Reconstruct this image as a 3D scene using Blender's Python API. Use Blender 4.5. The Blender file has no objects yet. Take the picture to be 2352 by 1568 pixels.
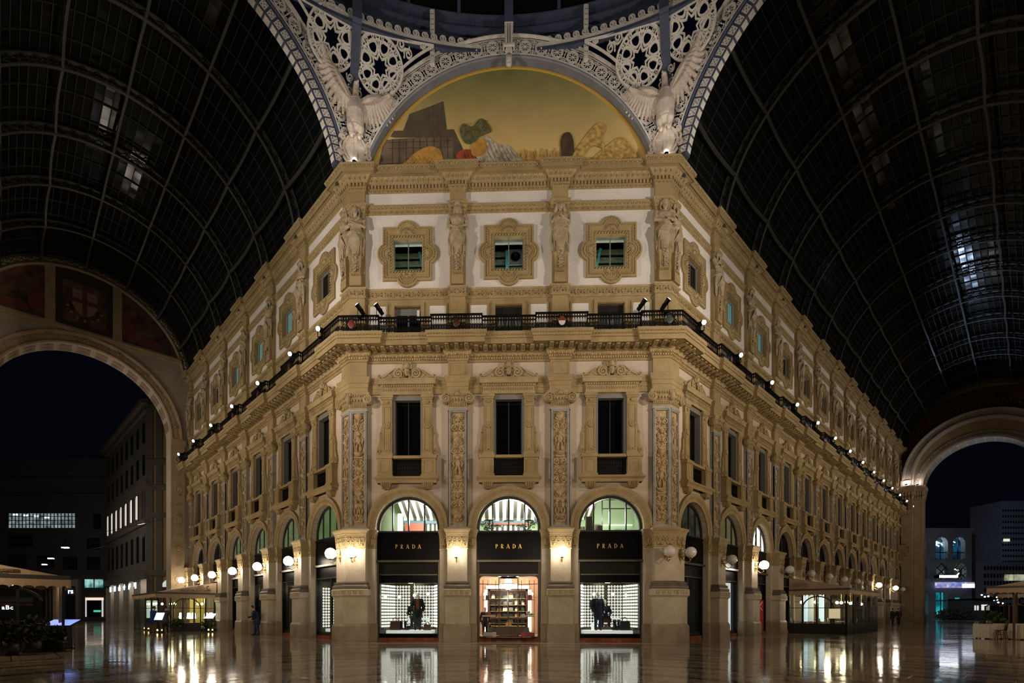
import bpy, math, random
from mathutils import Vector, Matrix
from mathutils.geometry import tessellate_polygon
random.seed(7)
C = bpy.context.scene.collection
PI = math.pi
sin, cos, sqrt = math.sin, math.cos, math.sqrt
# ------------------------------------------------------------------ geometry helpers
class MB:
    """collects verts / faces; builds ONE mesh"""
    def __init__(s):
        s.v = []; s.f = []; s.m = []; s.sm = []
    def add(s, vs, fs, m=0, sm=False):
        b = len(s.v); s.v += [tuple(p) for p in vs]
        for f in fs:
            s.f.append([i + b for i in f]); s.m.append(m); s.sm.append(sm)
        return s
    def box(s, x0, x1, y0, y1, z0, z1, m=0):
        return s.add([(x0,y0,z0),(x1,y0,z0),(x1,y1,z0),(x0,y1,z0),(x0,y0,z1),(x1,y0,z1),(x1,y1,z1),(x0,y1,z1)],
              [(0,3,2,1),(4,5,6,7),(0,1,5,4),(1,2,6,5),(2,3,7,6),(3,0,4,7)], m)
    def hexa(s, b, t, m=0):           # bottom quad, top quad
        return s.add(list(b)+list(t), [(0,3,2,1),(4,5,6,7),(0,1,5,4),(1,2,6,5),(2,3,7,6),(3,0,4,7)], m)
    def bar(s, p, q, w, h=None, m=0, up=(0,0,1)):
        p, q = Vector(p), Vector(q); d = (q-p).normalized(); u = Vector(up)
        if abs(d.dot(u)) > .98: u = Vector((0,1,0))
        a = d.cross(u).normalized(); c = a.cross(d).normalized(); h = w if h is None else h
        o = [a*(i*w/2)+c*(j*h/2) for i, j in ((-1,-1),(1,-1),(1,1),(-1,1))]
        return s.hexa([p+k for k in o], [q+k for k in o], m)
    def rings(s, R, m=0, sm=True, cap=True, closed=True, loop=False):
        n = len(R[0]); vs = [p for r in R for p in r]; fs = []
        K = len(R)
        for i in range(K if loop else K-1):
            a, b = i*n, ((i+1) % K)*n
            for j in range(n if closed else n-1):
                k = (j+1) % n
                fs.append((a+j, a+k, b+k, b+j))
        if cap and not loop:
            fs.append(tuple(range(n))[::-1]); fs.append(tuple((K-1)*n+i for i in range(n)))
        return s.add(vs, fs, m, sm)
    def tube(s, pts, r, n=6, m=0, sm=True, loop=False, flat=None, nrm=None):
        P = [Vector(p) for p in pts]; K = len(P); R = []; prev = None
        for i in range(K):
            a = P[(i-1) % K] if (loop or i) else P[0]; b = P[(i+1) % K] if (loop or i < K-1) else P[-1]
            d = (b-a)
            d = d.normalized() if d.length > 1e-9 else Vector((0,0,1))
            if nrm is not None: u = Vector(nrm)
            elif prev is None: u = Vector((0,1,0)) if abs(d.y) < .9 else Vector((0,0,1))
            else: u = prev
            u = (u - d*d.dot(u))
            u = u.normalized() if u.length > 1e-6 else Vector((1,0,0))
            w = d.cross(u); prev = u
            rr = r[i] if isinstance(r, (list, tuple)) else r
            ru = rr if flat is None else flat
            if n == 4:
                R.append([P[i]+u*(ru*a_)+w*(rr*b_) for a_, b_ in ((1,1),(-1,1),(-1,-1),(1,-1))])
            else:
                R.append([P[i]+u*(ru*cos(2*PI*j/n))+w*(rr*sin(2*PI*j/n)) for j in range(n)])
        return s.rings(R, m, sm and n > 4, not loop, True, loop)
    def ell(s, c, r, nu=10, nv=7, m=0, M=None):
        cx, cy, cz = c
        if not isinstance(r, (list, tuple)): r = (r, r, r)
        R = []
        for i in range(nv+1):
            t = -PI/2 + PI*i/nv
            t = max(-PI/2+.02, min(PI/2-.02, t))
            R.append([(r[0]*cos(t)*cos(2*PI*j/nu), r[1]*cos(t)*sin(2*PI*j/nu), r[2]*sin(t)) for j in range(nu)])
        if M is not None: R = [[M @ Vector(p) for p in q] for q in R]
        R = [[(p[0]+cx, p[1]+cy, p[2]+cz) for p in q] for q in R]
        return s.rings(R, m, True)
    def lathe(s, prof, c=(0,0,0), n=16, m=0, axis='z', a0=0, a1=None, sm=True):
        R = []; full = a1 is None; N = n if full else n+1
        for r, z in prof:
            q = []
            for j in range(N):
                a = a0 + (2*PI if full else a1-a0)*j/n
                if axis == 'z': q.append((c[0]+r*cos(a), c[1]+r*sin(a), c[2]+z))
                elif axis == 'y': q.append((c[0]+r*cos(a), c[1]+z, c[2]+r*sin(a)))
                else: q.append((c[0]+z, c[1]+r*cos(a), c[2]+r*sin(a)))
            R.append(q)
        return s.rings(R, m, sm, full, full)
    def sweep(s, path, prof, m=0, loop=False, cap=True, sm=False):
        """path: 2-D points; outward = right of travel; prof: (offset, z)"""
        R = []
        for o, z in prof:
            R.append([(x, y, z) for x, y in off(path, o, loop)])
        n = len(path); K = len(prof); vs = [p for r in R for p in r]; fs = []
        for i in range(K-1):
            for j in range(n if loop else n-1):
                k = (j+1) % n
                fs.append((i*n+j, i*n+k, (i+1)*n+k, (i+1)*n+j))
        if cap and not loop:
            fs.append(tuple(i*n for i in range(K))); fs.append(tuple(i*n+n-1 for i in range(K))[::-1])
        return s.add(vs, fs, m, sm)
    def plate(s, outer, holes=(), y0=0., y1=.1, m=0, reveal=None, back=True):
        """polygon in x-z with holes, front at y0, back at y1"""
        polys = [list(outer)] + [list(h) for h in holes]
        tri = tessellate_polygon([[Vector((x, z, 0)) for x, z in p] for p in polys])
        flat = [q for p in polys for q in p]; n = len(flat)
        s.add([(x, y0, z) for x, z in flat], [tuple(t) for t in tri], m)
        if back: s.add([(x, y1, z) for x, z in flat], [tuple(t)[::-1] for t in tri], m)
        b = 0
        for p in polys:
            k = len(p)
            s.add([(x, y0, z) for x, z in p]+[(x, y1, z) for x, z in p], [(j, (j+1) % k, k+(j+1) % k, k+j) for j in range(k)], m if reveal is None else reveal)
        return s
    def annulus(s, cx, cz, r0, r1, y0, y1, a0=0, a1=PI, n=32, m=0):
        R = []
        for i in range(n+1):
            a = a0+(a1-a0)*i/n; c_, s_ = cos(a), sin(a)
            R.append([(cx+r0*c_, y0, cz+r0*s_), (cx+r1*c_, y0, cz+r1*s_), (cx+r1*c_, y1, cz+r1*s_), (cx+r0*c_, y1, cz+r0*s_)])
        return s.rings(R, m, False)
    def arcprof(s, cx, cz, prof, a0=0, a1=PI, n=32, m=0):
        """prof: (radius, y) swept about (cx,cz)"""
        return s.rings([[(cx+r*cos(a0+(a1-a0)*i/n), y, cz+r*sin(a0+(a1-a0)*i/n)) for r, y in prof] for i in range(n+1)], m, False, True, False)
    def spiral(s, c, r0, turns, w, flip=1, a0=0., y=0., n=None, m=0, flat=None, r1=.12, k=4):
        n = n or int(14*turns)+4
        pts = []
        for i in range(n+1):
            t = i/n; a = a0 + flip*2*PI*turns*t; r = r0*(1-t*(1-r1))
            pts.append((c[0]+r*cos(a), y, c[1]+r*sin(a)))
        s.tube(pts, [w*(1-.45*i/n) for i in range(n+1)], k, m, flat=flat, nrm=(0,1,0))
        return pts[0]
    def xf(s, M):
        s.v = [tuple(M @ Vector(p)) for p in s.v]; return s
    def mapv(s, fn):
        s.v = [fn(*p) for p in s.v]; return s
    def join(s, o, M=None, mo=0):
        b = len(s.v)
        s.v += [tuple(M @ Vector(p)) for p in o.v] if M is not None else o.v
        s.f += [[i+b for i in f] for f in o.f]; s.m += [k+mo for k in o.m]; s.sm += o.sm
        return s
    def mesh(s, name, mats, dz=0.):
        me = bpy.data.meshes.new(name)
        me.from_pydata([(x, y, z-dz) for x, y, z in s.v] if dz else s.v, [], s.f)
        for k in (mats if isinstance(mats, (list, tuple)) else [mats]): me.materials.append(k)
        me.polygons.foreach_set('material_index', s.m); me.polygons.foreach_set('use_smooth', s.sm)
        me.update(); return me
def off(path, o, loop=False):
    n = len(path); out = []
    for i in range(n):
        p = Vector(path[i])
        ds = []
        if loop or i > 0: ds.append((p-Vector(path[(i-1) % n])).normalized())
        if loop or i < n-1: ds.append((Vector(path[(i+1) % n])-p).normalized())
        ns = [Vector((d.y, -d.x)) for d in ds]
        if len(ns) == 1: q = p+ns[0]*o
        else:
            b = ns[0]+ns[1]
            q = p + b*(o/max(.15, 1+ns[0].dot(ns[1]))) if b.length > 1e-6 else p+ns[0]*o
        out.append((q.x, q.y))
    return out
def remesh(mb, voxel, mat, name='shape', sm=2):
    me = mb.mesh(name, mat); o = bpy.data.objects.new('temporary', me); C.objects.link(o)
    r = o.modifiers.new('r', 'REMESH'); r.mode = 'VOXEL'; r.voxel_size = voxel; r.use_smooth_shade = True
    if sm:
        k = o.modifiers.new('s', 'SMOOTH'); k.factor = .5; k.iterations = sm
    dg = bpy.context.evaluated_depsgraph_get(); dg.update()
    out = bpy.data.meshes.new_from_object(o.evaluated_get(dg), depsgraph=dg)
    out.name = name
    bpy.data.objects.remove(o); bpy.data.meshes.remove(me)
    out.materials.clear(); out.materials.append(mat)
    return out
_font = {}
def text_mesh(body, size, mat, extrude=.01, spacing=1., align='CENTER'):
    cu = bpy.data.curves.new('letters', 'FONT'); cu.body = body; cu.size = size; cu.extrude = extrude
    cu.align_x = align; cu.space_character = spacing; cu.resolution_u = 3
    o = bpy.data.objects.new('temporary', cu); C.objects.link(o)
    dg = bpy.context.evaluated_depsgraph_get(); dg.update()
    me = bpy.data.meshes.new_from_object(o.evaluated_get(dg), depsgraph=dg)
    bpy.data.objects.remove(o)
    me.transform(Matrix.Rotation(PI/2, 4, 'X')); me.materials.clear(); me.materials.append(mat)
    return me
# ------------------------------------------------------------------ objects
def ob(name, me, parent=None, M=None):
    o = bpy.data.objects.new(name, me); C.objects.link(o)
    if parent is not None: o.parent = parent
    if M is not None: o.matrix_local = M
    return o
def tag(o, label=None, cat=None, group=None, kind=None):
    if label: o['label'] = label
    if cat: o['category'] = cat
    if group: o['group'] = group
    if kind: o['kind'] = kind
    return o
class T:
    """a thing to copy: parts = [(name, mesh, label, [(sub, mesh, label)...])]; meshes hold absolute z, shifted by z0"""
    def __init__(s, name, z0=0.):
        s.name, s.z0, s.parts = name, z0, []
    def part(s, name, mb, mats, label=None):
        me = mb.mesh(name, mats, s.z0) if isinstance(mb, MB) else mb
        s.parts.append([name, me, label, []]); return s
    def sub(s, name, mb, mats, label=None):
        me = mb.mesh(name, mats, s.z0) if isinstance(mb, MB) else mb
        s.parts[-1][3].append((name, me, label)); return s
    def put(s, M, label, cat=None, group=None, kind=None, name=None, swap=None):
        r = bpy.data.objects.new(name or s.name, None); C.objects.link(r); r.empty_display_size = .2
        r.matrix_world = M @ Matrix.Translation((0, 0, s.z0))
        tag(r, label, cat, group, kind)
        for nm, me, lb, subs in s.parts:
            if swap and nm in swap: me = swap[nm]
            if me is None: continue
            p = ob(nm, me, r)
            if lb: p['label'] = lb
            for n2, m2, l2 in subs:
                q = ob(n2, m2, p)
                if l2: q['label'] = l2
        return r
def tr(x=0, y=0, z=0): return Matrix.Translation((x, y, z))
def rz(d): return Matrix.Rotation(math.radians(d), 4, 'Z')
def rx(d): return Matrix.Rotation(math.radians(d), 4, 'X')
def ry(d): return Matrix.Rotation(math.radians(d), 4, 'Y')
ORD = ['first','second','third','fourth','fifth','sixth','seventh','eighth','ninth','tenth','eleventh','twelfth','thirteenth','fourteenth','fifteenth']
# ------------------------------------------------------------------ materials
def newmat(name):
    m = bpy.data.materials.new(name); m.use_nodes = True
    nt = m.node_tree; b = nt.nodes['Principled BSDF']
    return m, nt, b
def N(nt, t, **kw):
    n = nt.nodes.new(t)
    for k, v in kw.items():
        if k.startswith('i_'): n.inputs[int(k[2:])].default_value = v
        else: setattr(n, k, v)
    return n
def plain(name, col, rough=.6, metal=0., spec=None):
    m, nt, b = newmat(name)
    b.inputs['Base Color'].default_value = (*col, 1); b.inputs['Roughness'].default_value = rough; b.inputs['Metallic'].default_value = metal
    if spec is not None: b.inputs['Specular IOR Level'].default_value = spec
    return m
def emit(name, col, st, base=(.8,.8,.8)):
    m, nt, b = newmat(name)
    b.inputs['Base Color'].default_value = (*base, 1); b.inputs['Roughness'].default_value = .5
    b.inputs['Emission Color'].default_value = (*col, 1); b.inputs['Emission Strength'].default_value = st
    if st < 5: m.cycles.emission_sampling = 'NONE'
    return m
def stone(name, c1, c2, scale=1.2, rough=.7, bump=.25, fine=18., c3=None):
    m, nt, b = newmat(name); L = nt.links
    tc = N(nt, 'ShaderNodeTexCoord')
    n1 = N(nt, 'ShaderNodeTexNoise'); n1.inputs['Scale'].default_value = scale; n1.inputs['Detail'].default_value = 6
    n1.inputs['Roughness'].default_value = .62
    n2 = N(nt, 'ShaderNodeTexNoise'); n2.inputs['Scale'].default_value = fine; n2.inputs['Detail'].default_value = 4
    geo = N(nt, 'ShaderNodeNewGeometry')
    L.new(geo.outputs['Position'], n1.inputs['Vector']); L.new(geo.outputs['Position'], n2.inputs['Vector'])
    cr = N(nt, 'ShaderNodeValToRGB'); e = cr.color_ramp.elements
    e[0].position, e[1].position = .32, .68
    e[0].color, e[1].color = (*c1, 1), (*c2, 1)
    if c3:
        k = e.new(.5); k.color = (*c3, 1)
    L.new(n1.outputs['Fac'], cr.inputs['Fac'])
    mx = N(nt, 'ShaderNodeMix', data_type='RGBA', blend_type='MULTIPLY'); mx.inputs[0].default_value = .35
    r2 = N(nt, 'ShaderNodeMapRange'); r2.inputs[1].default_value = .3; r2.inputs[2].default_value = .7; r2.inputs[3].default_value = .55; r2.inputs[4].default_value = 1.15
    L.new(n2.outputs['Fac'], r2.inputs[0]); L.new(cr.outputs['Color'], mx.inputs[6]); L.new(r2.outputs[0], mx.inputs[7])
    L.new(mx.outputs[2], b.inputs['Base Color'])
    b.inputs['Roughness'].default_value = rough
    bp = N(nt, 'ShaderNodeBump'); bp.inputs['Strength'].default_value = bump; bp.inputs['Distance'].default_value = .02
    L.new(n2.outputs['Fac'], bp.inputs['Height']); L.new(bp.outputs['Normal'], b.inputs['Normal'])
    return m
def glassmat(name, tint=(.9,.95,.95), refl=.08, rough=.02):
    m = bpy.data.materials.new(name); m.use_nodes = True; nt = m.node_tree; nt.nodes.clear()
    o = N(nt, 'ShaderNodeOutputMaterial'); t = N(nt, 'ShaderNodeBsdfTransparent'); g = N(nt, 'ShaderNodeBsdfGlossy')
    t.inputs[0].default_value = (*tint, 1); g.inputs['Roughness'].default_value = rough
    lw = N(nt, 'ShaderNodeLayerWeight'); lw.inputs[0].default_value = .5; pw = N(nt, 'ShaderNodeMath', operation='POWER'); pw.inputs[1].default_value = 5.; nt.links.new(lw.outputs['Facing'], pw.inputs[0])
    ma = N(nt, 'ShaderNodeMath', operation='MULTIPLY_ADD'); ma.inputs[1].default_value = .9; ma.inputs[2].default_value = .03; nt.links.new(pw.outputs[0], ma.inputs[0])
    mx = N(nt, 'ShaderNodeMixShader'); nt.links.new(ma.outputs[0], mx.inputs[0]); nt.links.new(t.outputs[0], mx.inputs[1]); nt.links.new(g.outputs[0], mx.inputs[2])
    nt.links.new(mx.outputs[0], o.inputs[0]); return m
STONE = stone('ochre limestone', (.235,.16,.066), (.345,.25,.118), .9, .75, .3, c3=(.295,.21,.093))
STONE2 = stone('pale carved limestone', (.255,.178,.08), (.375,.28,.14), 1.6, .75, .4)
CARVE = stone('weathered carved stone', (.24,.15,.06), (.50,.37,.20), 5., .8, .5)
WHITE = stone('white plaster', (.55,.50,.455), (.68,.625,.58), .5, .85, .1)
BEIGE = stone('beige plaster', (.42,.335,.255), (.52,.425,.335), .35, .85, .1)
GREYM = stone('grey marble border', (.22,.20,.18), (.34,.315,.29), 2.2, .5, .15)
PIER = stone('pier limestone', (.37,.30,.215), (.51,.43,.325), 1.1, .6, .15)
PLINTH = stone('brown grey plinth stone', (.24,.18,.12), (.36,.28,.20), 1.5, .5, .15)
DARKST = stone('dark stone moulding', (.09,.065,.045), (.15,.11,.08), 2., .5, .1)
STATUE = stone('statue stone', (.25,.185,.11), (.42,.33,.21), 3., .8, .4)
EAGLE = stone('pinkish statue stone', (.40,.32,.26), (.58,.49,.41), 2.5, .8, .4)
REDM = stone('red marble', (.16,.035,.015), (.36,.12,.05), 2.4, .18, .0, 7., c3=(.22,.06,.03))
BLACK = plain('black lacquer', (.0025,.0025,.003), .25, 0, .09)
BLACK2 = plain('black metal panel', (.0045,.0042,.004), .35, 0, .16)
IRONB = plain('black wrought iron', (.004,.003,.003), .5, 0, .2)
STRIP = plain('dark bronze strip', (.10,.085,.065), .3, .8)
GOLD = plain('gilt metal', (.75,.50,.16), .28, 1.)
BRASS = plain('brass', (.55,.36,.13), .3, 1.)
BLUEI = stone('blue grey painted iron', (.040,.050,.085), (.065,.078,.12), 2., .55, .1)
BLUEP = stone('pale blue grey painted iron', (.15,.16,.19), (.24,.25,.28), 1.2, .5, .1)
IRONW = stone('cream painted iron', (.50,.46,.41), (.68,.63,.57), 3., .55, .15)
RIB = plain('dark grey painted rib', (.045,.045,.043), .5)
RIBD = plain('black roof iron', (.010,.010,.010), .6)
GLASS = glassmat('clear glass')
DGLASS = plain('dark night glass', (.003,.003,.004), .06)
FRAME = plain('dark window frame', (.012,.012,.012), .4)
GREYF = plain('grey window frame', (.16,.15,.14), .5)
MIRROR = plain('warm white paint', (.75,.72,.68), .5)
# ------------------------------------------------------------------ camera
HW, B, BW = 7.285, 4.7, 4.56
cam = bpy.data.cameras.new('camera'); co = bpy.data.objects.new('camera', cam); C.objects.link(co)
co.location = (-.248, -23.79, 1.38); co.rotation_euler = (PI/2, 0, .029)
cam.sensor_fit = 'HORIZONTAL'; cam.sensor_width = 36; cam.lens = 1180/2352*36
cam.shift_x = (1176-1122)/2352; cam.shift_y = (1405-784)/2352
cam.clip_end = 1500; cam.clip_start = .1
bpy.context.scene.camera = co
vs = bpy.context.scene.view_settings
vs.view_transform = 'Standard'; vs.look = 'None'; vs.exposure = 0; vs.gamma = 1; vs.use_curve_mapping = False
# ------------------------------------------------------------------ wall frames (local: x along wall to the viewer's right, y into the wall, z up)
W = {'F': Matrix.Identity(4), 'L': tr(-HW) @ rz(-45), 'R': tr(HW) @ rz(45),
     'AL': tr(-HW) @ rz(45), 'AR': tr(HW) @ rz(-45)}
NL, NR = 6, 13
S0 = {'L': 2.82, 'R': 2.62}
LL, LR = 28.5, 60.1
def wx(w, k):            # window centre k on a wall
    return (-B, 0, B)[k] if w == 'F' else (-1 if w == 'L' else 1)*(S0[w]+BW*k)
def px_(w, k):           # pilaster centre k (k = 0 is the corner's own)
    return (-B/2, B/2)[k] if w == 'F' else (-1 if w == 'L' else 1)*(S0[w]-BW/2+BW*k)
BAYS = [('F', k) for k in range(3)]+[('L', k) for k in range(NL)]+[('R', k) for k in range(NR)]
PILS = [('F', 0), ('F', 1)]+[('L', k) for k in range(1, NL+1)]+[('R', k) for k in range(1, NR+1)]
def where(w, k):
    if w == 'F': return ('left of the shop entrance', 'above the shop entrance', 'right of the shop entrance')[k]
    return 'in bay %s from the corner of the %s wing' % (ORD[k], 'left' if w == 'L' else 'right')
def bayphrase(w, k):
    if w == 'F': return ('corner front, left bay', 'corner front, middle bay', 'corner front, right bay')[k]
    return '%s wing, %s bay from the corner' % ('left' if w == 'L' else 'right', ORD[k])
def pilphrase(w, k):
    if w == 'F': return ('corner front, left of the entrance', 'corner front, right of the entrance')[k]
    if k == 0: return 'at the %s corner of the front' % ('left' if w == 'L' else 'right')
    return '%s wing, %s after the corner' % ('left' if w == 'L' else 'right', ORD[k-1])
def wp(w, t, v):         # wall point -> world xy
    p = W[w] @ Vector((t, -v, 0)); return (p.x, p.y)
T22 = math.tan(PI/8)
def runpath(p, hw, cw, ends=True):
    """plan of the whole wall line, jogging out by p over every pilaster"""
    pts = [wp('L', -LL, 0)]
    for k in range(NL, 0, -1):
        s = px_('L', k)
        for t, v in ((s-hw, 0), (s-hw, p), (s+hw, p), (s+hw, 0)):
            if t > -LL+.02: pts.append(wp('L', t, v))
            else: pts[0] = wp('L', -LL, v)
    pts += [wp('L', -cw, 0), wp('L', -cw, p), (-HW-p*T22, -p), (-HW+cw, -p), (-HW+cw, 0)]
    for k in (0, 1):
        s = px_('F', k)
        for t, v in ((s-hw, 0), (s-hw, p), (s+hw, p), (s+hw, 0)): pts.append(wp('F', t, v))
    pts += [(HW-cw, 0), (HW-cw, -p), (HW+p*T22, -p), wp('R', cw, p), wp('R', cw, 0)]
    for k in range(1, NR+1):
        s = px_('R', k)
        for t, v in ((s-hw, 0), (s-hw, p), (s+hw, p), (s+hw, 0)):
            if t < LR-.02: pts.append(wp('R', t, v))
    pts.append(wp('R', LR, 0))
    if ends is False: return pts
    return pts
def along(path, o, step, fn, minlen=.25):
    """call fn(M) at equal steps along the offset path; local x along, -y outward"""
    q = off(path, o)
    for i in range(len(q)-1):
        a, b = Vector(q[i]), Vector(q[i+1]); d = b-a; l = d.length
        # skip segments that were inverted by the offset
        if l < minlen or d.dot(Vector(path[i+1])-Vector(path[i])) <= 0: continue
        n = max(1, int(round(l/step))); ang = math.atan2(d.y, d.x)
        for j in range(n):
            p = a+d*((j+.5)/n)
            fn(tr(p.x, p.y, 0) @ Matrix.Rotation(ang, 4, 'Z'), l/n)
# ------------------------------------------------------------------ walls
def arcpts(cx, cz, r, a0, a1, n): return [(cx+r*cos(a0+(a1-a0)*i/n), cz+r*sin(a0+(a1-a0)*i/n)) for i in range(n+1)]
AR_, AZ = 1.49, 5.29       # arch radius, centre height
def wallmesh(w):
    lo, mid, up = MB(), MB(), MB()
    t0, t1 = {'F': (-HW, HW), 'L': (-LL, 0), 'R': (0, LR)}[w]
    ks = [k for ww, k in BAYS if ww == w]
    cs = sorted(wx(w, k) for k in ks)
    edges = [t0]+[(a+b)/2 for a, b in zip(cs, cs[1:])]+[t1]
    for c, a, b in zip(cs, edges, edges[1:]):
        outer = [(a, 0), (c-AR_, 0)] + arcpts(c, AZ, AR_, PI, 0, 24) + [(c+AR_, 0), (b, 0), (b, 13.9), (a, 13.9)]
        lo.plate(outer, [[(c-.72, 7.7), (c+.72, 7.7), (c+.72, 11.36), (c-.72, 11.36)]], 0, .55)
        mid.plate([(a, 13.86), (b, 13.86), (b, 15.95), (a, 15.95)], [[(c-.62, 13.9), (c+.62, 13.9), (c+.62, 15.58), (c-.62, 15.58)]], 0, .5)
        up.plate([(a, 15.9), (b, 15.9), (b, 21.6), (a, 21.6)], [[(c-.70, 17.2), (c+.70, 17.2), (c+.70, 18.72), (c-.70, 18.72)]], 0, .5)
    o = ob({'F': 'wall_front', 'L': 'wall_left', 'R': 'wall_right'}[w], lo.mesh('wall', BEIGE), None, W[w])
    tag(o, {'F': 'three-bay angled corner front of the arcade building, beige plaster', 'L': 'arcade building wall along the left wing, beige plaster',
            'R': 'long arcade building wall along the right wing, beige plaster'}[w], 'wall', kind='structure')
    ob('mezzanine_wall', mid.mesh('wall', STONE), o)
    u = ob('upper_wall', up.mesh('wall', WHITE), o); u['label'] = 'white plastered upper storey'
    # small white panels beside the low windows
    if w == 'F':
        pm, fm = MB(), MB()
        for c in cs:
            for sx in (-1.39, 1.39):
                pm.box(c+sx-.39, c+sx+.39, -.012, .02, 14.0, 15.6)
                for (xa, xb, za, zb) in ((-.47,-.39,13.95,15.68), (.39,.47,13.95,15.68), (-.39,.39,15.6,15.68)):
                    fm.box(c+sx+xa, c+sx+xb, -.04, .02, za, zb)
            fm.box(c-.78, c-.62, -.05, .02, 13.9, 15.76); fm.box(c+.62, c+.78, -.05, .02, 13.9, 15.76); fm.box(c-.62, c+.62, -.05, .02, 15.6, 15.76)
        q = ob('wall_panel', pm.mesh('panels', WHITE), o); q['label'] = 'small white plaster panels beside the low windows'
        ob('panel_moulding', fm.mesh('panels', STONE), o)
for w in 'FLR': wallmesh(w)
# ------------------------------------------------------------------ continuous cornices and bands (structure)
def trim(n, label, mbs):
    o = tag(ob('trim_%d' % n, mbs[0][1].mesh('trim', mbs[0][2])), label, 'cornice', kind='structure')
    for nm, mb, mt in mbs[1:]: ob(nm, mb.mesh(nm, mt), o)
    return o
def egg(mb, M, w, z, r, out=.02):
    """an egg-and-dart unit"""
    k = MB(); k.ell((0, -out, z), (w*.30, .035, r), 6, 4); k.box(w*.42, w*.58, -out-.02, 0, z-r*.8, z+r)
    mb.join(k, M)
def block(mb, M, w, d, z0, z1, y=0): mb.join(MB().box(-w/2, w/2, -d+y, y, z0, z1), M)
# lower architrave behind the window heads
P3 = runpath(.19, .44, .72)
a = MB().sweep(P3, [(0,11.46),(.05,11.48),(.05,11.72),(.075,11.74),(.075,11.92),(.10,11.95),(.14,12.06),(.17,12.12),(.17,12.2),(0,12.22)])
d_ = MB(); along(P3, .075, .16, lambda M, l: block(d_, M, l*.55, .025, 11.93, 11.99))
trim(1, 'plain moulded stone band behind the window heads', [('', a, STONE), ('bead_row', d_, STONE)])
# great balcony cornice
c = MB().sweep(P3, [(0,12.92),(.05,12.94),(.05,13.0),(.09,13.03),(.09,13.12),(.12,13.14),(.20,13.27),(.22,13.30),(.22,13.40),(.80,13.42),(.80,13.38),(.83,13.38),(.83,13.60),(.86,13.63),(.88,13.68),(.92,13.78),(.93,13.84),(.93,13.88),(0,13.90)])
e1, md, e2 = MB(), MB(), MB()
along(P3, .10, .17, lambda M, l: egg(e1, M, l, 13.20, .07, .05)); along(P3, .09, .11, lambda M, l: block(e1, M, l*.6, .035, 13.035, 13.105))
def modil(M, l):
    k = MB()
    k.hexa([(-.10,0,13.30),(.10,0,13.30),(.10,-.12,13.30),(-.10,-.12,13.30)], [(-.10,0,13.41),(.10,0,13.41),(.10,-.54,13.41),(-.10,-.54,13.41)])
    k.ell((0,-.50,13.37), (.11,.05,.04), 7, 5); k.ell((0,-.12,13.32), (.11,.07,.06), 7, 5)
    for x in (-.06,0,.06): k.tube([(x,-.14,13.29),(x,-.3,13.345),(x,-.48,13.365)], .022, 5)
    k.lathe([(.085,0),(.085,-.05),(.06,-.055),(.055,-.02),(.035,-.02),(.03,-.07),(.001,-.08)], (l/2,-.36,13.42), 9)
    md.join(k, M)
along(P3, .22, .40, modil)
along(P3, .90, .13, lambda M, l: egg(e2, M, l, 13.74, .045, .0)); along(P3, .845, .09, lambda M, l: block(e2, M, l*.6, .03, 13.60, 13.635))
trim(2, 'deep main cornice with scroll brackets carrying the balcony', [('', c, STONE), ('egg_and_dart_row', e1, CARVE), ('scroll_bracket_row', md, STONE2), ('carved_edge', e2, STONE2)])
# meander band, small band, crown cornice
P2 = runpath(.19, .37, .62)
m = MB().sweep(P2, [(0,15.88),(.05,15.90),(.05,15.96),(.03,15.97),(.03,16.26),(.08,16.29),(.10,16.36),(0,16.38)])
k_ = MB()
def meander(M, l):
    q = MB(); u = l/7.; t = .035
    for x0, x1, z0, z1 in ((0,t,0,.22),(0,5*u,.19,.22),(5*u-t,5*u,.05,.22),(2*u,5*u,.05,.08),(2*u,2*u+t,.05,.14),(2*u,3.6*u,.115,.145),(5*u,7*u,0,.03)):
        q.box(x0-l/2, x1-l/2, -.025, 0, 16.0+z0, 16.0+z1)
    k_.join(q, M)
along(P2, .03, .42, meander)
trim(3, 'greek key band below the white upper storey', [('', m, STONE2), ('greek_key_pattern', k_, STONE)])
b = MB().sweep(P2, [(0,19.84),(.04,19.86),(.04,20.03),(.06,20.05),(.10,20.16),(.11,20.2),(.11,20.25),(0,20.27)])
e3 = MB(); along(P2, .06, .19, lambda M, l: egg(e3, M, l, 20.12, .06, .02))
def cross(M, l): e3.join(MB().box(-.06,.06,-.02,0,19.93,19.96).box(-.015,.015,-.02,0,19.89,20.0), M)
along(P2, .04, .26, cross)
trim(4, 'narrow carved band above the lobed windows', [('', b, STONE), ('egg_and_dart_row', e3, STONE2)])
u = MB().sweep(P2, [(0,20.84),(.04,20.86),(.04,20.96),(.09,20.98),(.09,21.14),(.14,21.17),(.17,21.19),(.24,21.25),(.33,21.33),(.35,21.35),(.52,21.36),(.52,21.33),(.54,21.33),(.54,21.50),(.57,21.53),(.60,21.60),(.62,21.64),(.62,21.68),(-.4,21.70)])
dn, lf, e4 = MB(), MB(), MB()
along(P2, .09, .155, lambda M, l: block(dn, M, l*.58, .065, 20.99, 21.13))
def leaf(M, l):
    q = MB()
    q.hexa([(-l*.12,-.015,21.19),(l*.12,-.015,21.19),(l*.12,0,21.18),(-l*.12,0,21.18)], [(-l*.36,-.19,21.335),(l*.36,-.19,21.335),(l*.36,-.15,21.345),(-l*.36,-.15,21.345)])
    q.ell((0,-.10,21.25), (l*.13,.05,.06), 5, 4)
    lf.join(q, M)
along(P2, .17, .24, leaf)
along(P2, .58, .22, lambda M, l: egg(e4, M, l, 21.57, .055, .01)); along(P2, .545, .12, lambda M, l: block(e4, M, l*.55, .025, 21.49, 21.525))
eg = MB(); along(P2, .04, .2, lambda M, l: egg(eg, M, l, 20.91, .04, .0))
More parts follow.
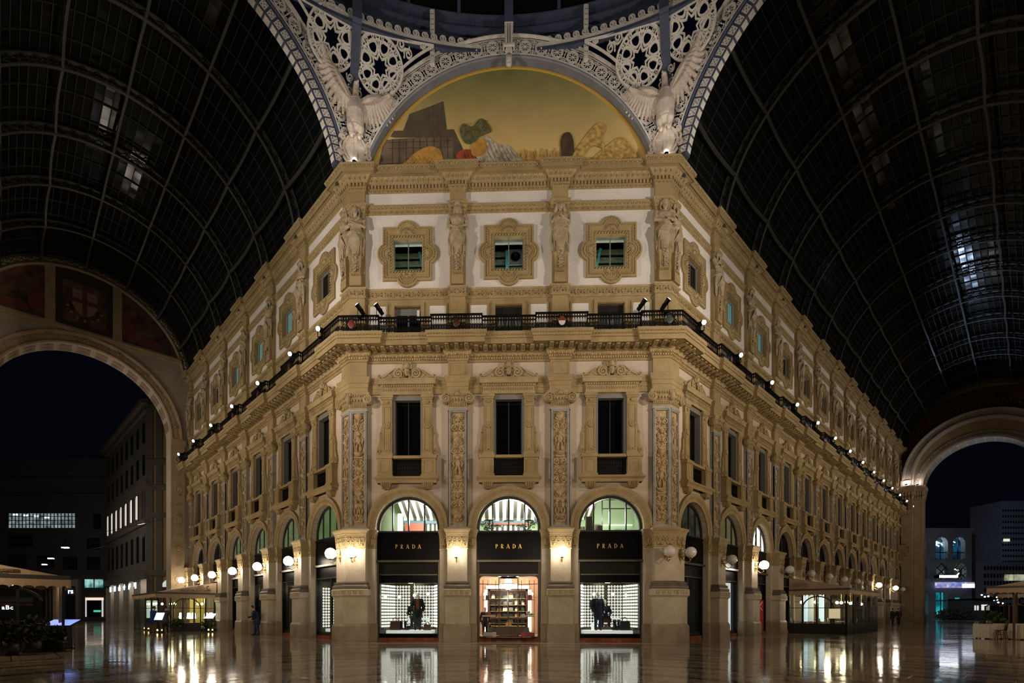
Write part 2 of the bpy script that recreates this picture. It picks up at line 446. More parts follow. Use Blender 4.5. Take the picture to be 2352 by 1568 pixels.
trim(5, 'crown cornice with dentils and leaf moulding under the vault', [('', u, STONE), ('dentil_row', dn, STONE2), ('leaf_moulding', lf, STONE2), ('egg_and_dart_row', e4, STONE2), ('bead_row', eg, STONE2)])
# ------------------------------------------------------------------ piers, pilasters
def upath(hw, p): return [(-hw, 0), (-hw, -p), (hw, -p), (hw, 0)]
def cpath(w, cw, p, side):
    """plan of a corner pier (in face coordinates of the corner at x = side*HW)"""
    if side < 0: return [wp('L', -cw, 0), wp('L', -cw, p), (-HW-p*T22, -p), (-HW+cw, -p), (-HW+cw, 0)]
    return [(HW-cw, 0), (HW-cw, -p), (HW+p*T22, -p), wp('R', cw, p), wp('R', cw, 0)]
PED = [(0.14,0),(.14,.76),(.10,.80),(.08,.86),(.08,2.06),(.10,2.10),(.15,2.16),(.15,2.40),(.10,2.44)]
def frond(mb, c, ang, L, wd, y=0., bulge=.03):
    """a carved leaf in the x-z plane"""
    M = Matrix.Rotation(-ang, 3, 'Y')
    mb.ell((c[0]+cos(ang)*L/2, y, c[1]+sin(ang)*L/2), (L/2, bulge, wd/2), 6, 4, 0, M)
def impost_relief(mb, hw, z0, z1, y):
    n = max(1, int(round(hw*2/.42))); st = hw*2/n; zc = (z0+z1)/2
    for i in range(n):
        x = -hw+st*(i+.5)
        for f in (-1, 1):
            mb.spiral((x+f*st*.26, zc+.02), .13, 1.3, .03, f, PI/2, y)
            frond(mb, (x+f*.02, zc-.22), PI/2-f*.5, .26, .09, y); frond(mb, (x+f*st*.30, zc-.22), PI/2+f*.6, .18, .08, y)
            frond(mb, (x+f*st*.3, zc+.2), -PI/2+f*.7, .16, .08, y)
        frond(mb, (x, zc-.22), PI/2, .46, .10, y, .05)
def pier(path, jambs, tag_):
    """returns dict of part meshes (lists)"""
    pl = MB().sweep(path, [(.16,0),(.16,.72),(.13,.78),(.10,.84)]); pd = MB().sweep(path, [(.09,.84),(.09,2.02),(.10,2.06),(.16,2.13),(.17,2.14),(.17,2.40),(.15,2.43),(0,2.44)])
    bs = MB().sweep(path, [(.13,2.44),(.14,2.48),(.14,2.56),(.11,2.60),(.08,2.62),(.07,2.66),(.09,2.69),(.09,2.73),(.03,2.77),(0,2.79)])
    sh = MB().sweep(path, [(0,2.78),(0,4.22),(.03,4.24),(.03,4.29),(0,4.30)])
    cp = MB().sweep(path, [(0,4.30),(.01,4.32),(.06,4.92),(.08,4.95),(.08,5.0),(.11,5.04),(.15,5.12),(.15,5.18),(0,5.19)])
    return pl, pd, bs, sh, cp
def jamb(sx, x0, x1, parts):
    """flat strip beside an opening, from x0 to x1 (local), v .12"""
    pl, pd, bs, sh, cp = parts
    q = [(x0, .3), (x0, -.10), (x1, -.10), (x1, .3)]
    pl.sweep(q, [(.04,0),(.04,.80),(0,.84)]); sh.sweep(q, [(0,.84),(0,4.22),(.02,4.24),(.02,4.29),(0,4.30)])
    cp.sweep(q, [(0,4.30),(.03,4.92),(.05,4.98),(.08,5.10),(.09,5.12),(.09,5.18),(0,5.19)])
def key_relief(mb, hw, y, n):
    for i in range(n):
        x = -hw+2*hw*(i+.5)/n; s = hw/n*.8
        mb.box(x-s, x+s, y-.012, y, 2.34, 2.37); mb.box(x-s, x-s*.7, y-.012, y, 2.19, 2.34); mb.box(x-s*.1, x+s*.25, y-.012, y, 2.19, 2.3); mb.box(x-s*.7, x-s*.1, y-.012, y, 2.19, 2.21)
tp = T('pier')
hw, p = .455, .45
parts = pier(upath(hw, p), None, None)
jamb(-1, -.84, -.455, parts); jamb(1, .455, .84, parts)
rel = MB(); impost_relief(rel, hw, 4.32, 4.92, -p-.045)
for x in (-.65, .65):
    q = MB(); impost_relief(q, .16, 4.32, 4.92, -.125); rel.join(q, tr(x))
key_relief(rel, hw+.15, -p-.17, 5)
tp.part('plinth', parts[0], PLINTH, 'dark stained stone plinth').part('pedestal', parts[1], PIER).part('base_moulding', parts[2], DARKST, 'dark stone base moulding').part('shaft', parts[3], PIER).part('capital', parts[4], STONE2).sub('carved_relief', rel, STONE2)
for w, k in PILS:
    tp.put(W[w] @ tr(px_(w, k)), 'square stone pier with carved capital, '+pilphrase(w, k), 'pier', 'stone piers of the arcade', 'structure')
for sd, w in ((-1, 'L'), (1, 'R')):
    t = T('pier'); path = cpath(w, .72, .45, sd)
    parts = pier(path, None, None)
    rel = MB()
    # one jamb on the face side, one on the wing side
    q = [MB() for _ in range(5)]; jamb(1, .0, .37, q)
    for a_, b_ in zip(parts, q):
        xf = tr(-HW+.72) if sd < 0 else tr(HW-.72-.37); a_.join(b_, xf)
    q = [MB() for _ in range(5)]; jamb(1, .0, .40, q)
    for a_, b_ in zip(parts, q): a_.join(b_, W[w] @ (tr(-1.12) if sd < 0 else tr(.72)))
    r1 = MB(); impost_relief(r1, .43, 4.32, 4.92, -.495); rel.join(r1, tr(sd*(HW-.28)))
    r1 = MB(); impost_relief(r1, .43, 4.32, 4.92, -.495); rel.join(r1, W[w] @ tr(sd*.28))
    r1 = MB(); impost_relief(r1, .16, 4.32, 4.92, -.125); rel.join(r1, tr(sd*(HW-.91)))
    r1 = MB(); key_relief(r1, .52, -.62, 4); rel.join(r1, tr(sd*(HW-.2)))
    r1 = MB(); key_relief(r1, .52, -.62, 4); rel.join(r1, W[w] @ tr(sd*.2))
    t.part('plinth', parts[0], PLINTH, 'dark stained stone plinth').part('pedestal', parts[1], PIER).part('base_moulding', parts[2], DARKST, 'dark stone base moulding').part('shaft', parts[3], PIER).part('capital', parts[4], STONE2).sub('carved_relief', rel, STONE2)
    t.put(Matrix.Identity(4), 'broad folded stone pier at the %s corner of the front' % ('left' if sd < 0 else 'right'), 'pier', 'stone piers of the arcade', 'structure')
# ------------------------------------------------------------------ giant pilasters with arabesque panels
def arabesque(seed, hw, z0, z1, y):
    rnd = random.Random(seed); mb = MB(); z = z0+.12
    def kid(x, z, s, y):           # small carved figure
        mb.ell((x, y-.02, z+.42*s), (.07*s,.06,.08*s), 7, 5); mb.ell((x, y, z+.22*s), (.10*s,.06,.15*s), 7, 5)
        for f in (-1, 1):
            mb.tube([(x+f*.08*s,y,z+.32*s),(x+f*.17*s,y-.02,z+.22*s),(x+f*.12*s,y-.03,z+.10*s)], .03*s, 5)
            mb.tube([(x+f*.04*s,y,z+.1*s),(x+f*.08*s,y-.02,z-.06*s),(x+f*.05*s,y,z-.2*s)], .04*s, 5)
    def vase(x, z, s):
        mb.lathe([(.02,0),(.09*s,.02),(.04*s,.06*s),(.05*s,.10*s),(.15*s,.2*s),(.17*s,.26*s),(.13*s,.3*s),(.15*s,.34*s),(.01,.34*s)], (x, y+.02, z), 9)
    def scrolls(z, r, fl=1):
        for f in (-1, 1):
            mb.spiral((f*hw*.52, z), r, 1.5, .026, f*fl, -PI/2*fl, y-.01)
            for j in range(3):
                a = PI/2*fl+f*(.5+.7*j); frond(mb, (f*.05, z-r*.8+.1*j), PI/2-f*(.3+.35*j), .2, .08, y)
            mb.ell((f*hw*.52, y-.02, z), (.035,.04,.035), 6, 4)
    seq = ['base','kids','vase','scroll','mask','scroll','bowl','figure','scroll','vase','scroll','mask','scroll','disc','scroll','figure']
    i = rnd.randrange(4); zt = z1-.12
    while z < zt-.3:
        kd = seq[i % len(seq)]; i += 1
        if kd == 'base':
            mb.box(-hw*.8, hw*.8, y-.03, y+.03, z, z+.07); scrolls(z+.2, .12); z += .38
        elif kd == 'kids':
            kid(-hw*.45, z+.2, .95, y); kid(hw*.45, z+.2, .95, y); frond(mb, (0, z), PI/2, .6, .1, y); z += .72
        elif kd == 'vase':
            vase(0, z, 1.1); frond(mb, (0, z+.36), PI/2, .24, .1, y)
            for f in (-1, 1): frond(mb, (0, z+.36), PI/2-f*.7, .26, .09, y); frond(mb, (f*.06, z+.05), PI/2-f*1.0, .24, .08, y)
            z += .62
        elif kd == 'scroll':
            scrolls(z+.2, .15, rnd.choice((-1, 1))); mb.tube([(0, y+.01, z), (0, y+.01, z+.42)], .02, 5); z += .43
        elif kd == 'mask':
            mb.ell((0, y-.02, z+.16), (.09,.07,.12), 8, 6); mb.ell((0, y-.07, z+.14), (.02,.03,.03), 5, 4)
            for f in (-1, 1): frond(mb, (f*.06, z+.1), f*-.5+(PI if f < 0 else 0), .22, .1, y); mb.spiral((f*hw*.6, z+.28), .09, 1.1, .022, f, PI, y)
            z += .4
        elif kd == 'bowl':
            mb.box(-.2, .2, y-.05, y+.02, z, z+.05); mb.lathe([(.02,.05),(.10,.1),(.22,.2),(.23,.23),(.01,.24)], (0, y+.03, z), 10); z += .3
        elif kd == 'disc':
            mb.lathe([(.12,0),(.11,-.04),(.05,-.06),(.001,-.07)], (0, y+.02, z+.18), 10, axis='y')
            for f in (-1, 1): mb.tube([(f*.1,y,z),(f*.22,y-.01,z+.14),(f*.16,y-.01,z+.34)], .025, 5)
            z += .42
        elif kd == 'figure':
            kid(0, z+.24, 1.35, y)
            for f in (-1, 1): mb.tube([(f*.12,y,z+.1),(f*hw*.75,y,z+.3),(f*hw*.6,y,z+.62)], .022, 5); frond(mb, (f*hw*.6, z+.3), PI/2, .3, .08, y)
            z += .9
    return mb
def volute_cap(hw, p):
    """ionic capital over a pilaster of half width hw: abacus, egg course, necking, two volutes"""
    c = MB(); c.sweep(upath(hw-.02, p), [(0,10.72),(.02,10.74),(.02,10.80),(0,10.82),(.01,11.02),(.06,11.06),(.10,11.14),(.12,11.2),(.10,11.26),(.12,11.28),(.17,11.42),(.17,11.47),(0,11.48)])
    for i in range(11):
        x = -hw+2*hw*(i+.5)/11; c.box(x-.018, x+.018, -p-.03, -p+.02, 10.84, 11.0)
    for i in range(5):
        x = -.28+.14*i; c.ell((x, -p-.10, 11.14), (.05,.06,.07), 7, 5)
    for f in (-1, 1):
        c.lathe([(.20,-.16),(.22,-.12),(.20,-.05),(.20,.10),(.01,.11)], (f*(hw+.10), -p, 11.16), 16, axis='y')
        c.lathe([(.20,-.16),(.001,-.165)], (f*(hw+.10), -p, 11.16), 16, axis='y')
        c.spiral((f*(hw+.10), 11.16), .19, 2.1, .03, -f, PI/2, -p-.165, flat=.03)
        c.ell((f*(hw+.10), -p-.17, 11.16), .05, 7, 5)
        for j in range(4): c.ell((f*(.1+.1*j), -p-.14, 11.32+.015*(j % 2)), (.06,.05,.05), 6, 4)
    c.ell((0,-p-.16,11.36), (.12,.09,.10), 8, 6); c.ell((0,-p-.2,11.48), (.07,.05,.06), 6, 4)
    return c
def pil_frame(hw, p, z0, z1, x=0.):
    """grey marble frame around a sunk panel"""
    b = MB()
    o = [(x-hw, z0), (x+hw, z0), (x+hw, z1), (x-hw, z1)]; h = [(x-hw+.13, z0+.18), (x+hw-.13, z0+.18), (x+hw-.13, z1-.17), (x-hw+.13, z1-.17)]
    b.plate(o, [h], -p, -p+.08, back=False)
    h2 = [(x-hw+.05, z0+.08), (x+hw-.05, z0+.08), (x+hw-.05, z1-.08), (x-hw+.05, z1-.08)]; h3 = [(x-hw+.09, z0+.12), (x+hw-.09, z0+.12), (x+hw-.09, z1-.12), (x-hw+.09, z1-.12)]
    b.plate(h2, [h3], -p-.025, -p+.01, back=False)
    return b
ZP0, ZP1 = 5.2, 10.74
VAR = []
for vi in range(4):
    t = T('pilaster', 5.19); hw, p = .44, .19
    fr = pil_frame(hw, p, ZP0, ZP1); fr.box(-hw, -hw+.02, -p, 0, ZP0, ZP1); fr.box(hw-.02, hw, -p, 0, ZP0, ZP1)
    fr.box(-hw-.03, hw+.03, -p-.03, 0, ZP0, ZP0+.1); fr.box(-hw-.03, hw+.03, -p-.03, 0, ZP1-.08, ZP1)
    bk = MB().box(-hw+.02, hw-.02, -p+.07, 0, ZP0, ZP1)
    t.part('frame', fr, GREYM, 'grey marble frame').part('panel', bk, CARVE).sub('arabesque_relief', arabesque(vi*5+2, hw-.14, ZP0+.2, ZP1-.18, -p+.05), CARVE)
    t.part('capital', volute_cap(hw, p), STONE2)
    fz = MB().sweep(upath(hw-.0, .19), [(0,12.21),(0,12.93)]); fz.plate([(-hw+.07,12.28),(hw-.07,12.28),(hw-.07,12.86),(-hw+.07,12.86)], [[(-hw+.1,12.31),(hw-.1,12.31),(hw-.1,12.83),(-hw+.1,12.83)]], -.205, -.19, back=False)
    t.part('frieze_block', fz, STONE)
    VAR.append(t)
for i, (w, k) in enumerate(PILS):
    VAR[(i*3+1) % 4].put(W[w] @ tr(px_(w, k)), 'tall pilaster with carved arabesque panel, '+pilphrase(w, k), 'pilaster', 'carved pilasters of the arcade', 'structure')
for sd, w in ((-1, 'L'), (1, 'R')):
    t = T('pilaster', 5.19); hw, p = .42, .19; f0 = HW+p*T22
    fr, bk, cp, fz, ar = MB(), MB(), MB(), MB(), MB()
    fw = (f0-HW+.72)/2
    for fm, s_, sc in ((Matrix.Identity(4), sd*(f0-fw), 1), (W[w], sd*(fw-(f0-HW)), 1)):
        q = pil_frame(fw, p, ZP0, ZP1); fr.join(q, fm @ tr(s_))
        bk.join(MB().box(-fw+.03, fw-.03, -p+.07, -.02, ZP0+.05, ZP1-.05), fm @ tr(s_))
        ar.join(arabesque(11+sd+(3 if fm == W[w] else 0), fw-.14, ZP0+.2, ZP1-.18, -p+.05), fm @ tr(s_))
        c = MB()
        for i in range(11):
            x = -fw+2*fw*(i+.5)/11; c.box(x-.018, x+.018, -p-.03, -p+.02, 10.84, 11.0)
        for i in range(5): c.ell((-.28+.14*i, -p-.10, 11.14), (.05,.06,.07), 7, 5)
        g = -sd if fm != W[w] else sd       # volute at the outer end of each face
        c.lathe([(.001,-.17),(.20,-.16),(.22,-.12),(.20,-.05),(.20,.10),(.01,.11)], (g*(fw+.06), -p, 11.16), 16, axis='y')
        c.spiral((g*(fw+.06), 11.16), .19, 2.1, .03, -g, PI/2, -p-.165, flat=.03); c.ell((g*(fw+.06), -p-.17, 11.16), .05, 7, 5)
        for j in range(7): c.ell((-.33+.11*j, -p-.14, 11.33+.02*(j % 2)), (.06,.05,.06), 6, 4)
        cp.join(c, fm @ tr(s_))
    fr.sweep(cpath(w, .72, p, sd), [(.03,ZP0),(.03,ZP0+.1),(0,ZP0+.11)]); fr.sweep(cpath(w, .72, p, sd), [(0,ZP1-.09),(.03,ZP1-.08),(.03,ZP1)])
    fr.sweep(cpath(w, .72, p-.01, sd)[:2], [(0,ZP0),(0,ZP1)]); fr.sweep(cpath(w, .72, p-.01, sd)[-2:], [(0,ZP0),(0,ZP1)])
    cp.sweep(cpath(w, .70, p, sd), [(0,10.72),(.02,10.74),(.02,10.80),(0,10.82),(.01,11.02),(.06,11.06),(.10,11.14),(.12,11.2),(.10,11.26),(.12,11.28),(.17,11.42),(.17,11.47),(0,11.48)])
    bis = Vector((sd*sin(PI/8), -cos(PI/8), 0)); cpt = Vector((sd*HW, 0, 0))+bis*(p/cos(PI/8)+.10)
    cp.ell((cpt.x, cpt.y, 11.2), (.14,.14,.22), 8, 6)
    for j in range(3): cp.ell((cpt.x+.1*(j-1), cpt.y-.05, 11.36), (.09,.09,.09), 7, 5)
    fz.sweep(cpath(w, .72, .19, sd), [(0,12.21),(0,12.93)])
    t.part('frame', fr, GREYM, 'grey marble frame').part('panel', bk, CARVE).sub('arabesque_relief', ar, CARVE).part('capital', cp, STONE2).part('frieze_block', fz, STONE)
    t.put(Matrix.Identity(4), 'folded double pilaster with two arabesque panels at the %s corner' % ('left' if sd < 0 else 'right'), 'pilaster', 'carved pilasters of the arcade', 'structure')
# ------------------------------------------------------------------ upper plain pilasters behind the statues
def uparts(path):
    lo = MB().sweep(path, [(0,13.9),(0,15.9)]); sh = MB().sweep(path, [(0,16.36),(0,19.84)]); hi = MB().sweep(path, [(0,20.26),(0,20.86)])
    lo.join(sh); lo.join(hi); return lo
t = T('upper_pilaster', 13.89); t.part('shaft', uparts(upath(.36, .18)), STONE)
for w, k in PILS:
    t.put(W[w] @ tr(px_(w, k)), 'plain upper pilaster behind a statue, '+pilphrase(w, k), 'pilaster', 'upper pilasters behind the statues', 'structure')
for sd, w in ((-1, 'L'), (1, 'R')):
    t = T('upper_pilaster', 13.89); t.part('shaft', uparts(cpath(w, .62, .18, sd)), STONE)
    t.put(Matrix.Identity(4), 'folded upper pilaster behind the pair of statues at the %s corner' % ('left' if sd < 0 else 'right'), 'pilaster', 'upper pilasters behind the statues', 'structure')
# ------------------------------------------------------------------ tall pedimented windows
t = T('window', 7.05)
su = MB(); gf = MB()
for f in (-1, 1):
    su.box(f*.71 if f > 0 else -1.17, 1.17 if f > 0 else -.71, -.14, 0, 8.6, 11.38)                 # side pilasterets
    for za, zb, e in ((8.6,8.72,.03),(11.2,11.28,.03),(11.28,11.42,.06),(10.98,11.02,.02)): su.box(f*.94-.23-e, f*.94+.23+e, -.14-e, 0, za, zb)
    su.plate([(f*.94-.17,8.8),(f*.94+.17,8.8),(f*.94+.17,10.9),(f*.94-.17,10.9)], [[(f*.94-.13,8.84),(f*.94+.13,8.84),(f*.94+.13,10.86),(f*.94-.13,10.86)]], -.16, -.14, back=False)
    su.lathe([(.15,0),(.15,-.03),(.11,-.04),(.10,-.02),(.05,-.02),(.04,-.05),(.001,-.055)], (f*.94,-.15,10.0), 12, axis='y')
    su.annulus(f*.94, 8.82, .06, .13, -.175, -.15, 0, PI, 8); su.ell((f*.94,-.17,11.08), (.10,.04,.07), 7, 5)
    # side volute consoles, fuller toward the sill
    pts = [(1.17,8.62),(1.42,8.62),(1.45,8.80),(1.40,9.0),(1.33,9.15),(1.30,9.4),(1.32,9.6),(1.26,9.72),(1.22,9.95),(1.17,10.0)]
    su.plate([(f*x, z) for x, z in (pts if f > 0 else pts[::-1])], [], -.10, 0)
    su.spiral((f*1.31, 8.82), .11, 1.4, .022, f, PI/2*f, -.11); su.spiral((f*1.24, 9.66), .06, 1.2, .016, -f, 0, -.11)
    # balconet pedestals
    su.box(f*.69 if f > 0 else -1.34, 1.34 if f > 0 else -.69, -.30, 0, 7.6, 8.44); su.box(f*.65 if f > 0 else -1.38, 1.38 if f > 0 else -.65, -.34, 0, 8.44, 8.6)
    su.box(f*.65 if f > 0 else -1.38, 1.38 if f > 0 else -.65, -.33, 0, 7.6, 7.70)
    su.plate([(f*1.0-.22,7.78),(f*1.0+.22,7.78),(f*1.0+.22,8.38),(f*1.0-.22,8.38)], [[(f*1.0-.18,7.82),(f*1.0+.18,7.82),(f*1.0+.18,8.34),(f*1.0-.18,8.34)]], -.315, -.30, back=False)
    # corbels
    su.sweep([(f*.97-.22,0),(f*.97-.22,-.30),(f*.97+.22,-.30),(f*.97+.22,0)], [(-.16,7.05),(-.10,7.06),(-.02,7.16),(.02,7.28),(.02,7.34)])
    for j in range(5): su.tube([(f*.97-.16+.08*j,-.20,7.08),(f*.97-.16+.08*j,-.31,7.18),(f*.97-.16+.08*j,-.33,7.32)], .03, 5)
su.box(-.70, .70, -.30, -.02, 8.44, 8.57)                                                     # rail
su.sweep([(-1.36,0),(-1.36,-.32),(1.36,-.32),(1.36,0)], [(0,7.30),(.02,7.34),(.02,7.42),(.06,7.46),(.12,7.50),(.12,7.58),(0,7.60)])
# entablature + pediment
pe = MB(); q = [(-1.18,0),(-1.18,-.16),(1.18,-.16),(1.18,0)]
pe.sweep(q, [(0,11.42),(.02,11.44),(.02,11.50),(0,11.52),(0,11.74),(.03,11.76),(.05,11.84),(.13,11.88),(.13,11.86),(.15,11.86),(.15,12.02),(.18,12.06),(.20,12.10),(0,12.14)])
for i in range(22): pe.box(-1.16+i*.1065, -1.10+i*.1065, -.23, -.16, 11.77, 11.84)
for i in range(30): pe.box(-1.16+i*.078, -1.12+i*.078, -.18, -.16, 11.58, 11.70)
for f in (-1, 1):
    pts = [(.12,12.12),(1.28,12.12),(1.30,12.20),(1.16,12.19),(.92,12.30),(.74,12.46),(.60,12.60),(.42,12.66),(.24,12.62),(.14,12.5)]
    pe.plate([(f*x, z) for x, z in (pts if f > 0 else pts[::-1])], [], -.16, -.02)
    pe.spiral((f*.40, 12.38), .22, 1.9, .045, -f, PI/2, -.17, flat=.05); pe.ell((f*.40,-.18,12.38), .05, 7, 5)
    pe.tube([(f*.5,-.17,12.63),(f*.72,-.17,12.5),(f*.95,-.17,12.3),(f*1.18,-.17,12.2)], .035, 5)
    pe.spiral((f*1.26, 12.26), .10, 1.3, .03, f, -PI/2, -.17, flat=.04)
    frond(pe, (f*.62,12.18), PI/2-f*.9, .36, .12, -.17); frond(pe, (f*.18,12.16), PI/2-f*.6, .22, .09, -.18)
pe.ell((0,-.22,12.40), (.11,.10,.16), 9, 7); pe.ell((0,-.32,12.38), (.025,.03,.04), 5, 4); pe.ell((0,-.20,12.52), (.14,.10,.08), 8, 5)
pe.lathe([(.11,0),(.13,.04),(.12,.10),(.15,.22),(.10,.20)], (0,-.16,12.62), 8)
for a_ in range(5): pe.ell((-.16+.08*a_, -.2, 12.86+.03*(a_ % 2)), (.04,.05,.07), 6, 4)
pe.plate([(-.2,12.6),(.2,12.6),(.24,12.84),(0,12.78),(-.24,12.84)], [], -.18, -.05)
gf.plate([(-.71,8.58),(.71,8.58),(.71,11.36),(-.71,11.36)], [[(-.60,8.58),(.60,8.58),(.60,11.2),(-.60,11.2)]], -.05, .22)
gl = MB().box(-.62, .62, .30, .33, 7.7, 11.3)
mu = MB().box(-.022, .022, .24, .30, 8.5, 11.25); mu.box(-.62,-.56,.24,.32,8.5,11.25); mu.box(.56,.62,.24,.32,8.5,11.25)
gr = MB()
for i in range(13): gr.box(-.66+i*.108, -.636+i*.108, -.10, -.07, 7.7, 8.44)
for z in (7.74, 8.0, 8.2, 8.4): gr.box(-.69, .69, -.10, -.07, z, z+.025)
for i in range(12):
    gr.tube([(-.594+i*.108+.045*cos(a), -.085, 8.1+.085*sin(a)) for a in [2*PI*j/8 for j in range(8)]], .010, 4, loop=True)
gr.box(-.69,.69,.0,.02,7.7,8.5)
t.part('surround', su, STONE).part('pediment', pe, STONE2).part('frame', gf, GREYF, 'grey stone frame').sub('mullion', mu, FRAME).part('pane', gl, DGLASS, 'dark glass').part('grille', gr, IRONB, 'black iron grille of the little balcony')
n_ = 0
def nextwin():
    global n_; n_ += 1; return 'window_%d' % n_
for w, k in BAYS:
    t.put(W[w] @ tr(wx(w, k)), 'tall dark window with scrolled pediment, '+bayphrase(w, k), 'window', 'tall pedimented windows', 'structure', name=nextwin())
# ------------------------------------------------------------------ lobed windows of the upper storey
ZC = 17.99
def lobes(d, y, na=9):
    """quatrefoil-in-rectangle contour, inset by d"""
    hx, hz, r = 1.15-d, 1.24-d, .53-d
    pts = []
    for cx, cz, a0 in ((.88,0,0.),(0,1.02,PI/2),(-.88,0,PI),(0,-1.02,-PI/2)):
        # half angle where the circle leaves the rectangle edge
        dd = (hx-.88) if cz == 0 else (hz-1.02)
        ha = math.acos(max(-1, min(1, dd/r)))
        for i in range(na): 
            a = a0-ha+2*ha*i/(na-1); pts.append((cx+r*cos(a), y, ZC+cz+r*sin(a)))
        sx, sz = {0.: (1,1), PI/2: (-1,1), PI: (-1,-1), -PI/2: (1,-1)}[a0]
        pts.append((sx*hx, y, ZC+sz*hz))
    return pts
qm = MB()
qm.rings([lobes(d, y) for d, y in ((0,0),(0,-.10),(.03,-.13),(.08,-.13),(.09,-.09),(.14,-.09),(.145,-.12),(.19,-.12),(.20,-.085),(.24,-.08))], 0, False, False)
h_ = [(-.80,17.12),(.80,17.12),(.80,18.86),(-.80,18.86)]
qm.plate([(x, z) for x, y, z in lobes(.24, 0)], [h_], -.08, 0, back=False)
qm.plate(h_, [[(-.68,17.22),(.68,17.22),(.68,18.70),(-.68,18.70)]], -.05, .12, back=False)
bd = MB()
L_ = lobes(.115, -.10, 9); P_ = []
for i in range(len(L_)):
    a, b = Vector(L_[i]), Vector(L_[(i+1) % len(L_)]); n = max(1, int((b-a).length/.11))
    for j in range(n): P_.append(a+(b-a)*(j/n))
for p_ in P_: bd.ell(p_, (.035,.025,.035), 5, 3)
def rope(mb, x0, z0, x1, z1):
    n = int(max(abs(x1-x0), abs(z1-z0))/.13); 
    for i in range(n):
        x, z = x0+(x1-x0)*(i+.5)/n, z0+(z1-z0)*(i+.5)/n
        mb.ell((x,-.085,z), (.075,.035,.03), 6, 4, 0, Matrix.Rotation(-.7, 3, 'Y'))
for s_ in ((-.74,17.15,-.74,18.8),(.74,17.15,.74,18.8),(-.74,17.16,.74,17.16),(-.74,18.78,.74,18.78)): rope(bd, *s_)
for cx, cz, a0 in ((.80,0,0),(0,.90,PI/2),(-.80,0,PI),(0,-.90,-PI/2)):
    for i in range(9):
        a = a0-PI/2*.92+PI*.92*i/8
        frond(bd, (cx+.06*cos(a), ZC+cz+.06*sin(a)), a, .24, .062, -.09, .045)
    bd.annulus(cx, ZC+cz, .30, .33, -.11, -.07, a0-PI/2, a0+PI/2, 12)
fr = MB().box(-.68,-.64,.18,.26,17.2,18.72); fr.box(.64,.68,.18,.26,17.2,18.72); fr.box(-.68,.68,.18,.26,17.2,17.24); fr.box(-.68,.68,.18,.26,18.66,18.72); fr.box(-.02,.02,.18,.26,17.2,18.72)
pn = MB().box(-.68,.68,.22,.235,17.2,18.72)
def gallery(n):
    """what is seen through an upper window of the corner front: beams and a blue strut"""
    m = [MB(), MB(), MB()]
    m[0].box(-1.6,1.6,.5,.55,16.4,19.6); m[0].box(-1.65,-1.6,.5,2.6,16.4,19.6); m[0].box(1.6,1.65,.5,2.6,16.4,19.6)
    return m
ROOMD = plain('dark loft interior', (.012,.012,.012), .8)
BEAM = stone('lit mossy beam', (.09,.10,.06), (.19,.20,.13), 9., .8, .3)
STRUT = plain('teal painted strut', (.10,.33,.40), .5)
TEALW = emit('teal lit window', (.20,.55,.55), .16, (.1,.2,.2))
t = T('window', 16.22); t.part('surround', qm, STONE).sub('carved_ornament', bd, STONE2).part('frame', fr, GREYF, 'slim window frame')
def qwin(w, k, pane):
    t.put(W[w] @ tr(wx(w, k)), 'lobed square window with shell ornaments, '+bayphrase(w, k), 'window', 'lobed windows of the upper storey', 'structure', name=nextwin())
for w, k in BAYS:
    t.parts = t.parts[:2]
    if w == 'F': t.part('pane', pn, GLASS, 'clear glass')
    elif (w, k) in (('L',1),('L',2),('L',3),('R',1),('R',2)): t.part('pane', pn, TEALW, 'faintly teal lit glass')
    else: t.part('pane', pn, DGLASS, 'dark glass')
    qwin(w, k, None)
# the loft behind the three front lobed windows
lm = MB(); lm.box(-7,7,3.2,3.3,16.3,20.4); lm.box(-7,7,.56,3.3,20.4,20.5); lm.box(-7,7,.56,3.3,16.2,16.3)
o = tag(ob('loft_room', lm.mesh('room', ROOMD)), 'dark loft behind the three lobed windows of the front', 'room', kind='structure')
for i in range(4):
    zb_ = (18.20,18.58,18.97,17.70)[i]; b_ = MB().box(-6.8,6.8,1.6,1.75,zb_,zb_+.21)
    tag(ob('loft_beam', b_.mesh('beam', BEAM)), 'mossy horizontal beam inside the loft, %s' % ('second from the bottom','third from the bottom','topmost','lowest')[i], 'beam', 'horizontal beams inside the loft')
for x0, x1, nm in ((-4.02,-4.36,'left'), (-.06,-.06,'middle'), (4.16,4.46,'right')):
    b_ = MB().bar((x1,1.3,18.98), (x0,1.3,17.6), .17, .12)
    tag(ob('roof_strut', b_.mesh('strut', STRUT)), 'teal painted roof strut seen through the %s lobed window' % nm, 'strut', 'teal struts inside the loft')
fan = MB(); fan.lathe([(.20,0),(.24,-.02),(.24,-.1),(.2,-.1),(.19,-.02),(.001,-.02)], (.33,1.0,18.5), 18, axis='y'); fan.box(.05,.68,1.0,1.05,18.15,18.86)
# vent panel in the middle window
vp = tag(ob('vent_panel', None), 'round vent in a grey panel inside the middle lobed window', 'vent'); vp.location = (.33,1.02,18.5)
ob('panel', MB().box(-.36,.36,0,.05,-.38,.36).mesh('panel', GREYF), vp)
q_ = MB(); q_.lathe([(.22,0),(.24,-.03),(.20,-.05),(.19,-.01),(.001,-.01)], (0,0,0), 18, axis='y')
ob('vent_ring', q_.mesh('ring', BLACK), vp)
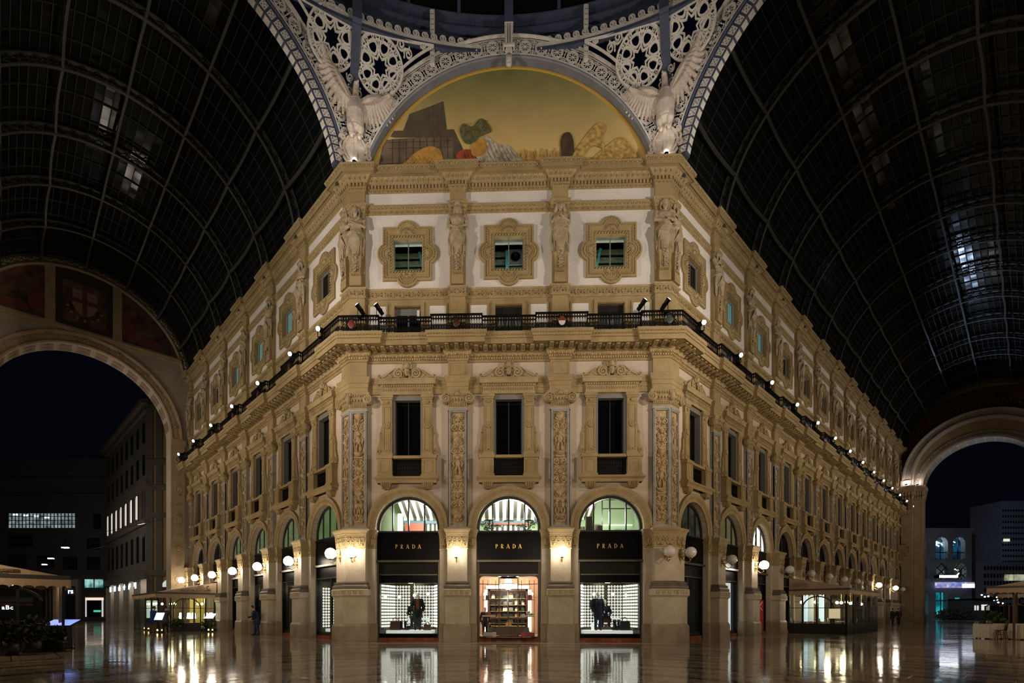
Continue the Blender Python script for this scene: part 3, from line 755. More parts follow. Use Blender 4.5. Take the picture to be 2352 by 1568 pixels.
# ------------------------------------------------------------------ low windows behind the balcony rail
lw = MB(); lw.plate([(-.62,13.9),(.62,13.9),(.62,15.58),(-.62,15.58)], [[(-.56,13.9),(-.03,13.9),(-.03,15.28),(-.56,15.28)], [(.03,13.9),(.56,13.9),(.56,15.28),(.03,15.28)]], .2, .26)
CURT = plain('grey curtain', (.30,.28,.24), .8)
for k in range(3):
    t = T('window', 13.9); t.part('frame', lw, (GREYF, FRAME, FRAME)[k]).part('pane', MB().box(-.6,.6,.23,.24,13.9,15.4), DGLASS if k == 0 else GLASS, 'dark glass')
    if k:
        c_ = MB()
        R_ = [[(-.6+1.2*i/40, .36+.03*sin(i*1.1), z) for i in range(41)] for z in (13.9, 15.5)]
        c_.rings(R_, 0, True, False, False); t.part('curtain', c_, CURT, 'pale curtain')
    else: t.part('white_box', MB().box(.42,.54,.08,.16,15.0,15.45), MIRROR, 'white box fixed high in the window')
    t.put(W['F'] @ tr(wx('F', k)), 'low window behind the balcony railing, '+bayphrase('F', k), 'window', 'low windows behind the balcony railing', 'structure', name=nextwin())
bk_ = MB().box(-7,7,.6,.65,13.8,15.8); tag(ob('mezzanine_room', bk_.mesh('room', ROOMD)), 'dark room behind the low windows of the front', 'room', kind='structure')
# ------------------------------------------------------------------ archivolts + fan windows
t = T('archway', 5.18)
av = MB(); av.arcprof(0, AZ, [(1.49,.3),(1.49,-.07),(1.54,-.09),(1.60,-.09),(1.61,-.11),(1.74,-.11),(1.75,-.13),(1.85,-.16),(1.90,-.15),(1.90,.02)], 0, PI, 40)
for f in (-1, 1): av.box(f*1.49 if f > 0 else -1.88, 1.88 if f > 0 else -1.49, -.12, .02, 5.18, AZ+.01)
be = MB()
for i in range(56):
    a = PI*(i+.5)/56; be.ell((1.675*cos(a), -.115, AZ+1.675*sin(a)), .028, 5, 3)
t.part('archivolt', av, STONE2).sub('bead_row', be, STONE2)
for w, k in BAYS:
    t.put(W[w] @ tr(wx(w, k)), 'round stone arch over the shopfront, '+bayphrase(w, k), 'arch', 'round arches of the arcade', 'structure')
def fan(glass_mat, z0=5.16):
    f_ = MB(); f_.annulus(0, AZ, 1.36, 1.50, .22, .40, 0, PI, 36)
    f_.box(-1.5,1.5,.18,.42,z0-.10,z0+.02)
    for x in (-.75, 0, .75):
        h = sqrt(1.4**2-x*x); f_.box(x-.03, x+.03, .24, .36, z0, AZ+h)
    f_.box(-1.5,-1.36,.22,.40,z0,AZ); f_.box(1.36,1.5,.22,.40,z0,AZ)
    g_ = MB(); g_.plate([(-1.40,z0)]+arcpts(0, AZ, 1.40, PI, 0, 28)+[(1.40,z0)], [], .30, .31)
    return f_, g_
GREENL = stone('green lit curtain', (.10,.2,.1), (.2,.3,.15), 3.)
def litwin(name, c1, c2, st, scale=3.):
    m, nt, b = newmat(name); tc = N(nt, 'ShaderNodeTexCoord'); n1 = N(nt, 'ShaderNodeTexNoise'); n1.inputs['Scale'].default_value = scale
    nt.links.new(tc.outputs['Object'], n1.inputs['Vector']); cr = N(nt, 'ShaderNodeValToRGB'); cr.color_ramp.elements[0].color = (*c1,1); cr.color_ramp.elements[1].color = (*c2,1)
    cr.color_ramp.elements[0].position = .35; cr.color_ramp.elements[1].position = .65
    nt.links.new(n1.outputs['Fac'], cr.inputs[0]); nt.links.new(cr.outputs[0], b.inputs['Emission Color']); b.inputs['Emission Strength'].default_value = st; m.cycles.emission_sampling = 'NONE'
    b.inputs['Base Color'].default_value = (.02,.03,.02,1); b.inputs['Roughness'].default_value = .15
    return m
LITG = litwin('green lit glass', (.10,.17,.06), (.15,.24,.09), .6, .8)
LITG2 = litwin('speckled green lit glass', (.07,.11,.04), (.34,.42,.22), .42, 28.)
LITY = litwin('speckled yellow lit glass', (.10,.09,.03), (.34,.30,.13), .34, 28.)
LITW = emit('white lit glass', (1.,.95,.86), 1.1)
LITD = litwin('dim lit glass', (.008,.009,.007), (.05,.05,.038), .5, 2.)
f_, g_ = fan(None)
LABF = {}
for w, k in BAYS:
    gm, lb = DGLASS, 'dark glass'
    if w == 'F': gm, lb = GLASS, 'clear glass'
    if w == 'L': gm, lb = ((LITG,'green lit glass'),(LITG2,'green speckled glass'),(LITG2,'bright green speckled glass'),(LITG2,'green speckled glass'),(DGLASS,'dark green glass'),(DGLASS,'dark glass'))[k]
    if w == 'R': gm, lb = {0:(LITD,'dim glass'),1:(LITY,'yellow speckled glass'),2:(LITW,'bright white glass')}.get(k, (DGLASS,'dark glass'))
    t = T('window', 5.06); t.part('frame', f_, FRAME).part('pane', g_, gm, lb)
    if (w, k) == ('R', 2):
        fg = MB()
        for zz, r_ in ((5.3,.05),(5.6,.10),(5.85,.05),(6.05,.09),(6.3,.04)): fg.ell((-.1,.27,zz), (r_,.015,.17), 7, 5)
        t.part('painted_figure', fg, FRAME, 'dark silhouette shape on the glass')
    t.put(W[w] @ tr(wx(w, k)), 'half-round fan window with three bars, '+bayphrase(w, k), 'window', 'fan windows above the shops', 'structure', name=nextwin())
# ------------------------------------------------------------------ shop signs, shopfronts and their interiors
def stroke(mb, p, q, w, y=-.012):
    a, b = Vector((p[0],0,p[1])), Vector((q[0],0,q[1])); d = (b-a).normalized(); n = Vector((-d.z,0,d.x))*w/2
    mb.hexa([(a-n)+Vector((0,.012,0)), (b-n)+Vector((0,.012,0)), (b-n)+Vector((0,y,0)), (a-n)+Vector((0,y,0))], [(a+n)+Vector((0,.012,0)), (b+n)+Vector((0,.012,0)), (b+n)+Vector((0,y,0)), (a+n)+Vector((0,y,0))])
def bowl(mb, cx, cz, rx_, rz_, w):
    mb.rings([[(cx+(rx_-w)*cos(a), -.012, cz+(rz_-w*.35)*sin(a)), (cx+rx_*cos(a), -.012, cz+rz_*sin(a)), (cx+rx_*cos(a), .012, cz+rz_*sin(a)), (cx+(rx_-w)*cos(a), .012, cz+(rz_-w*.35)*sin(a))] for a in [-PI/2+PI*i/12 for i in range(13)]], 0, False)
def letters_prada(h):
    mb = MB()
    def P_(x, R=False):
        stroke(mb, (x+.03,0), (x+.03,1), .14); bowl(mb, x+.08, .72, .34, .28, .13); stroke(mb, (x+.0,.97), (x+.12,.97), .06); stroke(mb, (x+.05,.46), (x+.12,.46), .05)
        stroke(mb, (x-.07,.02), (x+.14,.02), .04); stroke(mb, (x-.07,.98), (x+.1,.98), .04)
        if R: stroke(mb, (x+.14,.46), (x+.46,.0), .14)
    def A_(x):
        stroke(mb, (x+.34,1), (x+.04,0), .06); stroke(mb, (x+.32,1.), (x+.64,0), .15); stroke(mb, (x+.14,.30), (x+.54,.30), .05)
        stroke(mb, (x-.05,.02), (x+.14,.02), .04); stroke(mb, (x+.5,.02), (x+.74,.02), .04)
    def D_(x):
        stroke(mb, (x+.03,0), (x+.03,1), .14); bowl(mb, x+.06, .5, .54, .5, .15); stroke(mb, (x-.07,.02), (x+.1,.02), .04); stroke(mb, (x-.07,.98), (x+.1,.98), .04)
    x = 0
    P_(0); P_(1.22, True); A_(2.40); D_(3.88); A_(5.10)
    mb.xf(Matrix.Translation((-2.9*h, 0, 0)) @ Matrix.Scale(h, 4)); return mb
def sgn(h, z):
    l = letters_prada(h); l.xf(tr(0, .155, z)); return l
BACKW = {}
def shopfront(sign=True, z_bot=.18):
    """black fascia, strips, reveals: returns dict of part meshes"""
    bd = MB().box(-1.47,1.47,.16,.36,3.80,5.08); bd.box(-1.47,1.47,.12,.20,5.02,5.10)
    st = MB().box(-1.52,1.52,.04,.30,3.70,3.80); st.box(-1.36,1.36,.20,.34,3.10,3.15)
    pn = MB().box(-1.40,1.40,.26,.40,3.15,3.70); pn.box(-1.42,-1.36,.2,.42,.2,3.7); pn.box(1.36,1.42,.2,.42,.2,3.7)
    fr = MB(); fr.box(-1.50,-1.40,.18,.5,0,3.8); fr.box(1.40,1.50,.18,.5,0,3.8)
    return bd, st, pn, fr
bd, st, pn, fr = shopfront()
LET = sgn(.205, 4.34)
tS = T('shop_sign', 3.70); tS.part('sign_board', bd, BLACK).part('lettering', LET, GOLD, 'gold capital letters').part('metal_strip', st, STRIP)
tN = T('shop_sign', 3.70); tN.part('sign_board', bd, BLACK).part('metal_strip', st, STRIP)
for k in range(3):
    tS.put(W['F'] @ tr(wx('F', k)), 'black fascia with gold capital lettering, '+bayphrase('F', k), 'sign', 'shop fascias')
for k in (0, 1): tS.put(W['R'] @ tr(wx('R', k)), 'black fascia with gold capital lettering, '+bayphrase('R', k), 'sign', 'shop fascias')
for k in range(NL): tN.put(W['L'] @ tr(wx('L', k)), 'plain black shop fascia, '+bayphrase('L', k), 'sign', 'shop fascias')
PALE = plain('dull grey sign letters', (.16,.155,.14), .5)
for k in range(2, NR):
    q = tN.put(W['R'] @ tr(wx('R', k)), ('plain black shop fascia, ' if k not in (3, 4) else 'black fascia with tall thin grey letters, ')+bayphrase('R', k), 'sign', 'shop fascias')
    if k == 3: ob('lettering', text_mesh('BIFFI', .62, PALE, .01), q, tr(-.1,.15,.30))
    if k == 4:
        ob('lettering', text_mesh('CAFFE', .5, PALE, .01), q, tr(0,.15,.2)); q['label'] = 'black fascia with grey letters under a blue disc, fifth bay right wing'
        d_ = MB(); d_.lathe([(.26,0),(.26,-.05),(.001,-.06)], (0,.15,1.0), 18, axis='y'); ob('disc', d_.mesh('disc', emit('blue disc', (.05,.12,.4), .25)), q)['label'] = 'deep blue disc'
# shopfront shells
GOLDW = plain('gold brown display wall', (.075,.052,.018), .35, .3)
RINGL = emit('white light ring', (1.,.93,.80), 1.25)
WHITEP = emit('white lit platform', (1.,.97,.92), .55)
GLOBEW = emit('small white globe light', (1.,.95,.88), 4.)
CEILD = plain('dark display ceiling', (.03,.025,.02), .6)
SKINM = plain('white mannequin', (.85,.83,.80), .35)
def lathe_ring(mb, x, y, z, r, axis):
    P_ = [2*PI*j/12 for j in range(12)]
    if axis == 'y': mb.tube([(x+r*cos(a), y, z+r*sin(a)) for a in P_], r*.42, 5, loop=True, flat=r*.42)
    else: mb.tube([(x, y+r*cos(a), z+r*sin(a)) for a in P_], r*.42, 5, loop=True)
def ringwall(x0, x1, y, z0, z1, nx, nz, axis='y', skip=()):
    mb = MB()
    for i in range(nx):
        if i in skip: continue
        for j in range(nz):
            u = x0+(x1-x0)*(i+.5)/nx; z = z0+(z1-z0)*(j+.5)/nz
            if axis == 'y': lathe_ring(mb, u, y, z, .041, 'y')
            else: lathe_ring(mb, y, u, z, .041, 'x')
    return mb
def display_front(k):
    t = T('shopfront', 0.)
    base = MB().box(-1.40,1.40,.24,.46,.17,.36); red = MB().box(-1.42,1.42,.20,.5,0,.17)
    blk = MB().box(-1.40,1.40,.30,.5,2.74,3.12)
    t.part('fascia_panel', pn, BLACK2).part('roller_blind', blk, BLACK).part('frame', fr, STRIP).part('pane', MB().box(-1.40,1.40,.36,.375,.36,2.78), GLASS, 'clear glass').part('base', base, BLACK).part('threshold', red, REDM, 'red marble threshold')
    t.put(W['F'] @ tr(wx('F', k)), 'black framed display window, '+bayphrase('F', k), 'shopfront', 'shopfronts of the corner front')
    x0 = wx('F', k)
    # display box
    d = T('display_wall', .36)
    sh = MB().box(-1.45,1.45,1.95,2.0,.36,2.9); sh.box(-1.45,-1.40,.42,1.95,.36,2.9); sh.box(1.40,1.45,.42,1.95,.36,2.9); sh.box(-1.45,1.45,.42,2.0,.30,.36)
    ce = MB().box(-1.45,1.45,.42,2.0,2.82,2.88)
    ri = ringwall(-.95,.95,1.93,.62,2.72,13,14,'y',(5,) if k == 0 else (7,))
    for s_ in (-1, 1):
        a_ = math.atan2(1.33, .43); Ms = tr(s_*.95, 1.93, 0) @ Matrix.Rotation(-s_*a_, 4, 'Z') if s_ > 0 else tr(s_*.95, 1.93, 0) @ Matrix.Rotation(PI+a_, 4, 'Z') @ Matrix.Scale(1, 4)
        ri.join(ringwall(.04,1.4,0,.62,2.72,9,14,'y').xf(Ms)); sh.join(MB().box(0,1.42,(.02 if s_ > 0 else -.05),(.05 if s_ > 0 else -.02),.36,2.9).xf(Ms))
    d.part('panel', sh, GOLDW, 'gold brown panels').part('ceiling_panel', ce, CEILD).part('ring_light_grid', ri, RINGL, 'rows of small white ring lights')
    r_ = d.put(W['F'] @ tr(x0), 'display wall of small white ring lights, %s shop window' % ('left' if k == 0 else 'right'), 'display')
    for c_ in r_.children:
        if c_.name.startswith('ring_light_grid'): c_['kind'] = 'stuff'
    def thing(nm, mb, mat, lab, cat, grp=None): return tag(ob(nm, mb.mesh(nm, mat), None, W['F'] @ tr(x0)), lab, cat, grp)
    sd = 'left' if k == 0 else 'right'
    thing('display_platform', MB().box(-1.15,1.05,.60,1.85,.361,.50) if k == 0 else MB().box(-1.15,1.15,.60,1.85,.361,.50), WHITEP, 'long low white platform in the %s shop window' % sd, 'platform')
    m = -1 if k == 0 else 1
    b1 = MB(); b1.box(-.65,.82,1.45,1.85,.80,.86); b1.box(-.6,-.5,1.5,1.8,.501,.80); b1.box(.68,.78,1.5,1.8,.501,.80)
    thing('display_bench', b1, WHITEP, 'narrow white bench in the %s shop window' % sd, 'bench')
    b2 = MB(); b2.box(-.30,.75,1.52,1.80,1.02,1.09); b2.box(-.28,-.2,1.55,1.75,.862,1.02); b2.box(.66,.74,1.55,1.75,.862,1.02)
    thing('display_step', b2, WHITEP, 'upper white step on the bench, %s shop window' % sd, 'platform')
    for i, (gx, gy, gz) in enumerate(((-1.25,.9,2.1),(-.62,1.2,2.12),(.05,1.5,2.2),(.78,1.2,2.26)) if k == 0 else ((-1.2,.9,2.62),(-.55,1.3,2.25),(.30,1.1,2.24),(.92,1.0,2.18))):
        g = MB(); g.ell((0,0,0), .075, 10, 8); q = thing('display_globe', g, GLOBEW, 'small white globe light, %s from the left, %s shop window' % (ORD[i], sd), 'lamp', 'globe lights in the shop windows')
        q.matrix_world = W['F'] @ tr(x0+gx, gy, gz); st_ = MB().tube([(0,0,.07),(0,0,2.83-gz)], .006, 4); ob('stem', st_.mesh('stem', BRASS), q)
    return x0
display_front(0); display_front(2)
# lights inside the displays
def lamp(name, kind, loc, energy, color, size=.1, rot=None, spot=None, blend=.5):
    l = bpy.data.lights.new(name, kind); l.energy = energy; l.color = color
    if kind == 'AREA': l.size = size
    else: l.shadow_soft_size = size
    if spot: l.spot_size = math.radians(spot); l.spot_blend = blend
    o = bpy.data.objects.new(name, l); C.objects.link(o); o.location = loc
    if rot is not None: o.rotation_euler = rot
    return o
def aim(o, tgt):
    d = Vector(tgt)-o.location; o.rotation_euler = d.to_track_quat('-Z', 'Y').to_euler(); return o
for x0 in (-B, B): lamp('display_downlight', 'POINT', (x0, .8, 2.7), 16, (1,.93,.82), .12)
# ------------------------------------------------------------------ figures
def limb(mb, pts, rs, n=8):
    mb.tube(pts, rs, n)
    for p, r in zip(pts, rs): mb.ell(p, r*.99, n, 5)
def loft(mb, st, n=20, fold=0, amp=.0, ph=0.):
    """st: (z, rx, ry, cx, cy)"""
    R = []
    for i, s_ in enumerate(st):
        z, a, b, cx, cy = s_; k = i/(len(st)-1)
        R.append([(cx+a*(1+amp*k*cos(fold*2*PI*j/n+ph))*cos(2*PI*j/n), cy+b*(1+amp*k*cos(fold*2*PI*j/n+ph))*sin(2*PI*j/n), z) for j in range(n)])
    mb.rings(R)
def fingers(mb, c, d, up, s=1.):
    """five short unequal fingers leaving a palm at c along d"""
    c, d, up = Vector(c), Vector(d).normalized(), Vector(up).normalized(); w = d.cross(up)
    for i, L in enumerate((.065,.078,.074,.058)):
        b = c+w*((i-1.5)*.021*s)+d*.03*s
        mb.tube([b, b+d*L*.5*s, b+d*L*.85*s-up*.02*s], [.011*s,.010*s,.008*s], 5)
    b = c-w*.04*s; mb.tube([b, b-w*.02*s+d*.03*s, b-w*.018*s+d*.055*s], [.012*s,.011*s,.009*s], 5)
def statue(var):
    mb = MB(); top = 2.30
    beard = var in (1, 3)
    # head with face
    hz = 2.22; hy = -.16
    mb.ell((0,hy,hz), (.125,.145,.17), 14, 10); mb.ell((0,hy-.13,hz-.02), (.025,.04,.05), 6, 5); mb.ell((0,hy-.11,hz-.09), (.05,.03,.016), 7, 5); mb.ell((0,hy-.09,hz-.14), (.05,.045,.035), 7, 5)
    for f in (-1, 1): mb.ell((f*.05,hy-.105,hz+.045), (.035,.025,.014), 6, 4); mb.ell((f*.125,hy,hz-.01), (.02,.03,.04), 6, 4)
    limb(mb, [(0,hy+.02,hz-.1),(0,-.10,1.98)], [.075,.085])
    if var == 0:      # crowned woman with long hair
        mb.lathe([(.13,.0),(.15,.06),(.15,.14),(.10,.15),(.02,.16)], (0,hy+.02,hz+.10), 12)
        for f in (-1, 1): mb.tube([(f*.11,hy+.02,hz+.1),(f*.15,hy+.03,hz-.08),(f*.15,-.1,hz-.26),(f*.13,-.16,hz-.40)], [.05,.055,.05,.02], 7)
        mb.ell((0,hy+.06,hz+.04), (.14,.13,.16), 12, 8)
    elif var == 2:    # veiled woman
        R = []
        mb.ell((0,hy+.06,hz+.05), (.165,.16,.17), 12, 8)
        for f in (-1, 1): mb.tube([(f*.13,hy-.02,hz+.1),(f*.18,hy+.02,hz-.1),(f*.24,-.08,hz-.3),(f*.30,-.10,1.6),(f*.33,-.1,1.2)], [.06,.08,.1,.09,.07], 7)
    else:             # bearded man, long hair
        mb.ell((0,hy+.05,hz+.05), (.15,.15,.16), 12, 8)
        for f in (-1, 1): mb.tube([(f*.12,hy+.0,hz+.1),(f*.17,hy+.02,hz-.05),(f*.17,hy,hz-.25)], [.05,.06,.04], 6)
        for x in (-.06,-.02,.02,.06): mb.tube([(x,hy-.11,hz-.1),(x*1.2,hy-.13,hz-.22),(x*.6,hy-.10,hz-.36)], [.035,.035,.012], 6)
        if var == 3: mb.lathe([(.16,-.02),(.17,.05),(.13,.14),(.02,.2)], (0,hy+.02,hz+.05), 12)
    # torso
    loft(mb, [(1.02,.33,.25,0,-.12),(1.15,.34,.25,0,-.12),(1.34,.265,.20,0,-.10),(1.55,.29,.22,0,-.11),(1.75,.33,.22,0,-.10),(1.88,.33,.18,0,-.08),(1.97,.20,.13,0,-.08)], 18)
    if var in (0, 2):
        for f in (-1, 1): mb.ell((f*.13,-.28,1.66), (.11,.09,.11), 9, 7)
    else:
        for f in (-1, 1): mb.ell((f*.14,-.25,1.72), (.14,.08,.10), 9, 7)
    # arms
    if var == 0: A = [[(-.36,-.08,1.86),(-.43,-.16,1.46),(-.03,-.40,1.22)], [(.36,-.08,1.86),(.43,-.16,1.46),(.06,-.38,1.26)]]
    elif var == 1: A = [[(-.37,-.08,1.86),(-.42,-.20,1.44),(.16,-.36,1.70)], [(.37,-.08,1.86),(.42,-.20,1.42),(-.16,-.38,1.58)]]
    elif var == 2: A = [[(-.36,-.08,1.86),(-.40,-.18,1.48),(-.05,-.36,1.72)], [(.36,-.08,1.86),(.40,-.2,1.46),(.04,-.38,1.66)]]
    else: A = [[(-.37,-.08,1.86),(-.43,-.20,1.46),(.02,-.40,1.34)], [(.37,-.08,1.86),(.43,-.18,1.44),(.10,-.40,1.44)]]
    for a in A:
        limb(mb, a, [.105,.082,.055]); mb.ell(a[2], (.06,.05,.045), 8, 6); mb.ell(a[0], (.13,.13,.13), 9, 7)
        d = Vector(a[2])-Vector(a[1]); fingers(mb, Vector(a[2])+Vector((0,-.02,0)), d, (0,-1,.2), 1.35)
    # drapery: sash and fanning folds down to the hem
    mb.tube([(.36*cos(a), -.12+.28*sin(a), 1.10+.03*cos(3*a)) for a in [2*PI*j/24 for j in range(24)]], .055, 6, loop=True)
    loft(mb, [(1.14,.33,.25,0,-.12),(.9,.36,.28,0,-.12),(.6,.345,.28,0,-.11),(.3,.32,.27,0,-.10),(.0,.30,.26,0,-.09)], 66, 11, .15, var*.8)
    kx = (0, 0, -.05, -.12)[var]
    for i in range(11):
        u = -1+2*i/10
        x1 = u*.34; y1 = -.12-.25*sqrt(max(.05, 1-u*u))
        mb.tube([(kx+u*.05,-.42,1.12),(kx+u*.20,-.45,.82),(x1*.95,y1-.06,.45),(x1*.9,y1-.03,.06+.07*abs(u)-.04)], [.02,.026,.03,.018], 6)
    for f in (-1, 1): mb.tube([(f*.33,-.2,1.12),(f*.40,-.18,.8),(f*.36,-.16,.4),(f*.37,-.15,.12)], [.05,.06,.05,.04], 6)
    if var in (2, 3): 
        s_ = 1 if var == 3 else -1
        for j in range(5): mb.tube([(s_*-.34,-.14,1.84-.1*j),(s_*-.05,-.34-.02*j,1.52-.09*j),(s_*.30,-.28,1.20-.04*j)], [.035,.035,.03], 6)
    return mb
def garland():
    mb = MB()
    rr = random.Random(5)
    for i in range(15):
        z = -.02-.045*i; s_ = 1-.03*i
        for j in range(3): mb.ell((rr.uniform(-.09,.09)*s_, -.34-rr.uniform(0,.05), z), (.055*s_,.05,.045*s_), 7, 5)
    for f in (-1, 1):
        for j in range(4): frond(mb, (f*.05,-.08-.12*j), -PI/2+f*.9, .16, .07, -.34)
    return mb
ZS = 17.67
tC = []
for var in range(4):
    t = T('caryatid', 16.38)
    fig = remesh(statue(var), .0135, STATUE, 'figure', 1); fig.transform(tr(0, -.14, ZS-16.38) @ Matrix.Diagonal((1,.85,1,1)))
    g = garland().xf(tr(0, -.03, ZS))
    hm = MB()
    for (za, zb, wa, wb, ya, yb) in ((16.40,16.80,.27,.27,-.48,-.48),(16.80,16.98,.25,.25,-.46,-.46),(16.98,ZS+.05,.22,.30,-.44,-.54)):
        hm.hexa([(-wa,0-.25,za),(wa,-.25,za),(wa,ya,za),(-wa,ya,za)], [(-wb,-.25,zb),(wb,-.25,zb),(wb,yb,zb),(-wb,yb,zb)])
    for i in range(6): hm.box(-.2+.068*i, -.16+.068*i, -.50, -.46, 16.84, 16.94)
    for f in (-1, 1): hm.bar((f*.16,-.45,17.05), (f*.21,-.51,17.6), .03, .03)
    hm.xf(tr(0, .02, 0) @ Matrix.Diagonal((1,.78,1,1))); t.part('figure', fig, None).part('fruit_garland', g, STATUE).part('tapered_pedestal', hm, STONE)
    tC.append(t)
DESC = ['crowned woman statue with clasped hands', 'bearded man statue with arms crossed', 'veiled woman statue with raised hands', 'capped bearded man statue in draped toga']
def statues():
    cyc = {'F': [0, 2], 'L': [3, 1, 2, 0, 3, 1], 'R': [1, 3, 0, 2, 1, 0, 3, 2, 1, 3, 0, 2, 1]}
    for w, k in PILS:
        v = cyc[w][k if w == 'F' else k-1]
        tC[v].put(W[w] @ tr(px_(w, k)), DESC[v]+', '+pilphrase(w, k), 'statue', 'statues on tapered pedestals')
    for sd, w in ((-1, 'L'), (1, 'R')):
        sdn = 'left' if sd < 0 else 'right'
        v = 1 if sd < 0 else 3
        tC[v].put(tr(sd*(HW-.22), 0, 0), DESC[v]+', facing the hall at the %s corner' % sdn, 'statue', 'statues on tapered pedestals')
        v = 0 if sd < 0 else 1
        tC[v].put(W[w] @ tr(sd*.24), DESC[v]+', facing the wing at the %s corner' % sdn, 'statue', 'statues on tapered pedestals')
statues()
# ------------------------------------------------------------------ eagles
def eagle():
    mb = MB()
    limb(mb, [(0,-.1,1.75),(0,-.12,2.3),(0,-.12,2.75),(0,-.16,3.1)], [.36,.42,.34,.17], 12)
    limb(mb, [(0,-.16,3.1),(0,-.2,3.38),(.02,-.22,3.5)], [.17,.14,.13], 10)
    mb.ell((.03,-.24,3.55), (.13,.16,.12), 10, 7); mb.tube([(.06,-.36,3.56),(.1,-.46,3.53),(.11,-.5,3.45)], [.06,.045,.015], 7)
    for f in (-1, 1):
        limb(mb, [(f*.18,-.16,1.9),(f*.22,-.26,1.55),(f*.17,-.24,1.2)], [.22,.17,.10], 9)
        for j in range(3): mb.tube([(f*.17,-.26,1.2),(f*.17+.1*(j-1),-.42,1.17),(f*.17+.13*(j-1),-.46,1.06)], [.045,.04,.02], 6)
    for j in range(5): frondz(mb, (-.12+.06*j,.02,1.7), (-.1+.05*j,.02,1.0), .10)
    # wings: three tiers of feathers
    def wing(f, root, tip, spread, dz):
        root, tip = Vector(root), Vector(tip)
        limb(mb, [root, root.lerp(tip,.35)+Vector((0,-.03,.10)), root.lerp(tip,.7)+Vector((0,0,.06)), tip], [.26,.24,.17,.06], 8)
        n = 15
        for i in range(n):
            u = i/(n-1); b = root.lerp(tip, .05+.93*u)
            a = spread[0]+(spread[1]-spread[0])*u**1.3
            L = (.72+.55*sin(PI*min(1,u*1.15)**.8)) if i < n-1 else .6
            d = Vector((f*cos(a), .0, sin(a)))
            for L_, o_, w_ in ((L,.06,.105),(L*.66,-.02,.125),(L*.40,-.10,.14)):
                frondz(mb, b+Vector((0,o_,0)), b+d*L_*dz+Vector((0,o_-.02,0)), w_)
    wing(-1, (-.28,-.08,2.75), (-1.45,-.62,4.15), (-1.75,-.75+PI*.62), .82)
    wing(1, (.28,-.08,2.75), (1.35,-.62,3.05), (-1.7,.15), .85)
    return mb
def frondz(mb, a, b, w):
    a, b = Vector(a), Vector(b); m = a.lerp(b,.6)
    mb.tube([a, m, b], [w*.7, w, w*.35], 6, flat=None)
def shield():
    mb = MB()
    R = []
    for s_, y in ((1.18,0),(1.18,-.10),(1.08,-.18),(1.0,-.14),(.97,-.14)):
        R.append([(.46*s_*cos(a)*(1+.05*cos(4*a)), y, .72+.60*s_*sin(a)) for a in [2*PI*j/40 for j in range(40)]])
    mb.rings(R); mb.ell((0,-.10,.72), (.47,.12,.60), 20, 12)
    mb.bar((0,-.215,.2),(0,-.215,1.25),.13,.05); mb.bar((-.40,-.19,.78),(.40,-.19,.78),.05,.13)
    for f in (-1, 1):
        mb.spiral((f*.56,1.1), .13, 1.4, .05, f, PI, -.08, flat=.06); mb.spiral((f*.58,.5), .15, 1.4, .05, -f, PI, -.08, flat=.06); mb.tube([(f*.58,-.06,1.0),(f*.66,-.06,.8),(f*.6,-.06,.6)], .06, 6); mb.tube([(f*.5,-.06,.3),(f*.3,-.06,.06),(0,-.06,0)], .07, 6)
    mb.box(-.42,.42,-.2,.3,-.02,.10)
    return mb
eg_ = eagle(); em = remesh(eg_, .02, EAGLE, 'eagle', 1)
sm_ = shield().mesh('shield', EAGLE)
eg2 = eagle().mapv(lambda x, y, z: (-x, y, z)); em2 = remesh(eg2, .02, EAGLE, 'eagle', 1)
UPL = emit('bright uplight lens', (1.,.97,.92), 12.)
for sd, me in ((-1, em), (1, em2)):
    t = T('stone_eagle', 0); t.part('eagle_body', me, None).part('shield', sm_, EAGLE, 'oval cartouche shield with a cross')
    bx, by = sd*(HW-.26), -.50
    M_ = tr(bx, by, 21.70) @ rz(-sd*22.5)
    t.put(M_, 'stone eagle with spread wings on an oval shield, %s corner of the cornice' % ('left' if sd < 0 else 'right'), 'statue', 'stone eagles on the cornice corners')
    u = T('uplight', 0); u.part('housing', MB().lathe([(.10,0),(.10,.02),(.07,.03)], (0,0,0), 12), BLACK).part('lens', MB().ell((0,0,.09), .085, 10, 6), UPL, 'glowing lens')
    u.put(tr(bx-sd*.06, by-.30, 21.69), 'small bright uplight at the foot of the %s eagle' % ('left' if sd < 0 else 'right'), 'lamp', 'uplights below the eagles')
    lamp('eagle_uplight', 'SPOT', (bx-sd*.5, by-1.3, 21.9), 60, (1,.93,.85), .1, spot=110, blend=.8)
    aim(bpy.context.scene.objects[[o.name for o in bpy.data.objects if o.name.startswith('eagle_uplight')][-1]], (bx, by+.1, 25.0))
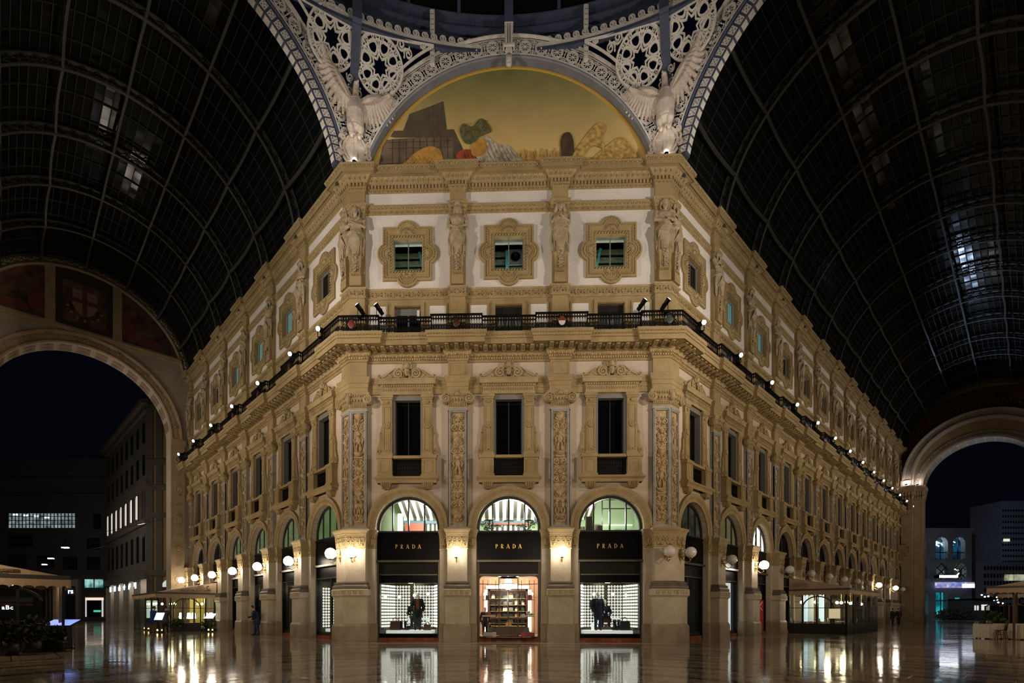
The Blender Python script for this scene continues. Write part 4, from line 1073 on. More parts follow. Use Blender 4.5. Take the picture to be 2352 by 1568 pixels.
# ------------------------------------------------------------------ people and mannequins
def human(J, s=1., coat=None, female=False):
    """J: joint dict -> (body, clothes dict) builders; local front is -y, ground z = 0"""
    b = MB()
    P_ = {k: Vector(v) for k, v in J.items()}
    hd = P_['head']; nk = P_['neck']; fd = P_.get('face', Vector((0,-1,0)))
    b.ell(hd, (.078,.095,.115), 12, 9); b.ell(hd+fd*.09+Vector((0,0,-.015)), (.018,.022,.028), 6, 5); b.ell(hd+fd*.078+Vector((0,0,-.055)), (.028,.02,.010), 6, 4); b.ell(hd+fd*.055+Vector((0,0,-.09)), (.04,.04,.03), 7, 5)
    sd_ = fd.cross(Vector((0,0,1)))
    for f in (-1, 1): b.ell(hd+sd_*f*.078+Vector((0,0,-.01)), (.016,.02,.032), 6, 4); b.ell(hd+fd*.078+sd_*f*.032+Vector((0,0,.015)), (.016,.014,.010), 6, 4)
    limb(b, [hd+Vector((0,0,-.08)), nk], [.052,.06])
    pv, ch = P_['pelvis'], P_['chest']
    limb(b, [pv, pv.lerp(ch,.5), ch, nk+Vector((0,0,-.04))], [.145,.13,.155,.09], 12)
    for f, n_s in ((-1,'l'),(1,'r')):
        S, E_, H = P_['sh'+n_s], P_['el'+n_s], P_['ha'+n_s]; HP, K, A = P_['hi'+n_s], P_['kn'+n_s], P_['an'+n_s]
        limb(b, [ch.lerp(S,.5)+Vector((0,0,.03)), S, E_, H], [.09,.065,.046,.033]); limb(b, [pv.lerp(HP,.6), HP, K, A], [.12,.092,.06,.042])
        b.ell(H+(H-E_).normalized()*.05, (.036,.036,.048), 7, 5); fingers(b, H+(H-E_).normalized()*.06, H-E_, (0,-1,0), .9)
        b.ell(A+Vector((0,-.06,-.045)), (.042,.12,.035), 9, 6)
    c = {}
    co_ = MB(); g = .035
    limb(co_, [pv+Vector((0,0,-.05)), pv.lerp(ch,.5), ch, nk+Vector((0,0,-.06))], [.18,.165,.19,.10], 12)
    for n_s in 'lr':
        S, E_, H = P_['sh'+n_s], P_['el'+n_s], P_['ha'+n_s]
        limb(co_, [ch.lerp(S,.5)+Vector((0,0,.03)), S, E_, E_.lerp(H,.9)], [.12,.092,.07,.055])
    if coat:
        a = P_['hil'].lerp(P_['hir'],.5); kn = P_['knl'].lerp(P_['knr'],.5); e_ = a.lerp(kn, coat)
        limb(co_, [a, e_], [.20,.22], 12)
    c['jacket'] = co_
    t_ = MB()
    for n_s in 'lr':
        HP, K, A = P_['hi'+n_s], P_['kn'+n_s], P_['an'+n_s]; limb(t_, [pv.lerp(HP,.6), HP, K, A+Vector((0,0,.02))], [.14,.112,.082,.066])
    c['trousers'] = t_
    s_ = MB()
    for n_s in 'lr':
        A = P_['an'+n_s]; s_.ell(A+Vector((0,-.065,-.045)), (.052,.135,.045), 10, 6); s_.ell(A+Vector((0,0,-.02)), (.055,.06,.06), 9, 6)
    c['shoes'] = s_
    h_ = MB(); h_.ell(hd-fd*.018+Vector((0,0,.03)), (.09,.10,.105), 12, 8)
    c['hair'] = h_
    return b, c
def stand(lean=0, step=0., arm=(0,0)):
    J = dict(head=(0,-.04-lean*.5,1.66), neck=(0,-.01-lean*.35,1.47), chest=(0,-lean*.25,1.28), pelvis=(0,0,.96), face=(0,-1,0))
    for f, n_s, a in ((-1,'l',arm[0]),(1,'r',arm[1])):
        J['sh'+n_s] = (f*.19,-lean*.3,1.40); J['el'+n_s] = (f*.27,.02-lean*.3-.12*a,1.12); J['ha'+n_s] = (f*(.27-.08*a),-.06-lean*.3-.3*a,.86+.22*a)
        J['hi'+n_s] = (f*.095,0,.90); J['kn'+n_s] = (f*.105,-.02+f*step*.5,.50); J['an'+n_s] = (f*.11,f*step,.085)
    return J
def sit():
    J = dict(head=(0,-.06,1.22), neck=(0,-.02,1.03), chest=(0,0,.84), pelvis=(0,.05,.52), face=(0,-1,0))
    for f, n_s in ((-1,'l'),(1,'r')):
        J['sh'+n_s] = (f*.19,0,.96); J['el'+n_s] = (f*.29,-.04,.70); J['ha'+n_s] = (f*.16,-.30,.60)
        J['hi'+n_s] = (f*.10,.02,.50); J['kn'+n_s] = (f*.15,-.42,.50); J['an'+n_s] = (f*.15,-.40,.085)
    return J
def person(name, J, M, label, cat, mats, coat=None, hair=True, vox=.016):
    b, c = human(J, coat=coat)
    r = bpy.data.objects.new(name, None); C.objects.link(r); r.matrix_world = M; tag(r, label, cat)
    ob('body', remesh(b, vox, mats['skin'], 'body'), r)
    for k, m in c.items():
        if k in mats: ob(k, remesh(m, vox, mats[k], k), r)
    return r
CL = {n: plain('cloth '+n, c, .85) for n, c in dict(black=(.012,.012,.014), navy=(.014,.018,.04), rust=(.30,.07,.03), blue=(.015,.05,.22), tan=(.16,.10,.05), grey=(.05,.05,.055), dark=(.02,.02,.022), denim=(.02,.035,.09), yellow=(.45,.30,.02), brown=(.08,.035,.02), red=(.30,.012,.012), maroon=(.12,.02,.02)).items()}
SKIN = plain('skin', (.50,.30,.21), .5); HAIRD = plain('dark hair', (.015,.011,.009), .6); HAIRR = plain('reddish hair', (.10,.03,.015), .6)
# mannequins in the shop windows
def man(x, y, z, rot, J, label, mats, coat=None, hw=False):
    m = dict(skin=SKINM); m.update(mats)
    return person('mannequin', J, tr(x, y, z) @ rz(rot) @ Matrix.Scale(1.03, 4), label, 'mannequin', m, coat)
q = man(-B+.30, .98, .505, 8, stand(arm=(.1,.1)), 'standing white mannequin in black jacket, rust shirt and dark trousers', dict(jacket=CL['black'], trousers=CL['grey'], shoes=CL['black']), .25)
ob('shirt', MB().hexa([(-.05,-.215,.98),(.07,-.215,.98),(.07,-.15,.98),(-.05,-.15,.98)], [(-.07,-.20,1.42),(.07,-.20,1.42),(.07,-.12,1.42),(-.07,-.12,1.42)]).mesh('shirt', CL['rust']), q)['label'] = 'rust coloured shirt front'
q = man(-B-.02, 1.55, .87-.36, 25, sit(), 'seated white mannequin in dark coat with yellow lining, left shop window', dict(jacket=CL['black'], trousers=CL['grey'], shoes=CL['black']))
q.matrix_world = W['F'] @ tr(-B-.02, 1.62, .62) @ rz(20)
ob('yellow_lining', MB().hexa([(-.04,-.24,.56),(.05,-.24,.56),(.05,-.15,.56),(-.04,-.15,.56)], [(-.04,-.21,.98),(.05,-.21,.98),(.05,-.12,.98),(-.04,-.12,.98)]).mesh('lining', CL['yellow']), q)['label'] = 'yellow lining'
q = man(B-.42, .98, .505, 10, stand(arm=(0,.2)), 'standing white mannequin in navy coat with backpack, right shop window', dict(jacket=CL['navy'], trousers=CL['denim'], shoes=CL['maroon']), .55)
bp_ = MB(); bp_.ell((-.16,.20,1.2), (.19,.13,.26), 12, 9); bp_.tube([(-.12,.10,1.42),(-.14,-.20,1.36),(-.16,-.16,1.1),(-.16,.1,1.0)], .025, 6)
ob('backpack', bp_.mesh('backpack', CL['grey']), q)['label'] = 'grey backpack'
q = man(B+.02, 1.60, .62, -4, sit(), 'seated white mannequin in pinstriped navy jacket, right shop window', dict(jacket=CL['navy'], trousers=CL['dark'], shoes=CL['maroon']))
# bags and shoes around them
def bag(mb, w, d, h):
    mb.hexa([(-w/2,-d/2,0),(w/2,-d/2,0),(w/2,d/2,0),(-w/2,d/2,0)], [(-w*.44,-d*.4,h),(w*.44,-d*.4,h),(w*.44,d*.4,h),(-w*.44,d*.4,h)])
def handle(mb, w, h, y): mb.tube([(-w*.25,y,h),(-w*.2,y,h+w*.25),(0,y,h+w*.36),(w*.2,y,h+w*.25),(w*.25,y,h)], .012, 5)
def putbag(x, y, z, w, d, h, mat, label, rot=0., group=None, W_='F'):
    r = tag(bpy.data.objects.new('handbag', None), label, 'bag', group); C.objects.link(r); r.matrix_world = W[W_] @ tr(x, y, z) @ rz(rot)
    m1, m2 = MB(), MB(); bag(m1, w, d, h); handle(m2, w, h, -d*.3); handle(m2, w, h, d*.3); ob('bag_body', m1.mesh('bag', mat), r); ob('handle', m2.mesh('handle', mat), r)
    return r
LEATH = plain('brown leather', (.10,.035,.02), .4); LBLK = plain('black leather', (.01,.01,.011), .35); LRED = plain('red leather', (.38,.012,.02), .35); LGREY = plain('grey leather', (.17,.16,.15), .4); LWHT = plain('cream leather', (.55,.5,.42), .4); LTAN = plain('tan leather', (.42,.20,.09), .4); LGRN = plain('dark green leather', (.02,.04,.035), .35)
putbag(-B-.78, 1.0, .505, .52, .28, .42, LEATH, 'brown leather travel bag at the left of the left shop window')
putbag(-B+.78, .95, .505, .36, .22, .27, LEATH, 'small brown leather bag right of the standing mannequin')
putbag(B+.86, 1.0, .505, .5, .28, .45, LBLK, 'black leather tote in the right shop window')
putbag(B+.1, 1.2, .87, .34, .2, .2, CL['maroon'], 'maroon bag on the bench before the seated mannequin')
putbag(-B+.25, 1.7, 1.095, .4, .1, .18, LEATH, 'brown bag on the step behind the standing mannequin')
def shoe(mb, f): mb.ell((f*.08,-.05,.05), (.05,.14,.05), 9, 6); mb.ell((f*.08,.06,.10), (.045,.06,.09), 8, 6)
def shoes(x, y, z, mat, label, boot=False, rot=0, s=1.):
    mb = MB()
    for f in (-1, 1):
        shoe(mb, f)
        if boot: mb.tube([(f*.08,.06,.06),(f*.08,.07,.34)], [.05,.06], 8)
    o = tag(ob('boots' if boot else 'shoes', mb.mesh('shoes', mat), None, tr(x, y, z) @ rz(rot) @ Matrix.Scale(s, 4)), label, 'shoes')
shoes(-B-.38, 1.05, .865-.36, LBLK, 'black ankle boots on the platform, left shop window', True, 30, 1.25)
shoes(-B-.18, .9, .505, LBLK, 'dark trainers at the front of the left shop window', False, -50, 1.2)
shoes(B+.45, .9, .505, CL['navy'], 'navy trainers at the front of the right shop window', False, -60, 1.3)
shoes(B+.60, 1.3, .505, LBLK, 'tall black boots beside the black tote', True, 20, 1.5)
# ------------------------------------------------------------------ shop entrance (middle bay)
PEACH = plain('peach wall', (.66,.42,.28), .6); BRONZE = plain('bronze frame', (.045,.026,.016), .35, .4); WARML = emit('warm cove light', (1.,.82,.66), 3.)
SHELFM = plain('brass shelf', (.60,.42,.16), .3, .9); CASEM = plain('dark shelf case', (.05,.025,.02), .4); MARB = plain('pale marble floor', (.45,.38,.31), .2)
t = T('shopfront', 0)
f = MB(); f.box(-1.50,-1.36,.18,.5,0,3.7); f.box(1.36,1.50,.18,.5,0,3.7); f.box(-1.40,1.40,.24,.9,3.06,3.15)
for sx in (-1, 1):
    f.plate([(sx*1.36,3.06),(sx*1.36,2.80)]+[(sx*(1.16+.2*cos(a)),2.86+.2*sin(a)) for a in ([.0,.4,.8,1.2,1.57])], [], .24, .30)
    f.box(sx*.47-.018, sx*.47+.018, .86, .92, .16, 3.06)
def curve(sx, n=8):
    return [(sx*(1.36-.89*(i/n)), .36+.54*sin(PI/2*i/n)) for i in range(n+1)]
g = MB()
for sx in (-1, 1):
    c_ = curve(sx); g.rings([[(x, y, .18) for x, y in c_], [(x, y, 3.06) for x, y in c_]], 0, True, False, False)
    f.tube([(x, y, .2) for x, y in c_], .03, 4); f.tube([(x, y, 2.7) for x, y in c_], .015, 4)
dg_ = MB().box(-.44,.44,.88,.89,.2,3.04); df = MB()
for x, w_ in ((-.44,.03),(-.012,.024),(.41,.03)): df.box(x, x+w_, .86,.91,.2,3.04)
df.box(-.44,.44,.86,.91,.16,.26); df.box(-.44,.44,.86,.91,2.98,3.06)
th = MB(); th.plate([(0,0),(1,0),(1,1)], [], 0, 0.0) if False else None
c_ = curve(-1)+curve(1)[::-1]
th.add([(x, y-.04, .0) for x, y in c_]+[(x, y-.04, .17) for x, y in c_], [tuple(range(len(c_), 2*len(c_)))]+[(i, i+1, len(c_)+i+1, len(c_)+i) for i in range(len(c_)-1)])
fp = MB().box(-1.40,1.40,.26,.40,3.15,3.70)
t.part('fascia_panel', fp, BLACK2).part('frame', f, BRONZE).part('curved_pane', g, GLASS, 'curved clear glass').part('door', df, BRONZE).sub('pane', dg_, GLASS).part('threshold', th, REDM, 'red marble threshold')
t.put(W['F'], 'shop entrance with curved glass vitrines and bronze door, middle bay', 'shopfront', 'shopfronts of the corner front')
rm = MB(); rm.box(-2.2,2.2,5.0,5.1,0,3.6); rm.box(-2.25,-2.2,.6,5.1,0,3.6); rm.box(2.2,2.25,.6,5.1,0,3.6); rm.box(-2.2,2.2,.9,5.1,3.5,3.6)
o = tag(ob('shop_room', rm.mesh('room', PEACH)), 'peach walled shop room behind the glass entrance', 'room', kind='structure')
ob('shop_floor', MB().box(-2.2,2.2,.93,5.0,.0,.16).mesh('floor', MARB), o)
t = T('shelf_unit', .16)
cs_ = MB(); cs_.box(-1.08,-.98,4.3,4.8,.16,2.62); cs_.box(.98,1.08,4.3,4.8,.16,2.62); cs_.box(-1.08,1.08,4.3,4.8,2.52,2.64); cs_.box(-1.0,1.0,4.75,4.8,.16,2.6); cs_.box(-.03,.03,4.3,4.8,.9,2.6); cs_.box(-1.08,1.08,4.2,4.8,.98,1.04)
t.part('case', cs_, CASEM)
SZ = [.42,.74,1.08,1.40,1.74,2.10]
for z in SZ: t.part('shelf', MB().box(-.98,.98,4.32,4.76,z,z+.03), SHELFM)
glw = MB(); glw.box(-1.3,-1.12,4.75,4.78,.3,2.62); glw.box(1.12,1.3,4.75,4.78,.3,2.62); glw.box(-1.2,1.2,4.75,4.78,2.68,2.84)
t.part('cove_light', glw, WARML, 'glowing cove light')
t.put(W['F'], 'tall dark shelf unit with brass shelves of handbags at the back of the shop', 'shelf')
rr = random.Random(3)
mats = [LBLK, LBLK, LEATH, LGREY, LWHT, LTAN, LBLK, LGRN, LWHT]
names = {id(LBLK): 'black', id(LEATH): 'brown', id(LGREY): 'grey', id(LWHT): 'cream', id(LTAN): 'tan', id(LGRN): 'dark green'}
for i, z in enumerate(SZ):
    for j in range(6):
        mt = mats[rr.randrange(len(mats))]; w_ = rr.uniform(.18,.27)
        putbag(-.81+.325*j, 4.5, z+.031, w_, .16, rr.uniform(.13,.2), mt, 'handbag on the %s shelf from the bottom, %s from the left' % (ORD[i], ORD[j]), 0, 'handbags on the back shelves')
# counter, chandelier, wall lamps, vitrine goods
ct = T('display_counter', .16); ct.part('body', MB().box(-.85,.85,3.2,3.6,.16,.62), CASEM).part('top', MB().box(-.9,.9,3.15,3.65,.62,.66), SHELFM); ct.put(W['F'], 'low glass topped counter in front of the shelves', 'counter')
putbag(.02, 3.35, .665, .3, .18, .17, LTAN, 'tan handbag alone on the low counter')
CRY = emit('crystal glow', (1.,.95,.88), 2.6)
ch = T('chandelier', 2.5); m1 = MB(); m1.lathe([(.06,3.46),(.10,3.2),(.16,2.98),(.20,2.80),(.19,2.78),(.05,2.8)], (0,2.0,0), 16); m2 = MB(); m2.lathe([(.30,2.78),(.29,2.7),(.22,2.58),(.10,2.5),(.01,2.48)], (0,2.0,0), 18)
rg = MB(); rg.tube([(.31*cos(a), 2+.31*sin(a), 2.79) for a in [2*PI*j/20 for j in range(20)]], .018, 5, loop=True); rg.tube([(0,2,3.4),(0,2,3.52)], .015, 5)
ch.part('upper_cascade', m1, CRY).part('basin', m2, CRY).part('ring', rg, BRONZE)
for a in (0, PI): 
    bm = MB(); bm.ell((.40*cos(a), 2.0, 2.72), .07, 9, 7); ch.part('bulb', bm, CRY)
ch.put(W['F'], 'crystal chandelier hanging inside the shop entrance', 'chandelier')
for sx in (-1, 1):
    sdn = 'left' if sx < 0 else 'right'
    wl = T('wall_light', 2.0); wl.part('globe', MB().ell((sx*1.2, 2.6, 2.3), .085, 10, 8), CRY).part('bracket', MB().tube([(sx*2.2,2.6,2.2),(sx*1.5,2.6,2.12),(sx*1.2,2.6,2.21)], .015, 5), BRASS); wl.put(W['F'], 'small globe light on the %s side inside the shop' % sdn, 'lamp')
    rk = T('display_rack', .18); r_ = MB()
    for x, y in ((1.22,.75),(1.0,.85),(.62,1.05)): r_.box(sx*x-.012, sx*x+.012, y, y+.024, .18, 2.9)
    for z in (1.16, 1.95, 2.72): r_.tube([(sx*1.25,.72,z),(sx*.6,1.1,z)], .012, 5)
    pl = MB().hexa([(sx*1.25,.62,1.16),(sx*.6,.95,1.16),(sx*.66,1.15,1.16),(sx*1.28,.9,1.16)], [(sx*1.25,.62,1.22),(sx*.6,.95,1.22),(sx*.66,1.15,1.22),(sx*1.28,.9,1.22)])
    fl_ = MB().hexa([(sx*1.34,.42,.18),(sx*.52,.92,.18),(sx*.52,1.3,.18),(sx*1.34,1.3,.18)], [(sx*1.34,.42,.20),(sx*.52,.92,.20),(sx*.52,1.3,.20),(sx*1.34,1.3,.20)])
    rk.part('post_frame', r_, BRONZE).part('shelf', pl, LWHT).part('floor_panel', fl_, MARB)
    rk.put(W['F'], 'bronze display rack in the %s curved vitrine' % sdn, 'rack')
    box_ = MB().box(sx*.92-.32, sx*.92+.32, .80, 1.1, .201, .40)
    tag(ob('gift_box', box_.mesh('box', LWHT if sx < 0 else LRED)), ('cream patterned' if sx < 0 else 'red')+' long box on the floor of the %s vitrine' % sdn, 'box')
    putbag(sx*.86, .95, .401, .26, .16, .24, LBLK if sx < 0 else LGRN, ('black' if sx < 0 else 'dark green')+' handbag standing on the long box, %s vitrine' % sdn)
putbag(-.95, .92, 1.221, .22, .14, .13, LRED, 'small red handbag on the left vitrine shelf')
putbag(1.0, .92, 1.96, .26, .12, .24, LRED, 'bright red handbag hanging in the right vitrine')
putbag(-1.0, .92, 1.96, .22, .12, .22, LGREY, 'pale grey handbag high in the left vitrine')
shoes(1.0, .9, 1.221, LWHT, 'cream shoes on the right vitrine shelf', False, 60, 1.1)
q = man(-1.14, 1.12, .20, 15, stand(), 'slim white mannequin in black suit, left vitrine of the entrance', dict(jacket=CL['dark'], trousers=CL['dark'], shoes=CL['black']), .3)
q.matrix_world = tr(-1.14, 1.14, .20) @ rz(15) @ Matrix.Scale(.80, 4)
lamp('shop_ceiling_light', 'POINT', (0, 2.9, 3.3), 230, (1,.80,.62), .15); lamp('shop_front_light', 'POINT', (0, 1.2, 2.98), 40, (1,.84,.68), .08); lamp('shop_shelf_light', 'POINT', (0, 3.6, 2.2), 90, (1,.85,.65), .2)
CANL = emit('recessed canopy light', (1.,.86,.68), 14.)
for sx in (-.42, .42): tag(ob('recessed_light', MB().lathe([(.001,3.055),(.05,3.05),(.06,3.062)], (sx,.62,0), 12).mesh('light', CANL)), 'recessed canopy light over the %s of the shop door' % ('left' if sx < 0 else 'right'), 'lamp')
for sx in (-.42, .42): aim(lamp('canopy_spot', 'SPOT', (sx,.55,3.0), 30, (1,.80,.6), .04, spot=90), (sx*.8, .1, 0))
# ------------------------------------------------------------------ rooms behind the three fan windows of the front
STRW = plain('white awning stripe', (.85,.83,.78), .7); STRD = plain('grey brown awning stripe', (.075,.062,.052), .7); GRW = plain('sage green wall', (.42,.50,.33), .6); REDB = plain('red brown panel', (.30,.06,.03), .6); BLUB = plain('blue grey valance', (.12,.20,.27), .6)
def stripes(mb, quad, n, val=0.):
    """quad a,b (near edge left->right) c,d (far edge right->left)"""
    a, b, c, d = [Vector(p) for p in quad]
    for i in range(n):
        p, q, r, s_ = a.lerp(b, i/n), a.lerp(b, (i+1)/n), d.lerp(c, (i+1)/n), d.lerp(c, i/n)
        mb.add([p, q, r, s_], [(0,1,2,3)], i % 2)
        if val: mb.add([s_, r, r+Vector((0,0,-val)), s_+Vector((0,0,-val))], [(0,1,2,3)], i % 2)
for k in range(3):
    x0 = wx('F', k)
    rm = MB(); rm.box(x0-2.3,x0+2.3,4.6,4.7,5.0,8.0); rm.box(x0-2.3,x0-2.2,.56,4.7,5.0,8.0); rm.box(x0+2.2,x0+2.3,.56,4.7,5.0,8.0); rm.box(x0-2.3,x0+2.3,.56,4.7,7.9,8.0); rm.box(x0-2.3,x0+2.3,.56,4.7,4.96,5.06)
    nm = ('left','middle','right')[k]
    o = tag(ob('upper_room', rm.mesh('room', GRW)), 'green walled upper room behind the %s fan window' % nm, 'room', kind='structure')
    aw = MB()
    if k == 0: stripes(aw, [(x0-1.0,.8,7.6),(x0+2.2,.8,7.6),(x0+2.2,4.2,6.52),(x0-1.0,4.2,6.52)], 18, .14)
    elif k == 1: stripes(aw, [(x0-2.2,.8,7.7),(x0+2.2,.8,7.7),(x0+2.2,4.2,6.5),(x0-2.2,4.2,6.5)], 23, .16)
    else: stripes(aw, [(x0-2.2,.8,7.6),(x0-.15,.8,7.6),(x0-.15,4.2,6.5),(x0-2.2,4.2,6.5)], 14, .12)
    tag(ob('striped_awning', aw.mesh('awning', [STRW, STRD])), 'white and grey striped awning ceiling behind the %s fan window' % nm, 'awning')
    lamp('upper_room_light', 'POINT', (x0+(.3 if k < 2 else -.2), 2.0, 6.1), (470, 500, 330)[k], (1,.95,.85), .3)
    if k < 2:
        bw = MB(); stripes(bw, [(x0-(.0 if k == 0 else 1.1),4.5,6.3),(x0+(2.2 if k == 0 else 1.1),4.5,6.3),(x0+(2.2 if k == 0 else 1.1),4.52,5.06),(x0-(.0 if k == 0 else 1.1),4.52,5.06)], 18 if k == 0 else 15)
        tag(ob('striped_screen', bw.mesh('panel', [STRW, STRD])), 'striped back panel seen below the awning, %s fan window' % nm, 'panel')
        tag(ob('valance', MB().box(x0-(1.0 if k == 0 else 2.2), x0+2.2, 4.25, 4.3, 6.22, 6.36).mesh('valance', BLUB)), 'blue grey band below the striped awning, %s fan window' % nm, 'valance')
    if k == 0:
        tag(ob('red_screen', MB().box(x0-.85,x0+.15,3.8,3.9,5.06,6.15).mesh('panel', REDB)), 'red brown panel behind the left fan window', 'panel')
        tag(ob('white_column', MB().box(x0-1.05,x0-.85,2.8,3.2,5.06,6.5).mesh('column', MIRROR)), 'white wall edge behind the left fan window', 'column')
    if k == 1:
        tag(ob('red_rail', MB().box(x0-1.2,x0+1.2,4.1,4.16,6.12,6.2).mesh('rail', REDB)), 'thin red rail behind the middle fan window', 'rail')
        for i, (tx, ty, tz) in enumerate(((-.92,.85,5.74),(-.55,1.4,5.56),(.02,1.2,5.78),(.62,1.4,5.56),(.95,.85,5.72))):
            c_ = T('cafe_table', 5.06); c_.part('tabletop', MB().lathe([(.001,tz),(.26,tz),(.27,tz+.03),(.001,tz+.035)], (x0+tx,ty,0), 18), LBLK).part('leg', MB().tube([(x0+tx,ty,5.06),(x0+tx,ty,tz)], .018, 6), LBLK)
            c_.put(W['F'], 'small round black table, %s from the left behind the middle fan window' % ORD[i], 'table', 'small round tables upstairs')
        lv = MB(); rr = random.Random(9)
        for i in range(90):
            sx = rr.choice((-1, 1)); a = rr.uniform(0, PI); frond(lv, (x0+sx*rr.uniform(.75,1.25), 5.1+rr.uniform(0,.55)), a, rr.uniform(.1,.22), .05, rr.uniform(.7,1.1))
        tag(ob('green_plants', lv.mesh('leaves', plain('leaf green', (.08,.16,.04), .6))), 'leafy plants along the sill of the middle fan window', 'plants', kind='stuff')
    if k == 2:
        for i, (bx, by, bw_, bh, mt, nm2) in enumerate(((-1.22,1.0,.3,.42,LWHT,'white'),(-.80,1.1,.34,.92,CASEM,'tall dark'),(-.28,1.2,.26,.5,CASEM,'dark'),(-.30,1.6,.3,.62,LWHT,'tall white'),(.62,1.3,.34,.32,LWHT,'low white'),(-1.0,1.8,.2,.55,LBLK,'black'))):
            tag(ob('cafe_chair', MB().hexa([(x0+bx-bw_/2,by,5.07),(x0+bx+bw_/2,by,5.07),(x0+bx+bw_/2,by+.3,5.07),(x0+bx-bw_/2,by+.3,5.07)], [(x0+bx-bw_*.42,by+.05,5.07+bh),(x0+bx+bw_*.42,by+.05,5.07+bh),(x0+bx+bw_*.42,by+.28,5.07+bh),(x0+bx-bw_*.42,by+.28,5.07+bh)]).mesh('chair', mt)), '%s upholstered seat behind the right fan window' % nm2, 'chair')
        pt = MB()
        for z in (6.55, 7.0): pt.box(x0+.0,x0+2.2,2.2,2.26,z,z+.05)
        pt.box(x0+.0,x0+.05,2.2,2.26,5.06,7.05); pt.box(x0-.3,x0-.25,3.0,3.06,5.06,7.05)
        pt.bar((x0+.02,2.2,7.02),(x0-.28,3.0,7.02),.05); tag(ob('partition_frame', pt.mesh('frame', FRAME)), 'black partition frame behind the right fan window', 'partition')
        tag(ob('cove_strip', MB().box(x0+.5,x0+2.1,4.5,4.55,6.12,6.15).mesh('strip', emit('cove strip', (.8,1,.7), 3.))), 'thin glowing cove strip on the green wall, right fan window', 'lamp')
# ------------------------------------------------------------------ shopfronts along the wings
LITSHOP = litwin('lit shop back wall', (.30,.22,.12), (.75,.62,.42), .7, 5.)
LEAFW = litwin('leafy lit display', (.06,.08,.02), (.40,.42,.18), .8, 9.)
REDP = plain('red poster', (.45,.012,.03), .5); WHT = plain('white lettering', (.8,.8,.8), .5)
def wingshop(w, k, pane, plab, label, inside=None):
    t = T('shopfront', 0)
    f_ = MB(); f_.box(-1.50,-1.36,.18,.5,0,3.7); f_.box(1.36,1.50,.18,.5,0,3.7); f_.box(-.05,.05,.3,.42,.2,3.1); f_.box(-1.4,1.4,.28,.46,.17,.34)
    t.part('fascia_panel', pn, BLACK2).part('frame', f_, FRAME).part('pane', MB().box(-1.38,1.38,.36,.375,.3,3.14), pane, plab).part('threshold', MB().box(-1.42,1.42,.2,.5,0,.17), REDM, 'red marble threshold')
    return t.put(W[w] @ tr(wx(w, k)), label, 'shopfront', 'shopfronts of the wings')
for k in range(NL):
    wingshop('L', k, GLASS if k < 3 else DGLASS, 'clear glass' if k < 3 else 'dark glass', 'black framed shopfront with lit display, '+bayphrase('L', k) if k < 3 else 'dark shopfront, '+bayphrase('L', k))
for k in range(NR):
    wingshop('R', k, GLASS if k < 2 else DGLASS, 'clear glass' if k < 2 else 'dark glass', 'black framed shopfront with lit display, '+bayphrase('R', k) if k < 2 else 'dark shopfront, '+bayphrase('R', k))
def inbay(w, k, nm, mb, mat, label, cat, kind=None, grp=None): return tag(ob(nm, mb.mesh(nm, mat), None, W[w] @ tr(wx(w, k))), label, cat, grp, kind)
# left wing first bay: ring wall
sh = MB().box(-1.45,1.45,1.45,1.5,.34,3.0); sh.box(-1.45,-1.40,.42,1.45,.34,3.0); sh.box(1.40,1.45,.42,1.45,.34,3.0)
d = T('display_wall', .34); ri = ringwall(-1.35,1.35,1.43,.55,2.7,17,14); ri.join(ringwall(.5,1.4,-1.375,.55,2.7,6,14,'x')); d.part('panel', sh, GOLDW).part('ring_light_grid', ri, RINGL, 'rows of small white ring lights')
r_ = d.put(W['L'] @ tr(wx('L', 0)), 'display wall of white ring lights round the left corner, first bay', 'display')
for c_ in r_.children:
    if c_.name.startswith('ring_light_grid'): c_['kind'] = 'stuff'
inbay('L', 0, 'display_platform', MB().box(-1.2,1.2,.6,1.35,.345,.5), WHITEP, 'white platform in the first bay of the left wing', 'platform')
p_ = W['L'] @ Vector((wx('L',0), .8, 2.6)); lamp('display_downlight', 'POINT', p_, 16, (1,.93,.82), .1)
for k in (1, 2):
    inbay('L', k, 'display_back', MB().box(-1.4,1.4,1.6,1.65,.34,3.1), LITSHOP if k == 1 else PEACH, 'warm lit back wall of the shop, left wing %s bay' % ORD[k], 'wall panel', 'structure')
    s_ = MB()
    for z in (.7, 1.2, 1.7, 2.2): s_.box(-1.3,1.3,1.2,1.58,z,z+.03)
    for x in (-1.3,-.45,.4,1.27): s_.box(x,x+.03,1.2,1.58,.34,3.0)
    inbay('L', k, 'display_shelf', s_, BRONZE, 'bronze shelf rack in the shop, left wing %s bay' % ORD[k], 'shelf')
    for i in range(4):
        for j in range(4): putbag(wx('L', k)-.95+.6*j, 1.38, (.73,1.23,1.73,2.23)[i]+.001, .3, .16, .2, mats[(i*4+j*3+k) % 9], 'handbag on the %s shelf, %s along, left wing %s bay' % (ORD[i], ORD[j], ORD[k]), 0, 'handbags in the left wing shops', 'L')
    p_ = W['L'] @ Vector((wx('L',k), .9, 2.8)); lamp('shop_light', 'POINT', p_, 20, (1,.82,.6), .1)
